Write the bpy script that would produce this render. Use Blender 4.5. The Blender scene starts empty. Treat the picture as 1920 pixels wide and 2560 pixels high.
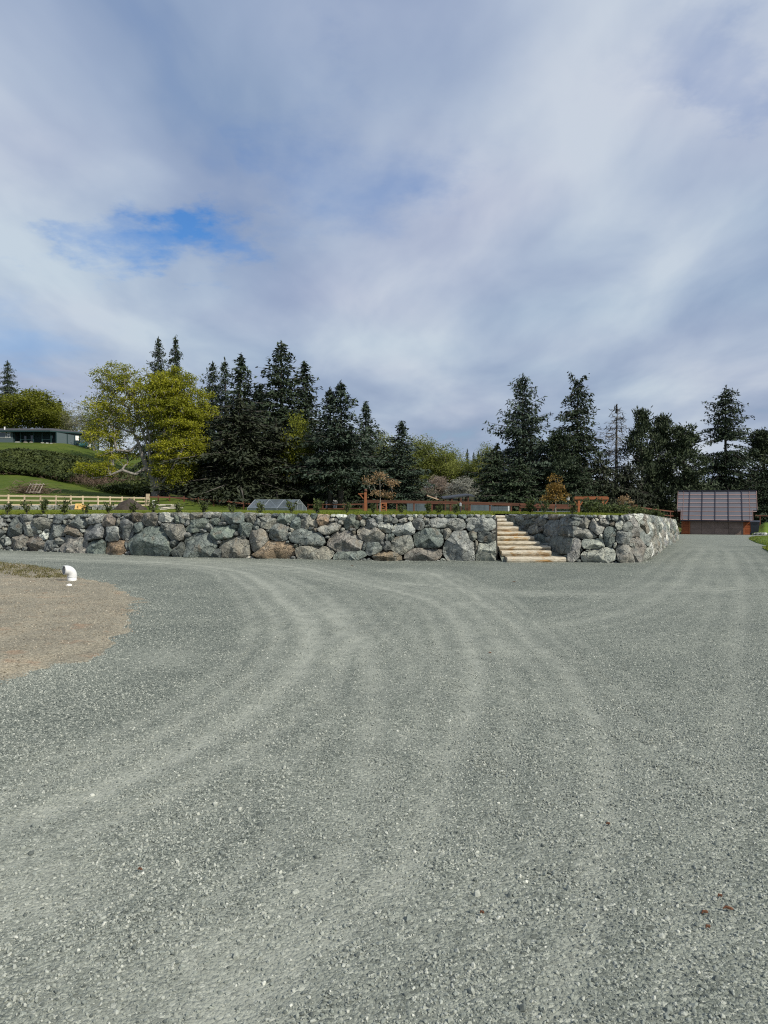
import bpy, math, random
import numpy as np
from mathutils import Vector, noise as mnoise

rng = np.random.default_rng(7)
random.seed(7)
SC = bpy.context.scene
COL = SC.collection
R = math.radians

# ------------------------------------------------------------------ camera
F = 1850.0            # focal length in pixels of a 1920 x 2560 frame
CAMH = 1.6
HOR = 1250.0
PITCH = math.atan((1280.0 - HOR) / F)
cam = bpy.data.cameras.new("camera")
cam.sensor_fit = 'VERTICAL'
cam.sensor_height = 36.0
cam.lens = 36.0 * F / 2560.0
cam.clip_start = 0.05
cam.clip_end = 4000
camo = bpy.data.objects.new("camera", cam)
COL.objects.link(camo)
camo.location = (0, 0, CAMH)
camo.rotation_euler = (math.pi / 2 - PITCH, 0, 0)
SC.camera = camo

# ------------------------------------------------------------------ sun + sky
SUN_H = Vector((0.76, -0.65)).normalized()
SUN_EL = R(41)
sun = bpy.data.lights.new("sun", 'SUN')
sun.energy = 5.0
sun.angle = R(0.6)
sun.color = (1.0, 0.95, 0.84)
suno = bpy.data.objects.new("sun", sun)
COL.objects.link(suno)
SUND = Vector((SUN_H.x * math.cos(SUN_EL), SUN_H.y * math.cos(SUN_EL), math.sin(SUN_EL)))
suno.rotation_euler = SUND.to_track_quat('Z', 'Y').to_euler()
suno.location = (60, -40, 60)

SC.view_settings.view_transform = 'Standard'
SC.view_settings.look = 'None'
SC.view_settings.gamma = 1
SC.view_settings.exposure = 0.0
SC.view_settings.use_curve_mapping = False
try:
    SC.cycles.use_denoising = False
    SC.cycles.filter_width = 1.15
    SC.cycles.max_bounces = 5
    SC.cycles.diffuse_bounces = 2
    SC.cycles.transparent_max_bounces = 8
except Exception:
    pass


class NT:
    """tiny node-tree helper"""
    def __init__(self, tree):
        self.t = tree
        self.n = tree.nodes
        self.l = tree.links

    def node(self, typ, **kw):
        nd = self.n.new(typ)
        for k, v in kw.items():
            setattr(nd, k, v)
        return nd

    def put(self, sock, v):
        if v is None:
            return
        if hasattr(v, 'is_output'):
            self.l.new(v, sock)
        else:
            if isinstance(v, (tuple, list)) and len(v) == 3 and sock.type == 'RGBA':
                v = (*v, 1.0)
            sock.default_value = v

    def math(self, op, a, b=None, c=None, clamp=False):
        nd = self.node('ShaderNodeMath', operation=op, use_clamp=clamp)
        self.put(nd.inputs[0], a)
        self.put(nd.inputs[1], b)
        if c is not None:
            self.put(nd.inputs[2], c)
        return nd.outputs[0]

    def vmath(self, op, a, b=None, out=0, scale=None):
        nd = self.node('ShaderNodeVectorMath', operation=op)
        self.put(nd.inputs[0], a)
        if b is not None:
            self.put(nd.inputs[1], b)
        if scale is not None:
            self.put(nd.inputs['Scale'], scale)
        return nd.outputs[out]

    def mix(self, f, a, b, blend='MIX'):
        nd = self.node('ShaderNodeMix', data_type='RGBA', blend_type=blend)
        self.put(nd.inputs[0], f)
        self.put(nd.inputs[6], a)
        self.put(nd.inputs[7], b)
        return nd.outputs[2]

    def noise(self, vec, scale, detail=3, rough=0.55, dist=0.0, out=0):
        nd = self.node('ShaderNodeTexNoise')
        self.put(nd.inputs['Vector'], vec)
        nd.inputs['Scale'].default_value = scale
        nd.inputs['Detail'].default_value = detail
        nd.inputs['Roughness'].default_value = rough
        nd.inputs['Distortion'].default_value = dist
        return nd.outputs[out]

    def voro(self, vec, scale, feature='F1', out='Distance', rand=1.0):
        nd = self.node('ShaderNodeTexVoronoi', feature=feature)
        self.put(nd.inputs['Vector'], vec)
        nd.inputs['Scale'].default_value = scale
        nd.inputs['Randomness'].default_value = rand
        return nd.outputs[out]

    def ramp(self, f, stops, interp='LINEAR'):
        nd = self.node('ShaderNodeValToRGB')
        nd.color_ramp.interpolation = interp
        cr = nd.color_ramp
        while len(cr.elements) > 1:
            cr.elements.remove(cr.elements[-1])
        for i, (p, c) in enumerate(stops):
            e = cr.elements[0] if i == 0 else cr.elements.new(p)
            e.position = p
            if not isinstance(c, (tuple, list)):
                c = (c, c, c)
            e.color = (*c, 1) if len(c) == 3 else c
        self.put(nd.inputs[0], f)
        return nd.outputs[0]

    def mapr(self, v, a, b, c=0.0, d=1.0, smooth=True):
        nd = self.node('ShaderNodeMapRange')
        nd.interpolation_type = 'SMOOTHSTEP' if smooth else 'LINEAR'
        nd.clamp = True if not smooth else nd.clamp
        self.put(nd.inputs[0], v)
        for i, q in enumerate((a, b, c, d)):
            nd.inputs[1 + i].default_value = q
        return nd.outputs[0]


def ray(px, py):
    """world direction of a pixel of the 1920 x 2560 frame"""
    x = (px - 960.0) / F
    z = -(py - 1280.0) / F
    v = Vector((x, 1.0, z))
    c, s = math.cos(-PITCH), math.sin(-PITCH)
    return Vector((v.x, v.y * c - v.z * s, v.y * s + v.z * c))


def at(px, py, d):
    """point at depth d (metres in front of the camera) for a pixel"""
    v = ray(px, py)
    return Vector((v.x / v.y * d, d, CAMH + v.z / v.y * d))


def build_world():
    w = bpy.data.worlds.new("World")
    SC.world = w
    w.use_nodes = True
    T = NT(w.node_tree)
    T.n.clear()
    out = T.node('ShaderNodeOutputWorld')
    bg = T.node('ShaderNodeBackground')
    bg.inputs['Strength'].default_value = 0.1
    sky = T.node('ShaderNodeTexSky', sky_type='NISHITA')
    sky.sun_disc = False
    sky.sun_elevation = SUN_EL
    sky.sun_rotation = math.atan2(SUN_H.x, SUN_H.y)
    sky.air_density = 1.6
    sky.dust_density = 0.3
    sky.ozone_density = 3.0
    tc = T.node('ShaderNodeTexCoord').outputs['Generated']
    sep = T.node('ShaderNodeSeparateXYZ')
    T.put(sep.inputs[0], tc)
    zz = T.math('ADD', T.math('MAXIMUM', sep.outputs[2], 0.0), 0.16)
    comb = T.node('ShaderNodeCombineXYZ')
    T.put(comb.inputs[0], T.math('DIVIDE', sep.outputs[0], zz))
    T.put(comb.inputs[1], T.math('DIVIDE', sep.outputs[1], zz))
    P = comb.outputs[0]                                   # a flat cloud deck
    # long soft folds running diagonally over the deck
    mp = T.node('ShaderNodeMapping')
    mp.inputs['Rotation'].default_value = (0, 0, R(34))
    mp.inputs['Scale'].default_value = (1.0, 0.55, 1.0)
    mp.inputs['Location'].default_value = (3.7, 1.3, 0)
    T.put(mp.inputs[0], P)
    n1 = T.noise(mp.outputs[0], 0.95, 5.0, 0.5, 0.35)
    n2 = T.noise(mp.outputs[0], 2.6, 5.0, 0.5, 0.3)
    n3 = T.noise(P, 0.55, 2.0, 0.5, 0.0)
    body = T.math('ADD', T.math('MULTIPLY', n1, 0.60), T.math('MULTIPLY', n2, 0.32))
    body = T.math('ADD', body, T.math('MULTIPLY', n3, 0.12))
    tone = T.ramp(body, [(0.40, (2.65, 3.45, 5.1)), (0.47, (3.3, 4.1, 5.7)), (0.54, (4.3, 5.1, 6.45)), (0.62, (5.7, 6.4, 7.3))])
    # slight lilac / blue drift
    tint = T.ramp(T.noise(P, 0.8, 2, 0.5), [(0.35, (0.95, 1.01, 1.01)), (0.65, (1.04, 0.985, 1.0))])
    tone = T.mix(1.0, tone, tint, 'MULTIPLY')
    # lower deck towards the horizon is more even and greyer
    low = T.mapr(sep.outputs[2], 0.02, 0.30, 1.0, 0.0)
    tone = T.mix(T.math('MULTIPLY', low, 0.6), tone, T.ramp(body, [(0.41, (3.3, 4.05, 5.2)), (0.51, (4.2, 5.0, 6.05)), (0.61, (5.6, 6.3, 6.95))]))
    # openings in the deck, in the thin places of the noise and at a few places of the deck
    dist = T.noise(P, 2.6, 6, 0.62, 0.0, out=1)
    Pd = T.vmath('ADD', P, T.vmath('SCALE', T.vmath('SUBTRACT', dist, (0.5, 0.5, 0.5)), scale=0.95))
    gap = None
    for (px, py, sx, sy, amt) in ((385, 625, 0.25, 0.15, 1.35), (230, 615, 0.15, 0.11, 0.7), (880, 430, 0.26, 0.26, 0.52), (1850, 225, 0.22, 0.12, 0.35),
                                  (-30, 840, 0.4, 0.4, 0.35), (560, 610, 0.16, 0.14, 0.7)):
        v = ray(px, py).normalized()
        c = (v.x / (v.z + 0.16), v.y / (v.z + 0.16), 0)
        dd = T.vmath('LENGTH', T.vmath('DIVIDE', T.vmath('SUBTRACT', Pd, c), (sx, sy, 1)), out=1)
        g = T.mapr(dd, 0.05, 1.3, amt, 0.0)
        gap = g if gap is None else T.math('MAXIMUM', gap, g)
    thin = T.mapr(body, 0.34, 0.44, 0.35, 0.0)
    gap = T.math('MAXIMUM', gap, thin)
    gap = T.math('MULTIPLY', gap, T.mapr(n2, 0.38, 0.64, 1.0, 0.45), clamp=True)
    skyc = T.mix(1.0, sky.outputs[0], (0.42, 0.74, 1.22), 'MULTIPLY')
    col = T.mix(gap, tone, skyc)
    T.put(bg.inputs['Color'], col)
    T.l.new(bg.outputs[0], out.inputs['Surface'])


build_world()

# ------------------------------------------------------------------ mesh helpers
def link(o, parent=None):
    COL.objects.link(o)
    if parent is not None:
        o.parent = parent
    return o


def tag(o, label=None, cat=None, group=None, kind=None):
    if label:
        o["label"] = label
    if cat:
        o["category"] = cat
    if group:
        o["group"] = group
    if kind:
        o["kind"] = kind
    return o


def empty(name, loc=(0, 0, 0), rz=0.0):
    o = bpy.data.objects.new(name, None)
    o.empty_display_size = 0.2
    o.location = loc
    o.rotation_euler = (0, 0, rz)
    COL.objects.link(o)
    return o


def mesh_np(name, V, faces, mat=None, parent=None, smooth=False, loc=None):
    """V (N,3); faces: list of index arrays (each (M,k))"""
    me = bpy.data.meshes.new(name)
    V = np.asarray(V, dtype=np.float32)
    if not isinstance(faces, (list, tuple)):
        faces = [faces]
    faces = [np.asarray(f, dtype=np.int32) for f in faces if len(f)]
    me.vertices.add(len(V))
    me.vertices.foreach_set('co', V.ravel())
    idx = np.concatenate([f.ravel() for f in faces])
    tot = np.concatenate([np.full(len(f), f.shape[1], dtype=np.int32) for f in faces])
    st = np.concatenate([[0], np.cumsum(tot)[:-1]]).astype(np.int32)
    me.loops.add(len(idx))
    me.loops.foreach_set('vertex_index', idx)
    me.polygons.add(len(tot))
    me.polygons.foreach_set('loop_start', st)
    me.polygons.foreach_set('loop_total', tot)
    me.polygons.foreach_set('use_smooth', np.full(len(tot), bool(smooth)))
    me.update(calc_edges=True)
    me.validate()
    if mat is not None:
        me.materials.append(mat)
    o = bpy.data.objects.new(name, me)
    if loc is not None:
        o.location = loc
    link(o, parent)
    return o


class MB:
    """collects boxes, bars, tubes and prisms into one mesh"""
    def __init__(self):
        self.v = []
        self.f3 = []
        self.f4 = []
        self.n = 0

    def add(self, V, f4=None, f3=None):
        V = np.asarray(V, dtype=np.float64).reshape(-1, 3)
        if f4 is not None and len(f4):
            self.f4.append(np.asarray(f4) + self.n)
        if f3 is not None and len(f3):
            self.f3.append(np.asarray(f3) + self.n)
        self.v.append(V)
        self.n += len(V)

    def box(self, lo, hi):
        x0, y0, z0 = lo
        x1, y1, z1 = hi
        self.add([(x0, y0, z0), (x1, y0, z0), (x1, y1, z0), (x0, y1, z0), (x0, y0, z1), (x1, y0, z1), (x1, y1, z1), (x0, y1, z1)],
                 [(3, 2, 1, 0), (4, 5, 6, 7), (0, 1, 5, 4), (1, 2, 6, 5), (2, 3, 7, 6), (3, 0, 4, 7)])

    def bar(self, p0, p1, w, h, up=(0, 0, 1)):
        p0 = Vector(p0); p1 = Vector(p1)
        d = (p1 - p0).normalized()
        u = Vector(up)
        s = d.cross(u)
        if s.length < 1e-4:
            s = d.cross(Vector((1, 0, 0)))
        s.normalize()
        t = s.cross(d).normalized()
        V = []
        for p in (p0, p1):
            for a, b in ((-1, -1), (1, -1), (1, 1), (-1, 1)):
                V.append(p + s * (a * w / 2) + t * (b * h / 2))
        self.add([tuple(q) for q in V], [(3, 2, 1, 0), (4, 5, 6, 7), (0, 1, 5, 4), (1, 2, 6, 5), (2, 3, 7, 6), (3, 0, 4, 7)])

    def tube(self, pts, rads, n=8, cap=True):
        pts = [Vector(p) for p in pts]
        k = len(pts)
        V = []
        prev = None
        for i, p in enumerate(pts):
            d = (pts[min(i + 1, k - 1)] - pts[max(i - 1, 0)])
            d = d.normalized() if d.length > 1e-9 else Vector((0, 0, 1))
            if prev is None:
                a = Vector((1, 0, 0)) if abs(d.x) < 0.9 else Vector((0, 1, 0))
                s = d.cross(a).normalized()
            else:
                s = (prev - d * prev.dot(d)).normalized()
            prev = s
            t = d.cross(s)
            r = rads[i] if hasattr(rads, '__len__') else rads
            for j in range(n):
                a = 2 * math.pi * j / n
                V.append(p + s * (math.cos(a) * r) + t * (math.sin(a) * r))
        f = []
        for i in range(k - 1):
            for j in range(n):
                f.append((i * n + j, i * n + (j + 1) % n, (i + 1) * n + (j + 1) % n, (i + 1) * n + j))
        f3 = []
        base = len(V)
        if cap:
            V.append(pts[0]); V.append(pts[-1])
            for j in range(n):
                f3.append((base, (j + 1) % n, j))
                f3.append((base + 1, (k - 1) * n + j, (k - 1) * n + (j + 1) % n))
        self.add([tuple(q) for q in V], f, f3)

    def poly(self, pts, thick, nrm):
        """flat polygon with thickness along nrm"""
        nrm = Vector(nrm).normalized()
        m = len(pts)
        V = [tuple(Vector(p)) for p in pts] + [tuple(Vector(p) - nrm * thick) for p in pts]
        f4 = [(i, m + i, m + (i + 1) % m, (i + 1) % m) for i in range(m)]
        f3 = [(0, i, i + 1) for i in range(1, m - 1)] + [(m, m + i + 1, m + i) for i in range(1, m - 1)]
        self.add(V, f4, f3)

    def build(self, name, mat, parent=None, smooth=False, loc=None):
        V = np.concatenate(self.v)
        fs = []
        if self.f4:
            fs.append(np.concatenate(self.f4))
        if self.f3:
            fs.append(np.concatenate(self.f3))
        return mesh_np(name, V, fs, mat, parent, smooth, loc)


def copy_tree(o, parent=None):
    c = o.copy()
    COL.objects.link(c)
    c.parent = parent
    for ch in o.children:
        copy_tree(ch, c)
    return c


# ------------------------------------------------------------------ materials
def new_mat(name):
    m = bpy.data.materials.new(name)
    m.use_nodes = True
    T = NT(m.node_tree)
    b = T.n['Principled BSDF']
    b.inputs['Roughness'].default_value = 0.8
    b.inputs['Specular IOR Level'].default_value = 0.25
    return m, T, b


def pos(T):
    return T.node('ShaderNodeNewGeometry').outputs['Position']


def objc(T):
    return T.node('ShaderNodeTexCoord').outputs['Object']


def bump(T, b, h, strength=0.5, dist=0.02):
    nd = T.node('ShaderNodeBump')
    nd.inputs['Strength'].default_value = strength
    nd.inputs['Distance'].default_value = dist
    T.put(nd.inputs['Height'], h)
    T.l.new(nd.outputs[0], b.inputs['Normal'])
    return nd


def simple(name, c, rough=0.7, var=0.15, scale=6.0, metal=0.0, spec=0.25, bmp=0.0, stretch=None):
    m, T, b = new_mat(name)
    p = objc(T)
    if stretch:
        p = T.vmath('MULTIPLY', p, stretch)
    n = T.noise(p, scale, 4, 0.6)
    oi = T.node('ShaderNodeObjectInfo').outputs['Random']
    lo = tuple(x * (1 - var) for x in c)
    hi = tuple(min(1, x * (1 + var)) for x in c)
    col = T.ramp(n, [(0.3, lo), (0.7, hi)])
    k = T.math('ADD', 1 - var * 0.5, T.math('MULTIPLY', oi, var))
    cc = T.vmath('SCALE', col, scale=k)
    T.put(b.inputs['Base Color'], cc)
    b.inputs['Roughness'].default_value = rough
    b.inputs['Metallic'].default_value = metal
    b.inputs['Specular IOR Level'].default_value = spec
    if bmp:
        bump(T, b, n, 0.6, bmp)
    return m


def foliage(name, dark, light, scale=0.6, trans=0.25, fine=5.0):
    m, T, b = new_mat(name)
    p = pos(T)
    n = T.noise(p, scale, 3, 0.6)
    n2 = T.noise(p, fine, 2, 0.6)
    f = T.math('ADD', T.math('MULTIPLY', n, 0.6), T.math('MULTIPLY', n2, 0.4))
    col = T.ramp(f, [(0.34, dark), (0.66, light)])
    oi = T.node('ShaderNodeObjectInfo').outputs['Random']
    col = T.vmath('SCALE', col, scale=T.math('ADD', 0.85, T.math('MULTIPLY', oi, 0.3)))
    T.put(b.inputs['Base Color'], col)
    b.inputs['Roughness'].default_value = 0.65
    b.inputs['Specular IOR Level'].default_value = 0.2
    if trans > 0:
        tr = T.node('ShaderNodeBsdfTranslucent')
        T.put(tr.inputs['Color'], col)
        mx = T.node('ShaderNodeMixShader')
        mx.inputs[0].default_value = trans
        T.l.new(b.outputs[0], mx.inputs[1])
        T.l.new(tr.outputs[0], mx.inputs[2])
        T.l.new(mx.outputs[0], T.n['Material Output'].inputs['Surface'])
    return m


def mat_gravel():
    m, T, b = new_mat("gravel")
    p = pos(T)
    at_ = T.node('ShaderNodeAttribute', attribute_name='dust').outputs['Fac']
    jit = T.vmath('ADD', p, T.vmath('SCALE', T.noise(p, 30, 2, 0.5, out=1), scale=0.007))
    v1 = T.voro(jit, 55, out='Color')
    d1 = T.voro(jit, 55)
    v2 = T.voro(jit, 130, out='Color')
    d2 = T.voro(jit, 130)
    s1 = T.node('ShaderNodeSeparateColor'); T.put(s1.inputs[0], v1)
    s2 = T.node('ShaderNodeSeparateColor'); T.put(s2.inputs[0], v2)
    stops = [(0.0, (0.040, 0.049, 0.043)), (0.35, (0.110, 0.124, 0.108)), (0.75, (0.19, 0.205, 0.178)), (0.93, (0.27, 0.282, 0.243)), (1.0, (0.40, 0.405, 0.355))]
    c1 = T.ramp(s1.outputs[0], stops)
    c2 = T.ramp(s2.outputs[0], stops)
    c = T.mix(T.mapr(s1.outputs[1], 0.35, 0.6), c2, c1)
    big = T.noise(p, 0.9, 4, 0.6)
    c = T.mix(1.0, c, T.ramp(big, [(0.3, (0.80, 0.82, 0.81)), (0.7, (1.14, 1.14, 1.10))]), 'MULTIPLY')
    mid = T.noise(p, 5.0, 3, 0.6)
    rust = T.math('MULTIPLY', T.mapr(T.noise(p, 3.1, 3, 0.6), 0.70, 0.80), 0.5)
    c = T.mix(rust, c, (0.27, 0.22, 0.15))
    df = T.math('MULTIPLY', at_, T.mapr(mid, 0.25, 0.7, 0.55, 1.0), clamp=True)
    df = T.math('MULTIPLY', df, 0.95)
    dustc = T.mix(0.22, (0.365, 0.375, 0.318), c)
    c = T.mix(df, c, dustc)
    T.put(b.inputs['Base Color'], c)
    b.inputs['Roughness'].default_value = 0.85
    b.inputs['Specular IOR Level'].default_value = 0.2
    h = T.math('ADD', T.math('MULTIPLY', T.math('SUBTRACT', 1.0, d1), 1.0), T.math('MULTIPLY', T.math('SUBTRACT', 1.0, d2), 0.4))
    h = T.math('MULTIPLY', h, T.math('SUBTRACT', 1.0, T.math('MULTIPLY', df, 0.5)))
    bump(T, b, h, 1.0, 0.009)
    return m


def mat_pebble(name, ramp):
    m, T, b = new_mat(name)
    oi = T.node('ShaderNodeObjectInfo').outputs['Random']
    c = T.ramp(oi, ramp)
    c = T.mix(1.0, c, T.ramp(T.noise(pos(T), 90, 3, 0.6), [(0.3, (0.8,) * 3), (0.7, (1.2,) * 3)]), 'MULTIPLY')
    T.put(b.inputs['Base Color'], c)
    b.inputs['Roughness'].default_value = 0.8
    return m


def mat_rock():
    m, T, b = new_mat("basalt_boulder")
    p = pos(T)
    oi = T.node('ShaderNodeObjectInfo')
    col = oi.outputs['Color']
    rnd = oi.outputs['Random']
    off = T.vmath('ADD', p, T.vmath('SCALE', (7.0, 3.0, 5.0), scale=rnd))
    n1 = T.noise(off, 2.2, 5, 0.65, 0.6)
    n2 = T.noise(off, 7.5, 7, 0.75, 0.9)
    n3 = T.noise(off, 30.0, 5, 0.75)
    c = T.mix(1.0, col, T.ramp(n2, [(0.30, (0.38, 0.41, 0.43)), (0.5, (0.95, 0.96, 0.95)), (0.68, (1.75, 1.72, 1.62))]), 'MULTIPLY')
    c = T.mix(T.math('MULTIPLY', T.mapr(n1, 0.46, 0.62), 0.55), c, T.mix(0.5, c, (0.20, 0.245, 0.235)))          # green-grey bands
    warm = T.math('MULTIPLY', T.mapr(T.noise(off, 3.1, 4, 0.6, 0.5), 0.56, 0.70), 0.55)
    c = T.mix(warm, c, (0.25, 0.205, 0.15))                                                                 # iron staining
    vein = T.voro(T.vmath('ADD', off, T.vmath('SCALE', T.noise(off, 5, 3, out=1), scale=0.35)), 4.2, feature='DISTANCE_TO_EDGE')
    vm = T.math('MULTIPLY', T.mapr(vein, 0.0, 0.028, 1.0, 0.0), T.mapr(n1, 0.45, 0.6))
    c = T.mix(T.math('MULTIPLY', vm, 0.6), c, (0.52, 0.53, 0.49))                                           # pale quartz veins
    spk = T.mapr(n3, 0.60, 0.70)
    c = T.mix(T.math('MULTIPLY', spk, 0.4), c, (0.46, 0.47, 0.44))
    T.put(b.inputs['Base Color'], c)
    b.inputs['Roughness'].default_value = 0.82
    h = T.math('ADD', T.math('MULTIPLY', n2, 1.0), T.math('MULTIPLY', n3, 0.3))
    crack = T.mapr(T.voro(T.vmath('ADD', off, T.vmath('SCALE', T.noise(off, 7, 2, out=1), scale=0.3)), 3.0, feature='DISTANCE_TO_EDGE'), 0.0, 0.05, 0.0, 0.45)
    h = T.math('ADD', h, crack)
    bump(T, b, h, 1.0, 0.085)
    return m


def mat_grass(name, a, bc, scale=0.7):
    m, T, b = new_mat(name)
    p = pos(T)
    n = T.noise(p, scale, 4, 0.6)
    n2 = T.noise(p, 14, 3, 0.7)
    n3 = T.noise(p, 0.12, 3, 0.6)
    f = T.math('ADD', T.math('ADD', T.math('MULTIPLY', n, 0.4), T.math('MULTIPLY', n2, 0.3)), T.math('MULTIPLY', n3, 0.3))
    T.put(b.inputs['Base Color'], T.ramp(f, [(0.32, a), (0.68, bc)]))
    b.inputs['Roughness'].default_value = 0.85
    b.inputs['Specular IOR Level'].default_value = 0.1
    bump(T, b, n2, 0.8, 0.05)
    return m


def mat_terrain():
    """lawn near the wall, rougher meadow and brown woodland floor by place"""
    m, T, b = new_mat("lawn_and_meadow")
    p = pos(T)
    n = T.noise(p, 0.35, 4, 0.6)
    n2 = T.noise(p, 9, 3, 0.7)
    f = T.math('ADD', T.math('MULTIPLY', n, 0.55), T.math('MULTIPLY', n2, 0.45))
    lawn = T.ramp(f, [(0.3, (0.07, 0.10, 0.010)), (0.55, (0.125, 0.155, 0.016)), (0.75, (0.20, 0.21, 0.035))])
    mead = T.ramp(f, [(0.3, (0.034, 0.056, 0.009)), (0.5, (0.062, 0.09, 0.013)), (0.75, (0.11, 0.118, 0.026))])
    wood = T.ramp(f, [(0.3, (0.025, 0.03, 0.014)), (0.7, (0.06, 0.06, 0.03))])
    a = T.node('ShaderNodeAttribute', attribute_name='zone').outputs['Color']
    s = T.node('ShaderNodeSeparateColor'); T.put(s.inputs[0], a)
    c = T.mix(s.outputs[0], lawn, mead)
    c = T.mix(s.outputs[1], c, wood)
    T.put(b.inputs['Base Color'], c)
    b.inputs['Roughness'].default_value = 0.9
    b.inputs['Specular IOR Level'].default_value = 0.1
    bump(T, b, n2, 0.7, 0.08)
    return m


def mat_dirt():
    m, T, b = new_mat("sandy_dirt")
    p = pos(T)
    n = T.noise(p, 1.2, 5, 0.65)
    n2 = T.noise(p, 22, 4, 0.7)
    v = T.voro(p, 70, out='Color')
    s = T.node('ShaderNodeSeparateColor'); T.put(s.inputs[0], v)
    c = T.ramp(n, [(0.3, (0.20, 0.18, 0.135)), (0.5, (0.26, 0.235, 0.175)), (0.72, (0.33, 0.285, 0.205))])
    c = T.mix(1.0, c, T.ramp(s.outputs[0], [(0.0, (0.55,) * 3), (0.5, (0.95,) * 3), (1.0, (1.4,) * 3)]), 'MULTIPLY')
    red = T.math('MULTIPLY', T.mapr(T.noise(p, 2.3, 3, 0.6), 0.58, 0.72), 0.6)
    c = T.mix(red, c, (0.29, 0.19, 0.12))
    T.put(b.inputs['Base Color'], c)
    b.inputs['Roughness'].default_value = 0.9
    bump(T, b, T.math('ADD', n2, T.math('MULTIPLY', s.outputs[1], 0.5)), 0.9, 0.02)
    return m


def mat_wood(name, c, var=0.25, sc=1.0, rough=0.7, along=(0.6, 12, 12)):
    m, T, b = new_mat(name)
    p = T.vmath('MULTIPLY', pos(T), along)
    n = T.noise(p, 1.5 * sc, 5, 0.65, 0.3)
    oi = T.node('ShaderNodeObjectInfo').outputs['Random']
    col = T.ramp(n, [(0.3, tuple(x * (1 - var) for x in c)), (0.7, tuple(min(1, x * (1 + var)) for x in c))])
    col = T.vmath('SCALE', col, scale=T.math('ADD', 0.8, T.math('MULTIPLY', oi, 0.4)))
    T.put(b.inputs['Base Color'], col)
    b.inputs['Roughness'].default_value = rough
    bump(T, b, n, 0.5, 0.01)
    return m


def mat_slab():
    m, T, b = new_mat("ochre_stone_slab")
    p = pos(T)
    oi = T.node('ShaderNodeObjectInfo').outputs['Color']
    n = T.noise(T.vmath('MULTIPLY', p, (1.0, 1.0, 2.5)), 2.6, 5, 0.6, 0.7)
    n2 = T.noise(T.vmath('MULTIPLY', p, (2, 2, 16)), 5, 5, 0.7)
    c = T.mix(T.mapr(n, 0.48, 0.68), (0.58, 0.53, 0.43), oi)
    c = T.mix(1.0, c, T.ramp(n2, [(0.3, (0.42, 0.39, 0.35)), (0.5, (0.82, 0.80, 0.76)), (0.68, (1.02, 1.02, 1.0))]), 'MULTIPLY')
    T.put(b.inputs['Base Color'], c)
    b.inputs['Roughness'].default_value = 0.75
    bump(T, b, n2, 0.8, 0.02)
    return m


M = {}
M['gravel'] = mat_gravel()
M['pebble'] = mat_pebble("crushed_stone", [(0.0, (0.085, 0.096, 0.088)), (0.18, (0.17, 0.188, 0.168)), (0.6, (0.25, 0.268, 0.235)), (0.93, (0.34, 0.352, 0.308)), (0.985, (0.39, 0.40, 0.35)), (1.0, (0.52, 0.525, 0.465))])
M['grit'] = mat_pebble("brown_grit", [(0.0, (0.11, 0.095, 0.07)), (0.5, (0.24, 0.21, 0.16)), (0.95, (0.34, 0.30, 0.235)), (1.0, (0.45, 0.42, 0.35))])
M['rock'] = mat_rock()
M['terrain'] = mat_terrain()
M['lawn'] = mat_grass("clipped_lawn", (0.05, 0.09, 0.012), (0.13, 0.18, 0.025))
M['dirt'] = mat_dirt()
M['slab'] = mat_slab()
M['blade'] = foliage("grass_blades", (0.08, 0.115, 0.012), (0.21, 0.23, 0.035), 1.5, 0.3)
M['deadgrass'] = foliage("dry_weeds", (0.075, 0.085, 0.025), (0.22, 0.18, 0.08), 3.0, 0.2, 9)
M['earth'] = simple("packed_earth", (0.05, 0.047, 0.042), 0.95, 0.3, 5)
M['fir'] = foliage("fir_needles", (0.014, 0.024, 0.013), (0.048, 0.068, 0.034), 0.5, 0.0, 3)
M['fir_blue'] = foliage("spruce_needles", (0.018, 0.028, 0.020), (0.055, 0.078, 0.050), 0.5, 0.0, 3)
M['fir_brown'] = foliage("brownish_needles", (0.014, 0.020, 0.011), (0.042, 0.050, 0.026), 0.5, 0.0, 3)
M['pine'] = foliage("pine_needles", (0.016, 0.026, 0.013), (0.055, 0.072, 0.034), 0.5, 0.0, 3)
M['maple'] = foliage("maple_leaves", (0.105, 0.125, 0.011), (0.30, 0.295, 0.022), 0.35, 0.3, 2.5)
M['maple2'] = foliage("young_maple_leaves", (0.08, 0.10, 0.012), (0.215, 0.225, 0.022), 0.35, 0.3, 2.5)
M['alder'] = foliage("alder_leaves", (0.08, 0.105, 0.022), (0.22, 0.24, 0.055), 0.3, 0.3, 2)
M['budding'] = foliage("budding_twigs", (0.10, 0.105, 0.05), (0.21, 0.21, 0.115), 0.5, 0.2, 3)
M['blossom_white'] = foliage("white_blossom", (0.22, 0.22, 0.18), (0.52, 0.52, 0.45), 1.0, 0.2, 4)
M['blossom_pink'] = foliage("dusky_blossom", (0.17, 0.13, 0.10), (0.38, 0.31, 0.25), 1.0, 0.2, 4)
M['bronze'] = foliage("bronze_leaves", (0.13, 0.075, 0.018), (0.34, 0.22, 0.06), 1.2, 0.3, 6)
M['bronze2'] = foliage("copper_leaves", (0.16, 0.10, 0.05), (0.36, 0.25, 0.14), 1.2, 0.3, 6)
M['laurel'] = foliage("laurel_leaves", (0.028, 0.045, 0.014), (0.10, 0.12, 0.04), 5, 0.2, 20)
M['bramble'] = foliage("bramble_leaves", (0.024, 0.038, 0.012), (0.085, 0.105, 0.028), 0.25, 0.1, 1.5)
M['cane'] = foliage("bramble_canes", (0.06, 0.045, 0.03), (0.15, 0.105, 0.075), 0.4, 0.0, 2)
M['twig'] = foliage("bare_twigs", (0.05, 0.05, 0.045), (0.12, 0.115, 0.10), 0.5, 0.0, 3)
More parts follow.
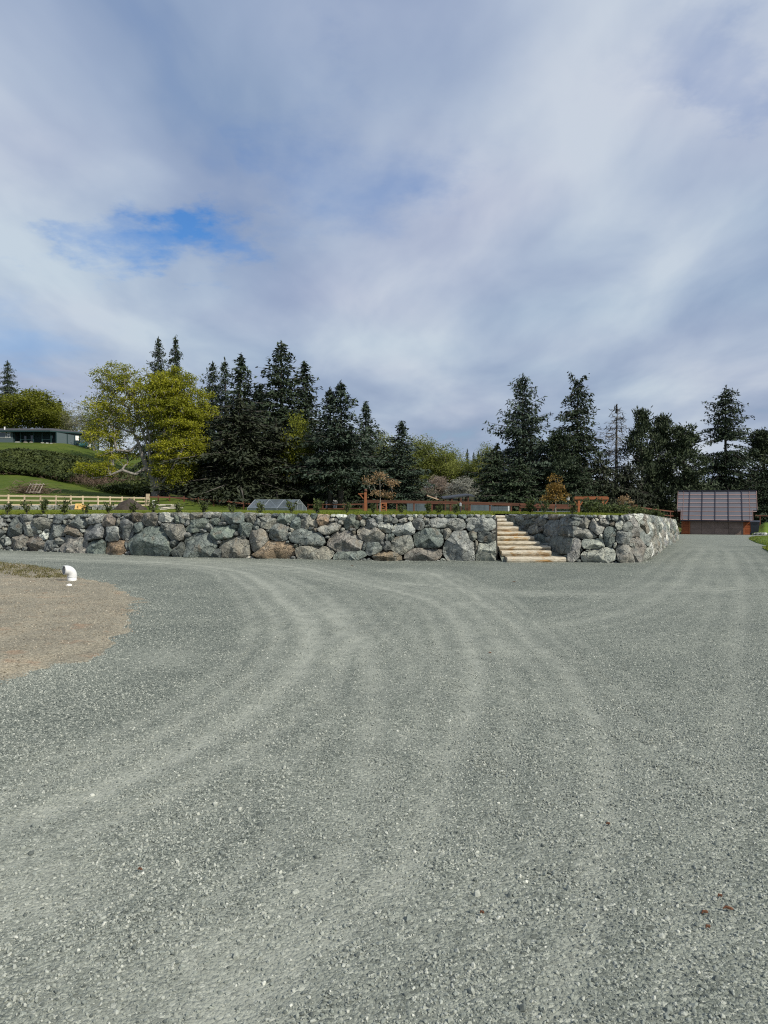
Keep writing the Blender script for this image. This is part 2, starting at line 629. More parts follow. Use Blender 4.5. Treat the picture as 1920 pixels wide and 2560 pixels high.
M['bark'] = simple("bark", (0.075, 0.068, 0.058), 0.9, 0.35, 3, bmp=0.03)
M['bark_pale'] = simple("pale_bark", (0.20, 0.185, 0.16), 0.9, 0.35, 3, bmp=0.03)
M['bark_mid'] = simple("grey_maple_bark", (0.185, 0.17, 0.15), 0.9, 0.35, 3, bmp=0.03)
M['cedar'] = mat_wood("red_cedar", (0.105, 0.042, 0.025))
M['cedar_bright'] = mat_wood("bright_cedar", (0.26, 0.092, 0.040))
M['cedar_dark'] = mat_wood("weathered_cedar", (0.10, 0.042, 0.026))
M['rail'] = mat_wood("peeled_rail", (0.43, 0.35, 0.24), 0.3)
M['pvc'] = simple("white_pvc", (0.66, 0.66, 0.65), 0.4, 0.06, 14, spec=0.4)

# ------------------------------------------------------------------ ground heights
def base_z(x, y):
    t = np.clip((np.asarray(y, float) - 20.0) / 70.0, 0, 1.0)
    w = 1.0 / (1.0 + np.exp(-(np.asarray(x, float) + 2.0) / 2.5))
    return -2.62 * t ** 1.15 * w


# plan of the boulder wall: front face, stair notch, right front, return along the drive
def gp(px, d):
    return Vector(((px - 960.0) / F * d, d))


LEFT_PTS = [gp(-420, 26.6), gp(-200, 25.2), gp(0, 23.7), gp(110, 23.0), gp(200, 22.35), gp(320, 21.5), gp(450, 20.8), gp(600, 20.25), gp(760, 19.9), gp(960, 19.6), gp(1246, 19.35)]
CHEEK_PTS = [gp(1254, 22.6), gp(1424, 19.15)]
RIGHT_PTS = [gp(1424, 19.15), gp(1500, 18.95), gp(1560, 18.85), Vector((6.45, 19.0)), Vector((6.95, 19.6)), Vector((17.9, 45.2))]


def front_y(x):
    """y of the wall's back edge (start of the terrace) for a given x"""
    th = 0.42
    L = LEFT_PTS
    if x <= L[-1].x:
        for a, b in zip(L[:-1], L[1:]):
            if x <= b.x or b is L[-1]:
                return a.y + (b.y - a.y) * (x - a.x) / (b.x - a.x) + th
    c0, c1 = CHEEK_PTS
    if x < c0.x:
        return c0.y + 0.5
    if x < RIGHT_PTS[0].x + 0.40:
        xx = x - 0.40
        if xx < c0.x:
            return c0.y + 0.5
        return max(RIGHT_PTS[0].y + th, c0.y + (c1.y - c0.y) * (xx - c0.x) / (c1.x - c0.x) + 0.1)
    for a, b in zip(RIGHT_PTS[:-1], RIGHT_PTS[1:]):
        if x <= b.x:
            return a.y + (b.y - a.y) * (x - a.x) / (b.x - a.x) + (th if b is not RIGHT_PTS[-1] else 0.95)
    if x < 35.0:
        return 45.2 + (100 - 45.2) * (x - 17.9) / (35.0 - 17.9) + 0.95
    return 101.0


_anch = []
def A(px, d, py=None, z=None):
    p = at(px, py if py is not None else 1250, d)
    _anch.append((p.x, d, z if z is not None else p.z))


for px, d, z in ((-420, 27.2, 1.10), (-200, 25.9, 1.10), (0, 24.4, 1.12), (300, 22.2, 1.16), (600, 20.9, 1.19), (960, 20.3, 1.20), (1240, 20.0, 1.20), (1250, 23.3, 1.17), (1430, 19.8, 1.185), (1580, 19.5, 1.19)):
    A(px, d, z=z)
for px, d, z in ((-420, 34, 1.10), (0, 30, 1.14), (300, 27, 1.17), (600, 26, 1.19), (960, 26, 1.19), (1240, 26, 1.17), (1450, 25, 1.17)):
    A(px, d, z=z)
for px, d, z in ((0, 45, 1.02), (300, 45, 1.0), (600, 45, 0.95), (960, 45, 0.9), (1240, 45, 0.8), (0, 65, 0.84), (-300, 65, 0.9), (365, 78, 0.72)):
    A(px, d, z=z)
for px, d, py in ((100, 85, 1239), (-300, 85, 1237), (100, 105, 1198), (-300, 105, 1196), (100, 125, 1134), (-300, 125, 1132), (100, 150, 1106.5), (-300, 150, 1105), (205, 152, 1113.5),
                  (300, 152, 1150), (330, 105, 1226), (330, 125, 1190), (430, 125, 1240), (388, 80, 1239), (600, 85, 1273), (600, 112, 1256), (800, 85, 1276), (800, 112, 1252),
                  (1000, 85, 1279), (1000, 120, 1260), (1000, 165, 1238), (1200, 165, 1240), (1300, 85, 1283), (1300, 112, 1272), (1500, 85, 1290), (1500, 112, 1280)):
    A(px, d, py)
_anch += [(9.0, 24.0, 1.02), (12.4, 32.0, 0.75), (17.6, 45.5, 0.32), (7.5, 32.0, 0.92), (12, 46, 0.5), (26, 70, -1.0), (22, 72, -0.6), (34.5, 99, -2.5), (39, 103, -2.58), (60, 105, -2.58), (110, 160, -2.4),
          (0, 420, 6.0), (-160, 260, 20.0), (160, 420, 0.0), (-260, 420, 20.0), (-60, 230, 14.0), (60, 240, 1.5), (300, 105, -2.5), (-150, 100, 6.0), (-200, 160, 16.0)]
AP = np.array(_anch)
_K = np.sqrt(((AP[:, None, :2] - AP[None, :, :2]) ** 2).sum(-1))
_n = len(AP)
_sys = np.zeros((_n + 3, _n + 3))
_sys[:_n, :_n] = _K + np.eye(_n) * 1e-6
_sys[:_n, _n] = 1; _sys[:_n, _n + 1:] = AP[:, :2]
_sys[_n, :_n] = 1; _sys[_n + 1:, :_n] = AP[:, :2].T
_w = np.linalg.solve(_sys, np.concatenate([AP[:, 2], [0, 0, 0]]))


def terr(x, y):
    x = np.asarray(x, float); y = np.asarray(y, float)
    sh = x.shape
    q = np.stack([x.ravel(), y.ravel()], -1)
    out = np.zeros(len(q))
    for i in range(0, len(q), 20000):
        s = q[i:i + 20000]
        k = np.sqrt(((s[:, None, :] - AP[None, :, :2]) ** 2).sum(-1))
        out[i:i + 20000] = k @ _w[:_n] + _w[_n] + s @ _w[_n + 1:]
    return out.reshape(sh)


def tz(x, y):
    return float(terr(np.array([x]), np.array([y]))[0])


def ground_hit(px, py):
    v = ray(px, py)
    t = CAMH / -v.z
    return Vector((v.x * t, v.y * t))


def on_terr(px, d, dz=0.0):
    x = (px - 960.0) / F * d
    return Vector((x, d, tz(x, d) + dz))


# ------------------------------------------------------------------ gravel drive
TRACKS = [
    ([(-150, 1392), (150, 1396), (420, 1406), (600, 1428), (700, 1485), (770, 1545), (790, 1600), (760, 1670), (680, 1750), (520, 1850), (250, 1970), (0, 2060), (-300, 2170)], 0.34, 1.0),
    ([(-100, 1384), (300, 1392), (700, 1412), (925, 1460), (1060, 1495), (1140, 1545), (1190, 1620), (1200, 1720), (1160, 1850), (1080, 2020), (950, 2200), (700, 2400), (480, 2590)], 0.30, 0.85),
    ([(1000, 1425), (1100, 1440), (1250, 1540), (1360, 1620), (1430, 1680), (1480, 1780), (1500, 1900), (1480, 2100), (1400, 2350), (1300, 2600)], 0.26, 0.8),
    ([(820, 1490), (880, 1560), (930, 1640), (960, 1760), (920, 1950), (830, 2150), (600, 2360), (300, 2500), (100, 2600)], 0.33, 0.75),
    ([(500, 1404), (1000, 1455), (1250, 1478), (1500, 1484), (1900, 1470)], 0.22, 0.7),
    ([(1760, 1345), (1735, 1400), (1660, 1480), (1500, 1545), (1330, 1570)], 0.40, 0.45),
    ([(1800, 1345), (1830, 1400), (1850, 1500), (1840, 1700), (1790, 2000), (1700, 2400)], 0.35, 0.45),
]
PATCHES = [(590, 2395, 0.34, 0.9), (80, 2230, 0.38, 0.8), (900, 2020, 0.42, 0.6), (300, 2480, 0.35, 0.6), (1080, 1650, 0.5, 0.4), (430, 1640, 0.5, 0.35), (1650, 1620, 0.7, 0.3), (1000, 2450, 0.3, 0.35)]


def seg_dist(P, poly):
    best = np.full(len(P), 1e9)
    for a, b in zip(poly[:-1], poly[1:]):
        a = np.array(a); b = np.array(b)
        ab = b - a
        t = np.clip(((P - a) @ ab) / (ab @ ab), 0, 1)
        d = np.sqrt(((P - (a + t[:, None] * ab)) ** 2).sum(-1))
        best = np.minimum(best, d)
    return best


def smooth_poly(pts, n=6):
    pts = np.array(pts, float)
    out = []
    for i in range(len(pts) - 1):
        p0 = pts[max(i - 1, 0)]; p1 = pts[i]; p2 = pts[i + 1]; p3 = pts[min(i + 2, len(pts) - 1)]
        for k in range(n):
            t = k / n
            out.append(0.5 * ((2 * p1) + (-p0 + p2) * t + (2 * p0 - 5 * p1 + 4 * p2 - p3) * t * t + (-p0 + 3 * p1 - 3 * p2 + p3) * t ** 3))
    out.append(pts[-1])
    return [tuple(q) for q in out]


def vnoise(P, s, seed=0.0):
    """value noise on plan points (fast, vectorised)"""
    q = P * s + seed
    i = np.floor(q).astype(np.int64)
    f = q - i
    f = f * f * (3 - 2 * f)
    def hsh(a, b):
        h = (a * 374761393 + b * 668265263 + int(seed * 1013) * 2147483) & 0xffffffff
        h = ((h ^ (h >> 13)) * 1274126177) & 0xffffffff
        return ((h ^ (h >> 16)) & 0xffff) / 65535.0
    a = hsh(i[:, 0], i[:, 1]); b = hsh(i[:, 0] + 1, i[:, 1]); c = hsh(i[:, 0], i[:, 1] + 1); d = hsh(i[:, 0] + 1, i[:, 1] + 1)
    return (a * (1 - f[:, 0]) + b * f[:, 0]) * (1 - f[:, 1]) + (c * (1 - f[:, 0]) + d * f[:, 0]) * f[:, 1]


DIRT_PX = [(-420, 1405), (-150, 1404), (0, 1409), (70, 1414), (150, 1428), (205, 1446), (262, 1456), (312, 1482), (345, 1515), (338, 1558), (300, 1600), (240, 1632), (140, 1662), (60, 1692), (0, 1718), (-160, 1790), (-420, 1890)]
DIRT = smooth_poly([tuple(ground_hit(*p)) for p in DIRT_PX], 5)


def in_poly(P, poly):
    x, y = P[:, 0], P[:, 1]
    ins = np.zeros(len(P), bool)
    n = len(poly)
    for i in range(n):
        x1, y1 = poly[i]; x2, y2 = poly[(i + 1) % n]
        c = ((y1 > y) != (y2 > y)) & (x < (x2 - x1) * (y - y1) / ((y2 - y1) + 1e-12) + x1)
        ins ^= c
    return ins


def dust_at(P):
    warp = np.stack([vnoise(P, 0.6, 3.1) - 0.5, vnoise(P, 0.6, 9.7) - 0.5], -1) * 0.16
    Q = P + warp
    dust = np.zeros(len(P))
    for poly, w, a in TRACKS:
        wp = [tuple(ground_hit(*p)) for p in smooth_poly(poly, 4)]
        d = seg_dist(Q, wp)
        # a wheel rut: two or three packed lines with loose ridges thrown up between them
        line = np.maximum(np.exp(-(d / (0.42 * w)) ** 2), np.maximum(0.75 * np.exp(-((d - 1.1 * w) / (0.28 * w)) ** 2), 0.55 * np.exp(-((d - 2.0 * w) / (0.26 * w)) ** 2)))
        dust = np.maximum(dust, a * np.maximum(line, 0.35 * np.exp(-(d / (1.6 * w)) ** 2)))
    for px, py, r, a in PATCHES:
        c = np.array(ground_hit(px, py))
        d = np.sqrt((((Q - c) / np.array([1.0, 1.3])) ** 2).sum(-1))
        dust = np.maximum(dust, a * np.exp(-(d / r) ** 2))
    n = vnoise(P, 1.1, 5.5) * 0.6 + vnoise(P, 4.3, 2.2) * 0.4
    dust = dust * np.clip((P[:, 1] - 1.0) / 7.0, 0.85, 1.0)
    return np.clip(dust * (0.72 + 0.7 * n) + 0.18 * (vnoise(P, 0.45, 8.8) - 0.35), 0, 1)


def grow(a, b, s, k):
    out = [a]
    while (out[-1] < b if s > 0 else out[-1] > b):
        out.append(out[-1] + s)
        s *= k
    return out


def build_ground():
    xs = np.concatenate([grow(-14, -900, -0.3, 1.22)[::-1][:-1], np.arange(-14, 12, 0.115), grow(12, 900, 0.25, 1.22)])
    ys = np.concatenate([grow(1.2, -900, -0.4, 1.4)[::-1][:-1], np.arange(1.2, 26, 0.115), grow(26, 60, 0.5, 1.03), grow(62, 2500, 2, 1.2)])
    X, Y = np.meshgrid(xs, ys)
    P = np.stack([X.ravel(), Y.ravel()], -1)
    Z = base_z(P[:, 0], P[:, 1])
    near = (P[:, 1] < 30) & (P[:, 1] > -5) & (np.abs(P[:, 0]) < 20)
    dust = np.zeros(len(P))
    dust[near] = dust_at(P[near])
    far = (P[:, 1] >= 30) & (P[:, 1] < 90)
    dust[far] = 0.25
    Z = Z - 0.022 * dust * near + near * (0.030 * (vnoise(P, 0.5, 1.0) - 0.5) + 0.014 * (vnoise(P, 2.6, 4.0) - 0.5))
    V = np.stack([P[:, 0], P[:, 1], Z], -1)
    nx = len(xs); ny = len(ys)
    i = np.arange(ny - 1)[:, None] * nx + np.arange(nx - 1)[None, :]
    F4 = np.stack([i, i + 1, i + nx + 1, i + nx], -1).reshape(-1, 4)
    o = mesh_np("gravel_driveway", V, [F4], M['gravel'], smooth=True)
    a = o.data.attributes.new('dust', 'FLOAT', 'POINT')
    a.data.foreach_set('value', dust.astype(np.float32))
    tag(o, "grey crushed gravel driveway with pale curving tyre tracks", "driveway", kind="structure")
    return o


def scatter_patch(name, cell_fn, mat, smin, smax, xs, ys, label, cat, zfn):
    """loose stones instanced over a hidden-free carrier: one stuff object"""
    X, Y = np.meshgrid(xs, ys)
    P = np.stack([X.ravel(), Y.ravel()], -1)
    Z = zfn(P)
    nx, ny = len(xs), len(ys)
    i = np.arange(ny - 1)[:, None] * nx + np.arange(nx - 1)[None, :]
    F4 = np.stack([i, i + 1, i + nx + 1, i + nx], -1).reshape(-1, 4)
    V = np.stack([P[:, 0], P[:, 1], Z], -1)
    den = cell_fn(P)
    keep = den[F4].max(-1) > 0.5
    F4 = F4[keep]
    o = mesh_np(name, V, [F4], mat)
    a = o.data.attributes.new('density', 'FLOAT', 'POINT')
    a.data.foreach_set('value', den.astype(np.float32))
    ng = bpy.data.node_groups.new(name + "_scatter", 'GeometryNodeTree')
    ng.interface.new_socket("Geometry", in_out='INPUT', socket_type='NodeSocketGeometry')
    ng.interface.new_socket("Geometry", in_out='OUTPUT', socket_type='NodeSocketGeometry')
    N = ng.nodes; L = ng.links
    gi = N.new('NodeGroupInput'); go = N.new('NodeGroupOutput')
    na = N.new('GeometryNodeInputNamedAttribute'); na.data_type = 'FLOAT'; na.inputs[0].default_value = 'density'
    di = N.new('GeometryNodeDistributePointsOnFaces'); di.distribute_method = 'RANDOM'
    L.new(gi.outputs[0], di.inputs['Mesh'])
    L.new(na.outputs[0], di.inputs['Density'])
    ico = N.new('GeometryNodeMeshIcoSphere'); ico.inputs['Radius'].default_value = 1.0; ico.inputs['Subdivisions'].default_value = 1
    # knock the ball into an angular chip
    nz = N.new('ShaderNodeTexNoise'); nz.inputs['Scale'].default_value = 1.3
    sb = N.new('ShaderNodeVectorMath'); sb.operation = 'SUBTRACT'; sb.inputs[1].default_value = (0.5, 0.5, 0.5)
    ml = N.new('ShaderNodeVectorMath'); ml.operation = 'SCALE'; ml.inputs['Scale'].default_value = 1.3
    sp = N.new('GeometryNodeSetPosition')
    L.new(nz.outputs['Color'], sb.inputs[0]); L.new(sb.outputs[0], ml.inputs[0])
    L.new(ico.outputs[0], sp.inputs['Geometry']); L.new(ml.outputs[0], sp.inputs['Offset'])
    sm = N.new('GeometryNodeSetMaterial'); sm.inputs['Material'].default_value = mat
    ss = N.new('GeometryNodeSetShadeSmooth'); ss.inputs['Shade Smooth'].default_value = False
    L.new(sp.outputs[0], ss.inputs[0]); L.new(ss.outputs[0], sm.inputs[0])
    rr = N.new('FunctionNodeRandomValue'); rr.data_type = 'FLOAT_VECTOR'
    rr.inputs[0].default_value = (0, 0, 0); rr.inputs[1].default_value = (6.28, 6.28, 6.28)
    rs = N.new('FunctionNodeRandomValue'); rs.data_type = 'FLOAT'
    rs.inputs[2].default_value = 0.0; rs.inputs[3].default_value = 1.0; rs.inputs['Seed'].default_value = 3
    pw = N.new('ShaderNodeMath'); pw.operation = 'POWER'; pw.inputs[1].default_value = 3.2
    L.new(rs.outputs[1], pw.inputs[0])
    mr = N.new('ShaderNodeMath'); mr.operation = 'MULTIPLY_ADD'; mr.inputs[1].default_value = smax - smin; mr.inputs[2].default_value = smin
    L.new(pw.outputs[0], mr.inputs[0])
    rv = N.new('FunctionNodeRandomValue'); rv.data_type = 'FLOAT_VECTOR'
    rv.inputs[0].default_value = (0.75, 0.6, 0.45); rv.inputs[1].default_value = (1.35, 1.0, 0.75); rv.inputs['Seed'].default_value = 9
    sv = N.new('ShaderNodeVectorMath'); sv.operation = 'SCALE'
    L.new(rv.outputs[0], sv.inputs[0]); L.new(mr.outputs[0], sv.inputs['Scale'])
    io = N.new('GeometryNodeInstanceOnPoints')
    L.new(di.outputs['Points'], io.inputs['Points']); L.new(sm.outputs[0], io.inputs['Instance'])
    L.new(rr.outputs[0], io.inputs['Rotation']); L.new(sv.outputs[0], io.inputs['Scale'])
    L.new(io.outputs[0], go.inputs[0])
    md = o.modifiers.new("scatter", 'NODES'); md.node_group = ng
    tag(o, label, cat, kind="stuff")
    return o


def near_z(P):
    dust = dust_at(P)
    return base_z(P[:, 0], P[:, 1]) - 0.022 * dust + 0.030 * (vnoise(P, 0.5, 1.0) - 0.5) + 0.014 * (vnoise(P, 2.6, 4.0) - 0.5)


COARSE = [(800, 2180, 1.0, 0.35), (1780, 2450, 0.5, 0.8), (300, 1560, 0.35, 1.2), (1250, 2350, 0.6, 0.4), (230, 2050, 0.8, 0.3)]


def gravel_density(P):
    d = np.maximum(P[:, 1], 1.5)
    dens = 8500 * np.minimum(1.0, (4.6 / d) ** 2.2)
    dust = dust_at(P)
    dens *= (1.0 - 0.80 * dust)
    clump = vnoise(P, 1.6, 6.6) * 0.6 + vnoise(P, 5.0, 1.9) * 0.4
    dens *= 0.25 + 1.5 * clump ** 1.6
    edge = seg_dist(P, DIRT)
    dens *= 1 + 1.3 * np.exp(-(edge / 0.28) ** 2)
    ins = in_poly(P, DIRT)
    dens[ins] *= np.exp(-(edge[ins] / 0.45) ** 1.5) * 0.8
    vis = np.abs(P[:, 0]) < 0.56 * P[:, 1] + 1.2
    dens[~vis] = 0
    wall = np.array([front_y(x) for x in P[:, 0]]) if False else None
    dens[P[:, 1] > 23.0] = 0
    return dens


ground = build_ground()
scatter_patch("loose_gravel", gravel_density, M['pebble'], 0.0030, 0.0108, np.arange(-13, 13, 0.13), np.arange(1.7, 23.2, 0.13),
              "loose angular grey gravel stones lying over the driveway", "gravel", near_z)

# sparse larger stones
def coarse_density(P):
    dens = np.zeros(len(P))
    for px, py, rx, ry in COARSE:
        c = np.array(ground_hit(px, py))
        dens += 110 * np.exp(-((P[:, 0] - c[0]) / rx) ** 2 - ((P[:, 1] - c[1]) / ry) ** 2)
    dens += 4 * vnoise(P, 1.2, 4.1) * (P[:, 1] < 16)
    for wl in (LEFT_PTS, RIGHT_PTS[:5]):
        dens += 210 * np.exp(-(seg_dist(P, [tuple(q) for q in wl]) / 0.30) ** 2) * vnoise(P, 2.5, 8.3)
    dens *= (1 - 0.7 * dust_at(P))
    dens[in_poly(P, DIRT)] = 0
    dens[np.abs(P[:, 0]) > 0.56 * P[:, 1] + 1] = 0
    return dens


scatter_patch("coarse_gravel", coarse_density, M['pebble'], 0.008, 0.020, np.arange(-13, 10, 0.16), np.arange(1.8, 24.5, 0.16),
              "larger pale gravel stones gathered in loose drifts", "gravel", near_z)


# dirt patch
def dirt_h(P):
    """height of the dirt above the drive: a low ragged-edged swell"""
    e = seg_dist(P, DIRT)
    sd = np.where(in_poly(P, DIRT), e, -e)
    sd = sd + 0.34 * (vnoise(P, 1.1, 2.0) - 0.5) + 0.26 * (vnoise(P, 3.3, 7.0) - 0.5) + 0.16 * (vnoise(P, 9.0, 5.0) - 0.5)
    h = np.clip(sd * 0.10, -0.06, 0.035) + np.clip((sd - 0.35) * 0.012, 0, 0.03)
    return h + 0.014 * (vnoise(P, 6.0, 3.0) - 0.5)


def build_dirt():
    xs = np.arange(-13.0, -2.2, 0.075)
    ys = np.arange(5.5, 20.0, 0.075)
    X, Y = np.meshgrid(xs, ys)
    P = np.stack([X.ravel(), Y.ravel()], -1)
    h = dirt_h(P)
    Z = near_z(P) + h
    nx, ny = len(xs), len(ys)
    i = np.arange(ny - 1)[:, None] * nx + np.arange(nx - 1)[None, :]
    F4 = np.stack([i, i + 1, i + nx + 1, i + nx], -1).reshape(-1, 4)
    F4 = F4[h[F4].max(-1) > -0.02]
    used = np.unique(F4)
    mp = np.zeros(len(P), int); mp[used] = np.arange(len(used))
    o = mesh_np("dirt_patch", np.stack([P[:, 0], P[:, 1], Z], -1)[used], [mp[F4]], M['dirt'], smooth=True)
    tag(o, "brown sandy dirt patch beside the gravel drive", "dirt", kind="structure")
    return o


build_dirt()


def dirt_z(P):
    return near_z(P) + np.maximum(dirt_h(P), 0.0)


def grit_density(P):
    e = seg_dist(P, DIRT)
    dens = np.where(in_poly(P, DIRT) & (e > 0.05), 420.0, 0.0)
    dens *= 0.3 + 1.2 * vnoise(P, 2.0, 3.3)
    dens[np.abs(P[:, 0]) > 0.56 * P[:, 1] + 0.6] = 0
    return dens


scatter_patch("dirt_grit", grit_density, M['grit'], 0.004, 0.015, np.arange(-9, -2.5, 0.14), np.arange(6, 19, 0.14),
              "small brown and pale stones strewn over the dirt patch", "gravel", dirt_z)


# ------------------------------------------------------------------ quads of foliage
def leaf_mesh(name, C, Adir, Bdir, La, Lb, mat, parent=None, kinked=False):
    """diamond leaves: centre, long axis, short axis, half sizes"""
    C = np.asarray(C); n = len(C)
    a = Adir * np.asarray(La).reshape(-1, 1)
    b = Bdir * np.asarray(Lb).reshape(-1, 1)
    V = np.stack([C - a, C + b, C + a, C - b], 1).reshape(-1, 3)
    i = np.arange(n)[:, None] * 4
    F4 = np.concatenate([i, i + 1, i + 2, i + 3], 1)
    return mesh_np(name, V, [F4], mat, parent)


def rand_dirs(n, r, flat=1.0):
    v = r.normal(size=(n, 3))
    v[:, 2] *= flat
    return v / np.linalg.norm(v, axis=1, keepdims=True)


def perp(a, r):
    b = np.cross(a, r.normal(size=a.shape))
    return b / (np.linalg.norm(b, axis=1, keepdims=True) + 1e-9)

# ------------------------------------------------------------------ boulder wall
TONE = {'d': (0.12, 0.13, 0.124), 'g': (0.19, 0.20, 0.19), 't': (0.165, 0.188, 0.168), 'l': (0.31, 0.315, 0.285), 'w': (0.58, 0.575, 0.51),
        'b': (0.205, 0.18, 0.145), 'o': (0.255, 0.195, 0.135), 'k': (0.235, 0.225, 0.195)}


def crop_stones(ox, oy, s, rows):
    out = []
    for r in rows:
        cx, cy, w, h, t = r[:5]
        ang = r[5] if len(r) > 5 else 0.0
        out.append((ox + cx / s, oy + cy / s, w / s / 2, h / s / 2, t, R(ang)))
    return out


S1 = crop_stones(0, 1220, 5.184, [
    (20, 430, 40, 80, 'd'), (15, 520, 50, 90, 'l'), (20, 660, 60, 160, 'g'), (85, 690, 60, 110, 'l', 20), (75, 420, 60, 50, 'g'), (40, 372, 60, 45, 'g'), (115, 362, 90, 40, 'd'),
    (150, 510, 225, 265, 'd', 20), (285, 405, 190, 110, 'g'), (355, 525, 185, 200, 'l', -25), (230, 690, 235, 180, 'k'), (440, 705, 220, 195, 'b', 10), (520, 462, 240, 150, 'k'),
    (430, 368, 120, 45, 'd'), (595, 368, 95, 55, 'l'), (715, 400, 165, 120, 'd', -20), (550, 608, 105, 120, 'w', -30), (475, 575, 70, 50, 'g'), (578, 553, 60, 40, 'g'), (642, 475, 50, 60, 'd'),
    (705, 565, 220, 170, 'g', 30), (850, 375, 130, 70, 'l'), (850, 430, 60, 40, 'g'), (965, 445, 220, 185, 'g', -20), (800, 450, 90, 60, 'l'), (915, 560, 215, 130, 'b', -30), (1030, 552, 60, 50, 'l'),
    (1060, 365, 160, 45, 'g'), (1195, 400, 210, 135, 'l', 10), (1092, 430, 60, 80, 'g'), (1190, 578, 260, 230, 'g', 20), (660, 740, 150, 130, 'g', 30), (772, 690, 120, 110, 'g'),
    (950, 738, 385, 210, 'k', -15), (1240, 765, 235, 215, 't', -15), (1490, 775, 305, 190, 'o', 5), (1370, 420, 180, 160, 'b'), (1490, 350, 130, 60, 'd'), (1430, 597, 205, 195, 'l'),
    (1608, 535, 165, 285, 'g', -5), (1505, 440, 80, 110, 'b'), (1620, 368, 85, 80, 'd')])
S2 = crop_stones(300, 1220, 5.184, [
    (80, 745, 50, 150, 'd', 20), (165, 385, 190, 140, 'b'), (200, 515, 150, 165, 't', -10), (350, 415, 190, 180, 'k'), (565, 390, 180, 105, 'w', -5), (380, 700, 560, 385, 't', -18),
    (545, 488, 115, 75, 'l'), (650, 350, 60, 50, 'd'), (705, 420, 110, 110, 't'), (795, 385, 140, 150, 'l', 15), (690, 575, 250, 255, 'k', -10), (690, 715, 110, 120, 'd'), (945, 365, 190, 90, 'b'),
    (838, 452, 80, 100, 'g', 20), (960, 490, 310, 165, 't', 12), (1160, 345, 210, 85, 'l'), (1195, 435, 130, 90, 't'), (1300, 462, 110, 45, 'g'), (1430, 395, 330, 145, 't', -5), (1130, 515, 100, 110, 'g', -20),
    (1055, 552, 120, 70, 'g', 20), (855, 605, 90, 60, 'l'), (1310, 575, 310, 190, 't', -5), (1580, 540, 190, 195, 't', 5), (1025, 750, 400, 345, 't', 5), (750, 790, 150, 200, 'd', 20), (1265, 850, 110, 120, 'd'),
    (1265, 700, 70, 40, 'w'), (1475, 775, 360, 300, 'k', 8), (1460, 492, 80, 70, 't'), (1490, 590, 60, 60, 'd')])
S3 = crop_stones(600, 1220, 5.184, [
    (115, 375, 145, 140, 'k', 10), (240, 350, 100, 42, 'l'), (335, 440, 265, 180, 'k', -12), (218, 450, 95, 110, 'd', -20), (190, 520, 90, 70, 't'), (430, 365, 90, 60, 'd'), (565, 400, 200, 135, 't', -8),
    (700, 465, 145, 165, 't'), (808, 372, 90, 80, 'g'), (875, 462, 220, 150, 'l', -12), (1060, 420, 155, 180, 'o', 12), (955, 365, 90, 70, 't'), (238, 690, 225, 325, 'k', 12), (490, 578, 260, 230, 'g', -10),
    (650, 545, 70, 50, 'w', -20), (630, 600, 50, 60, 'l'), (870, 650, 480, 215, 't', -8), (910, 520, 90, 45, 'l'), (1145, 525, 290, 160, 'l', 10), (440, 800, 525, 240, 'o', 0), (955, 838, 490, 180, 'k', -5),
    (1355, 690, 455, 275, 'k', -10), (1430, 875, 440, 120, 't', 5), (1180, 410, 80, 60, 'l'), (1310, 382, 160, 70, 'w', -8), (1285, 450, 80, 55, 'l'), (1440, 450, 200, 190, 't', 10), (1525, 390, 90, 70, 'o', -20),
    (1580, 455, 70, 90, 'l'), (720, 755, 62, 52, 't'), (780, 740, 48, 36, 'l'), (1120, 635, 70, 40, 'l'), (1450, 540, 90, 50, 'g'), (1310, 540, 70, 40, 'l'), (605, 700, 44, 40, 'g'), (350, 555, 50, 50, 'd'),
    (1640, 372, 80, 55, 't'), (600, 465, 40, 40, 'l'), (960, 545, 50, 60, 'b'), (35, 640, 40, 60, 'd'), (1465, 580, 45, 55, 'b')])
S4 = crop_stones(880, 1160, 5.184, [
    (240, 915, 395, 195, 'k', -10), (145, 1070, 40, 120, 'd', -10), (185, 690, 130, 50, 't'), (245, 775, 160, 130, 'g'), (462, 712, 165, 90, 'g'), (340, 720, 115, 85, 'l', 20), (545, 732, 90, 75, 'd'),
    (430, 822, 190, 150, 'l', 15), (628, 680, 100, 50, 'd'), (735, 680, 100, 42, 'l'), (660, 732, 120, 62, 'l'), (820, 675, 60, 42, 'w'), (890, 680, 80, 42, 'g'), (680, 845, 310, 190, 'l', 12),
    (850, 782, 180, 150, 'g', -20), (965, 735, 70, 90, 'l'), (982, 812, 80, 60, 'l'), (1235, 775, 485, 150, 'l', -5), (980, 675, 90, 42, 'g'), (1060, 675, 85, 42, 'l'), (1150, 675, 90, 45, 'g'), (1285, 688, 170, 45, 't'),
    (1430, 690, 110, 60, 't'), (1540, 678, 90, 42, 'g'), (1625, 680, 80, 40, 'l'), (505, 950, 90, 100, 't'), (275, 1100, 220, 185, 'g', -5), (445, 955, 34, 100, 'l'), (395, 1035, 50, 60, 'd'), (455, 1058, 100, 125, 'd'),
    (650, 1042, 290, 270, 'k', 20), (1000, 972, 390, 272, 't', 5), (450, 1195, 400, 130, 'o', 0), (920, 1168, 510, 170, 'k', 2), (1165, 870, 60, 90, 'd', -20), (1400, 1075, 420, 380, 'l', -10), (1235, 900, 110, 180, 'k'),
    (1495, 745, 50, 75, 'g'), (1612, 1075, 46, 190, 'k')])
S5 = crop_stones(1160, 1160, 5.184, [
    (220, 788, 370, 185, 'l', -3), (285, 945, 215, 140, 'd', -5), (318, 1132, 350, 240, 'l', 8), (110, 940, 120, 130, 'k', -30), (320, 690, 90, 45, 't')])
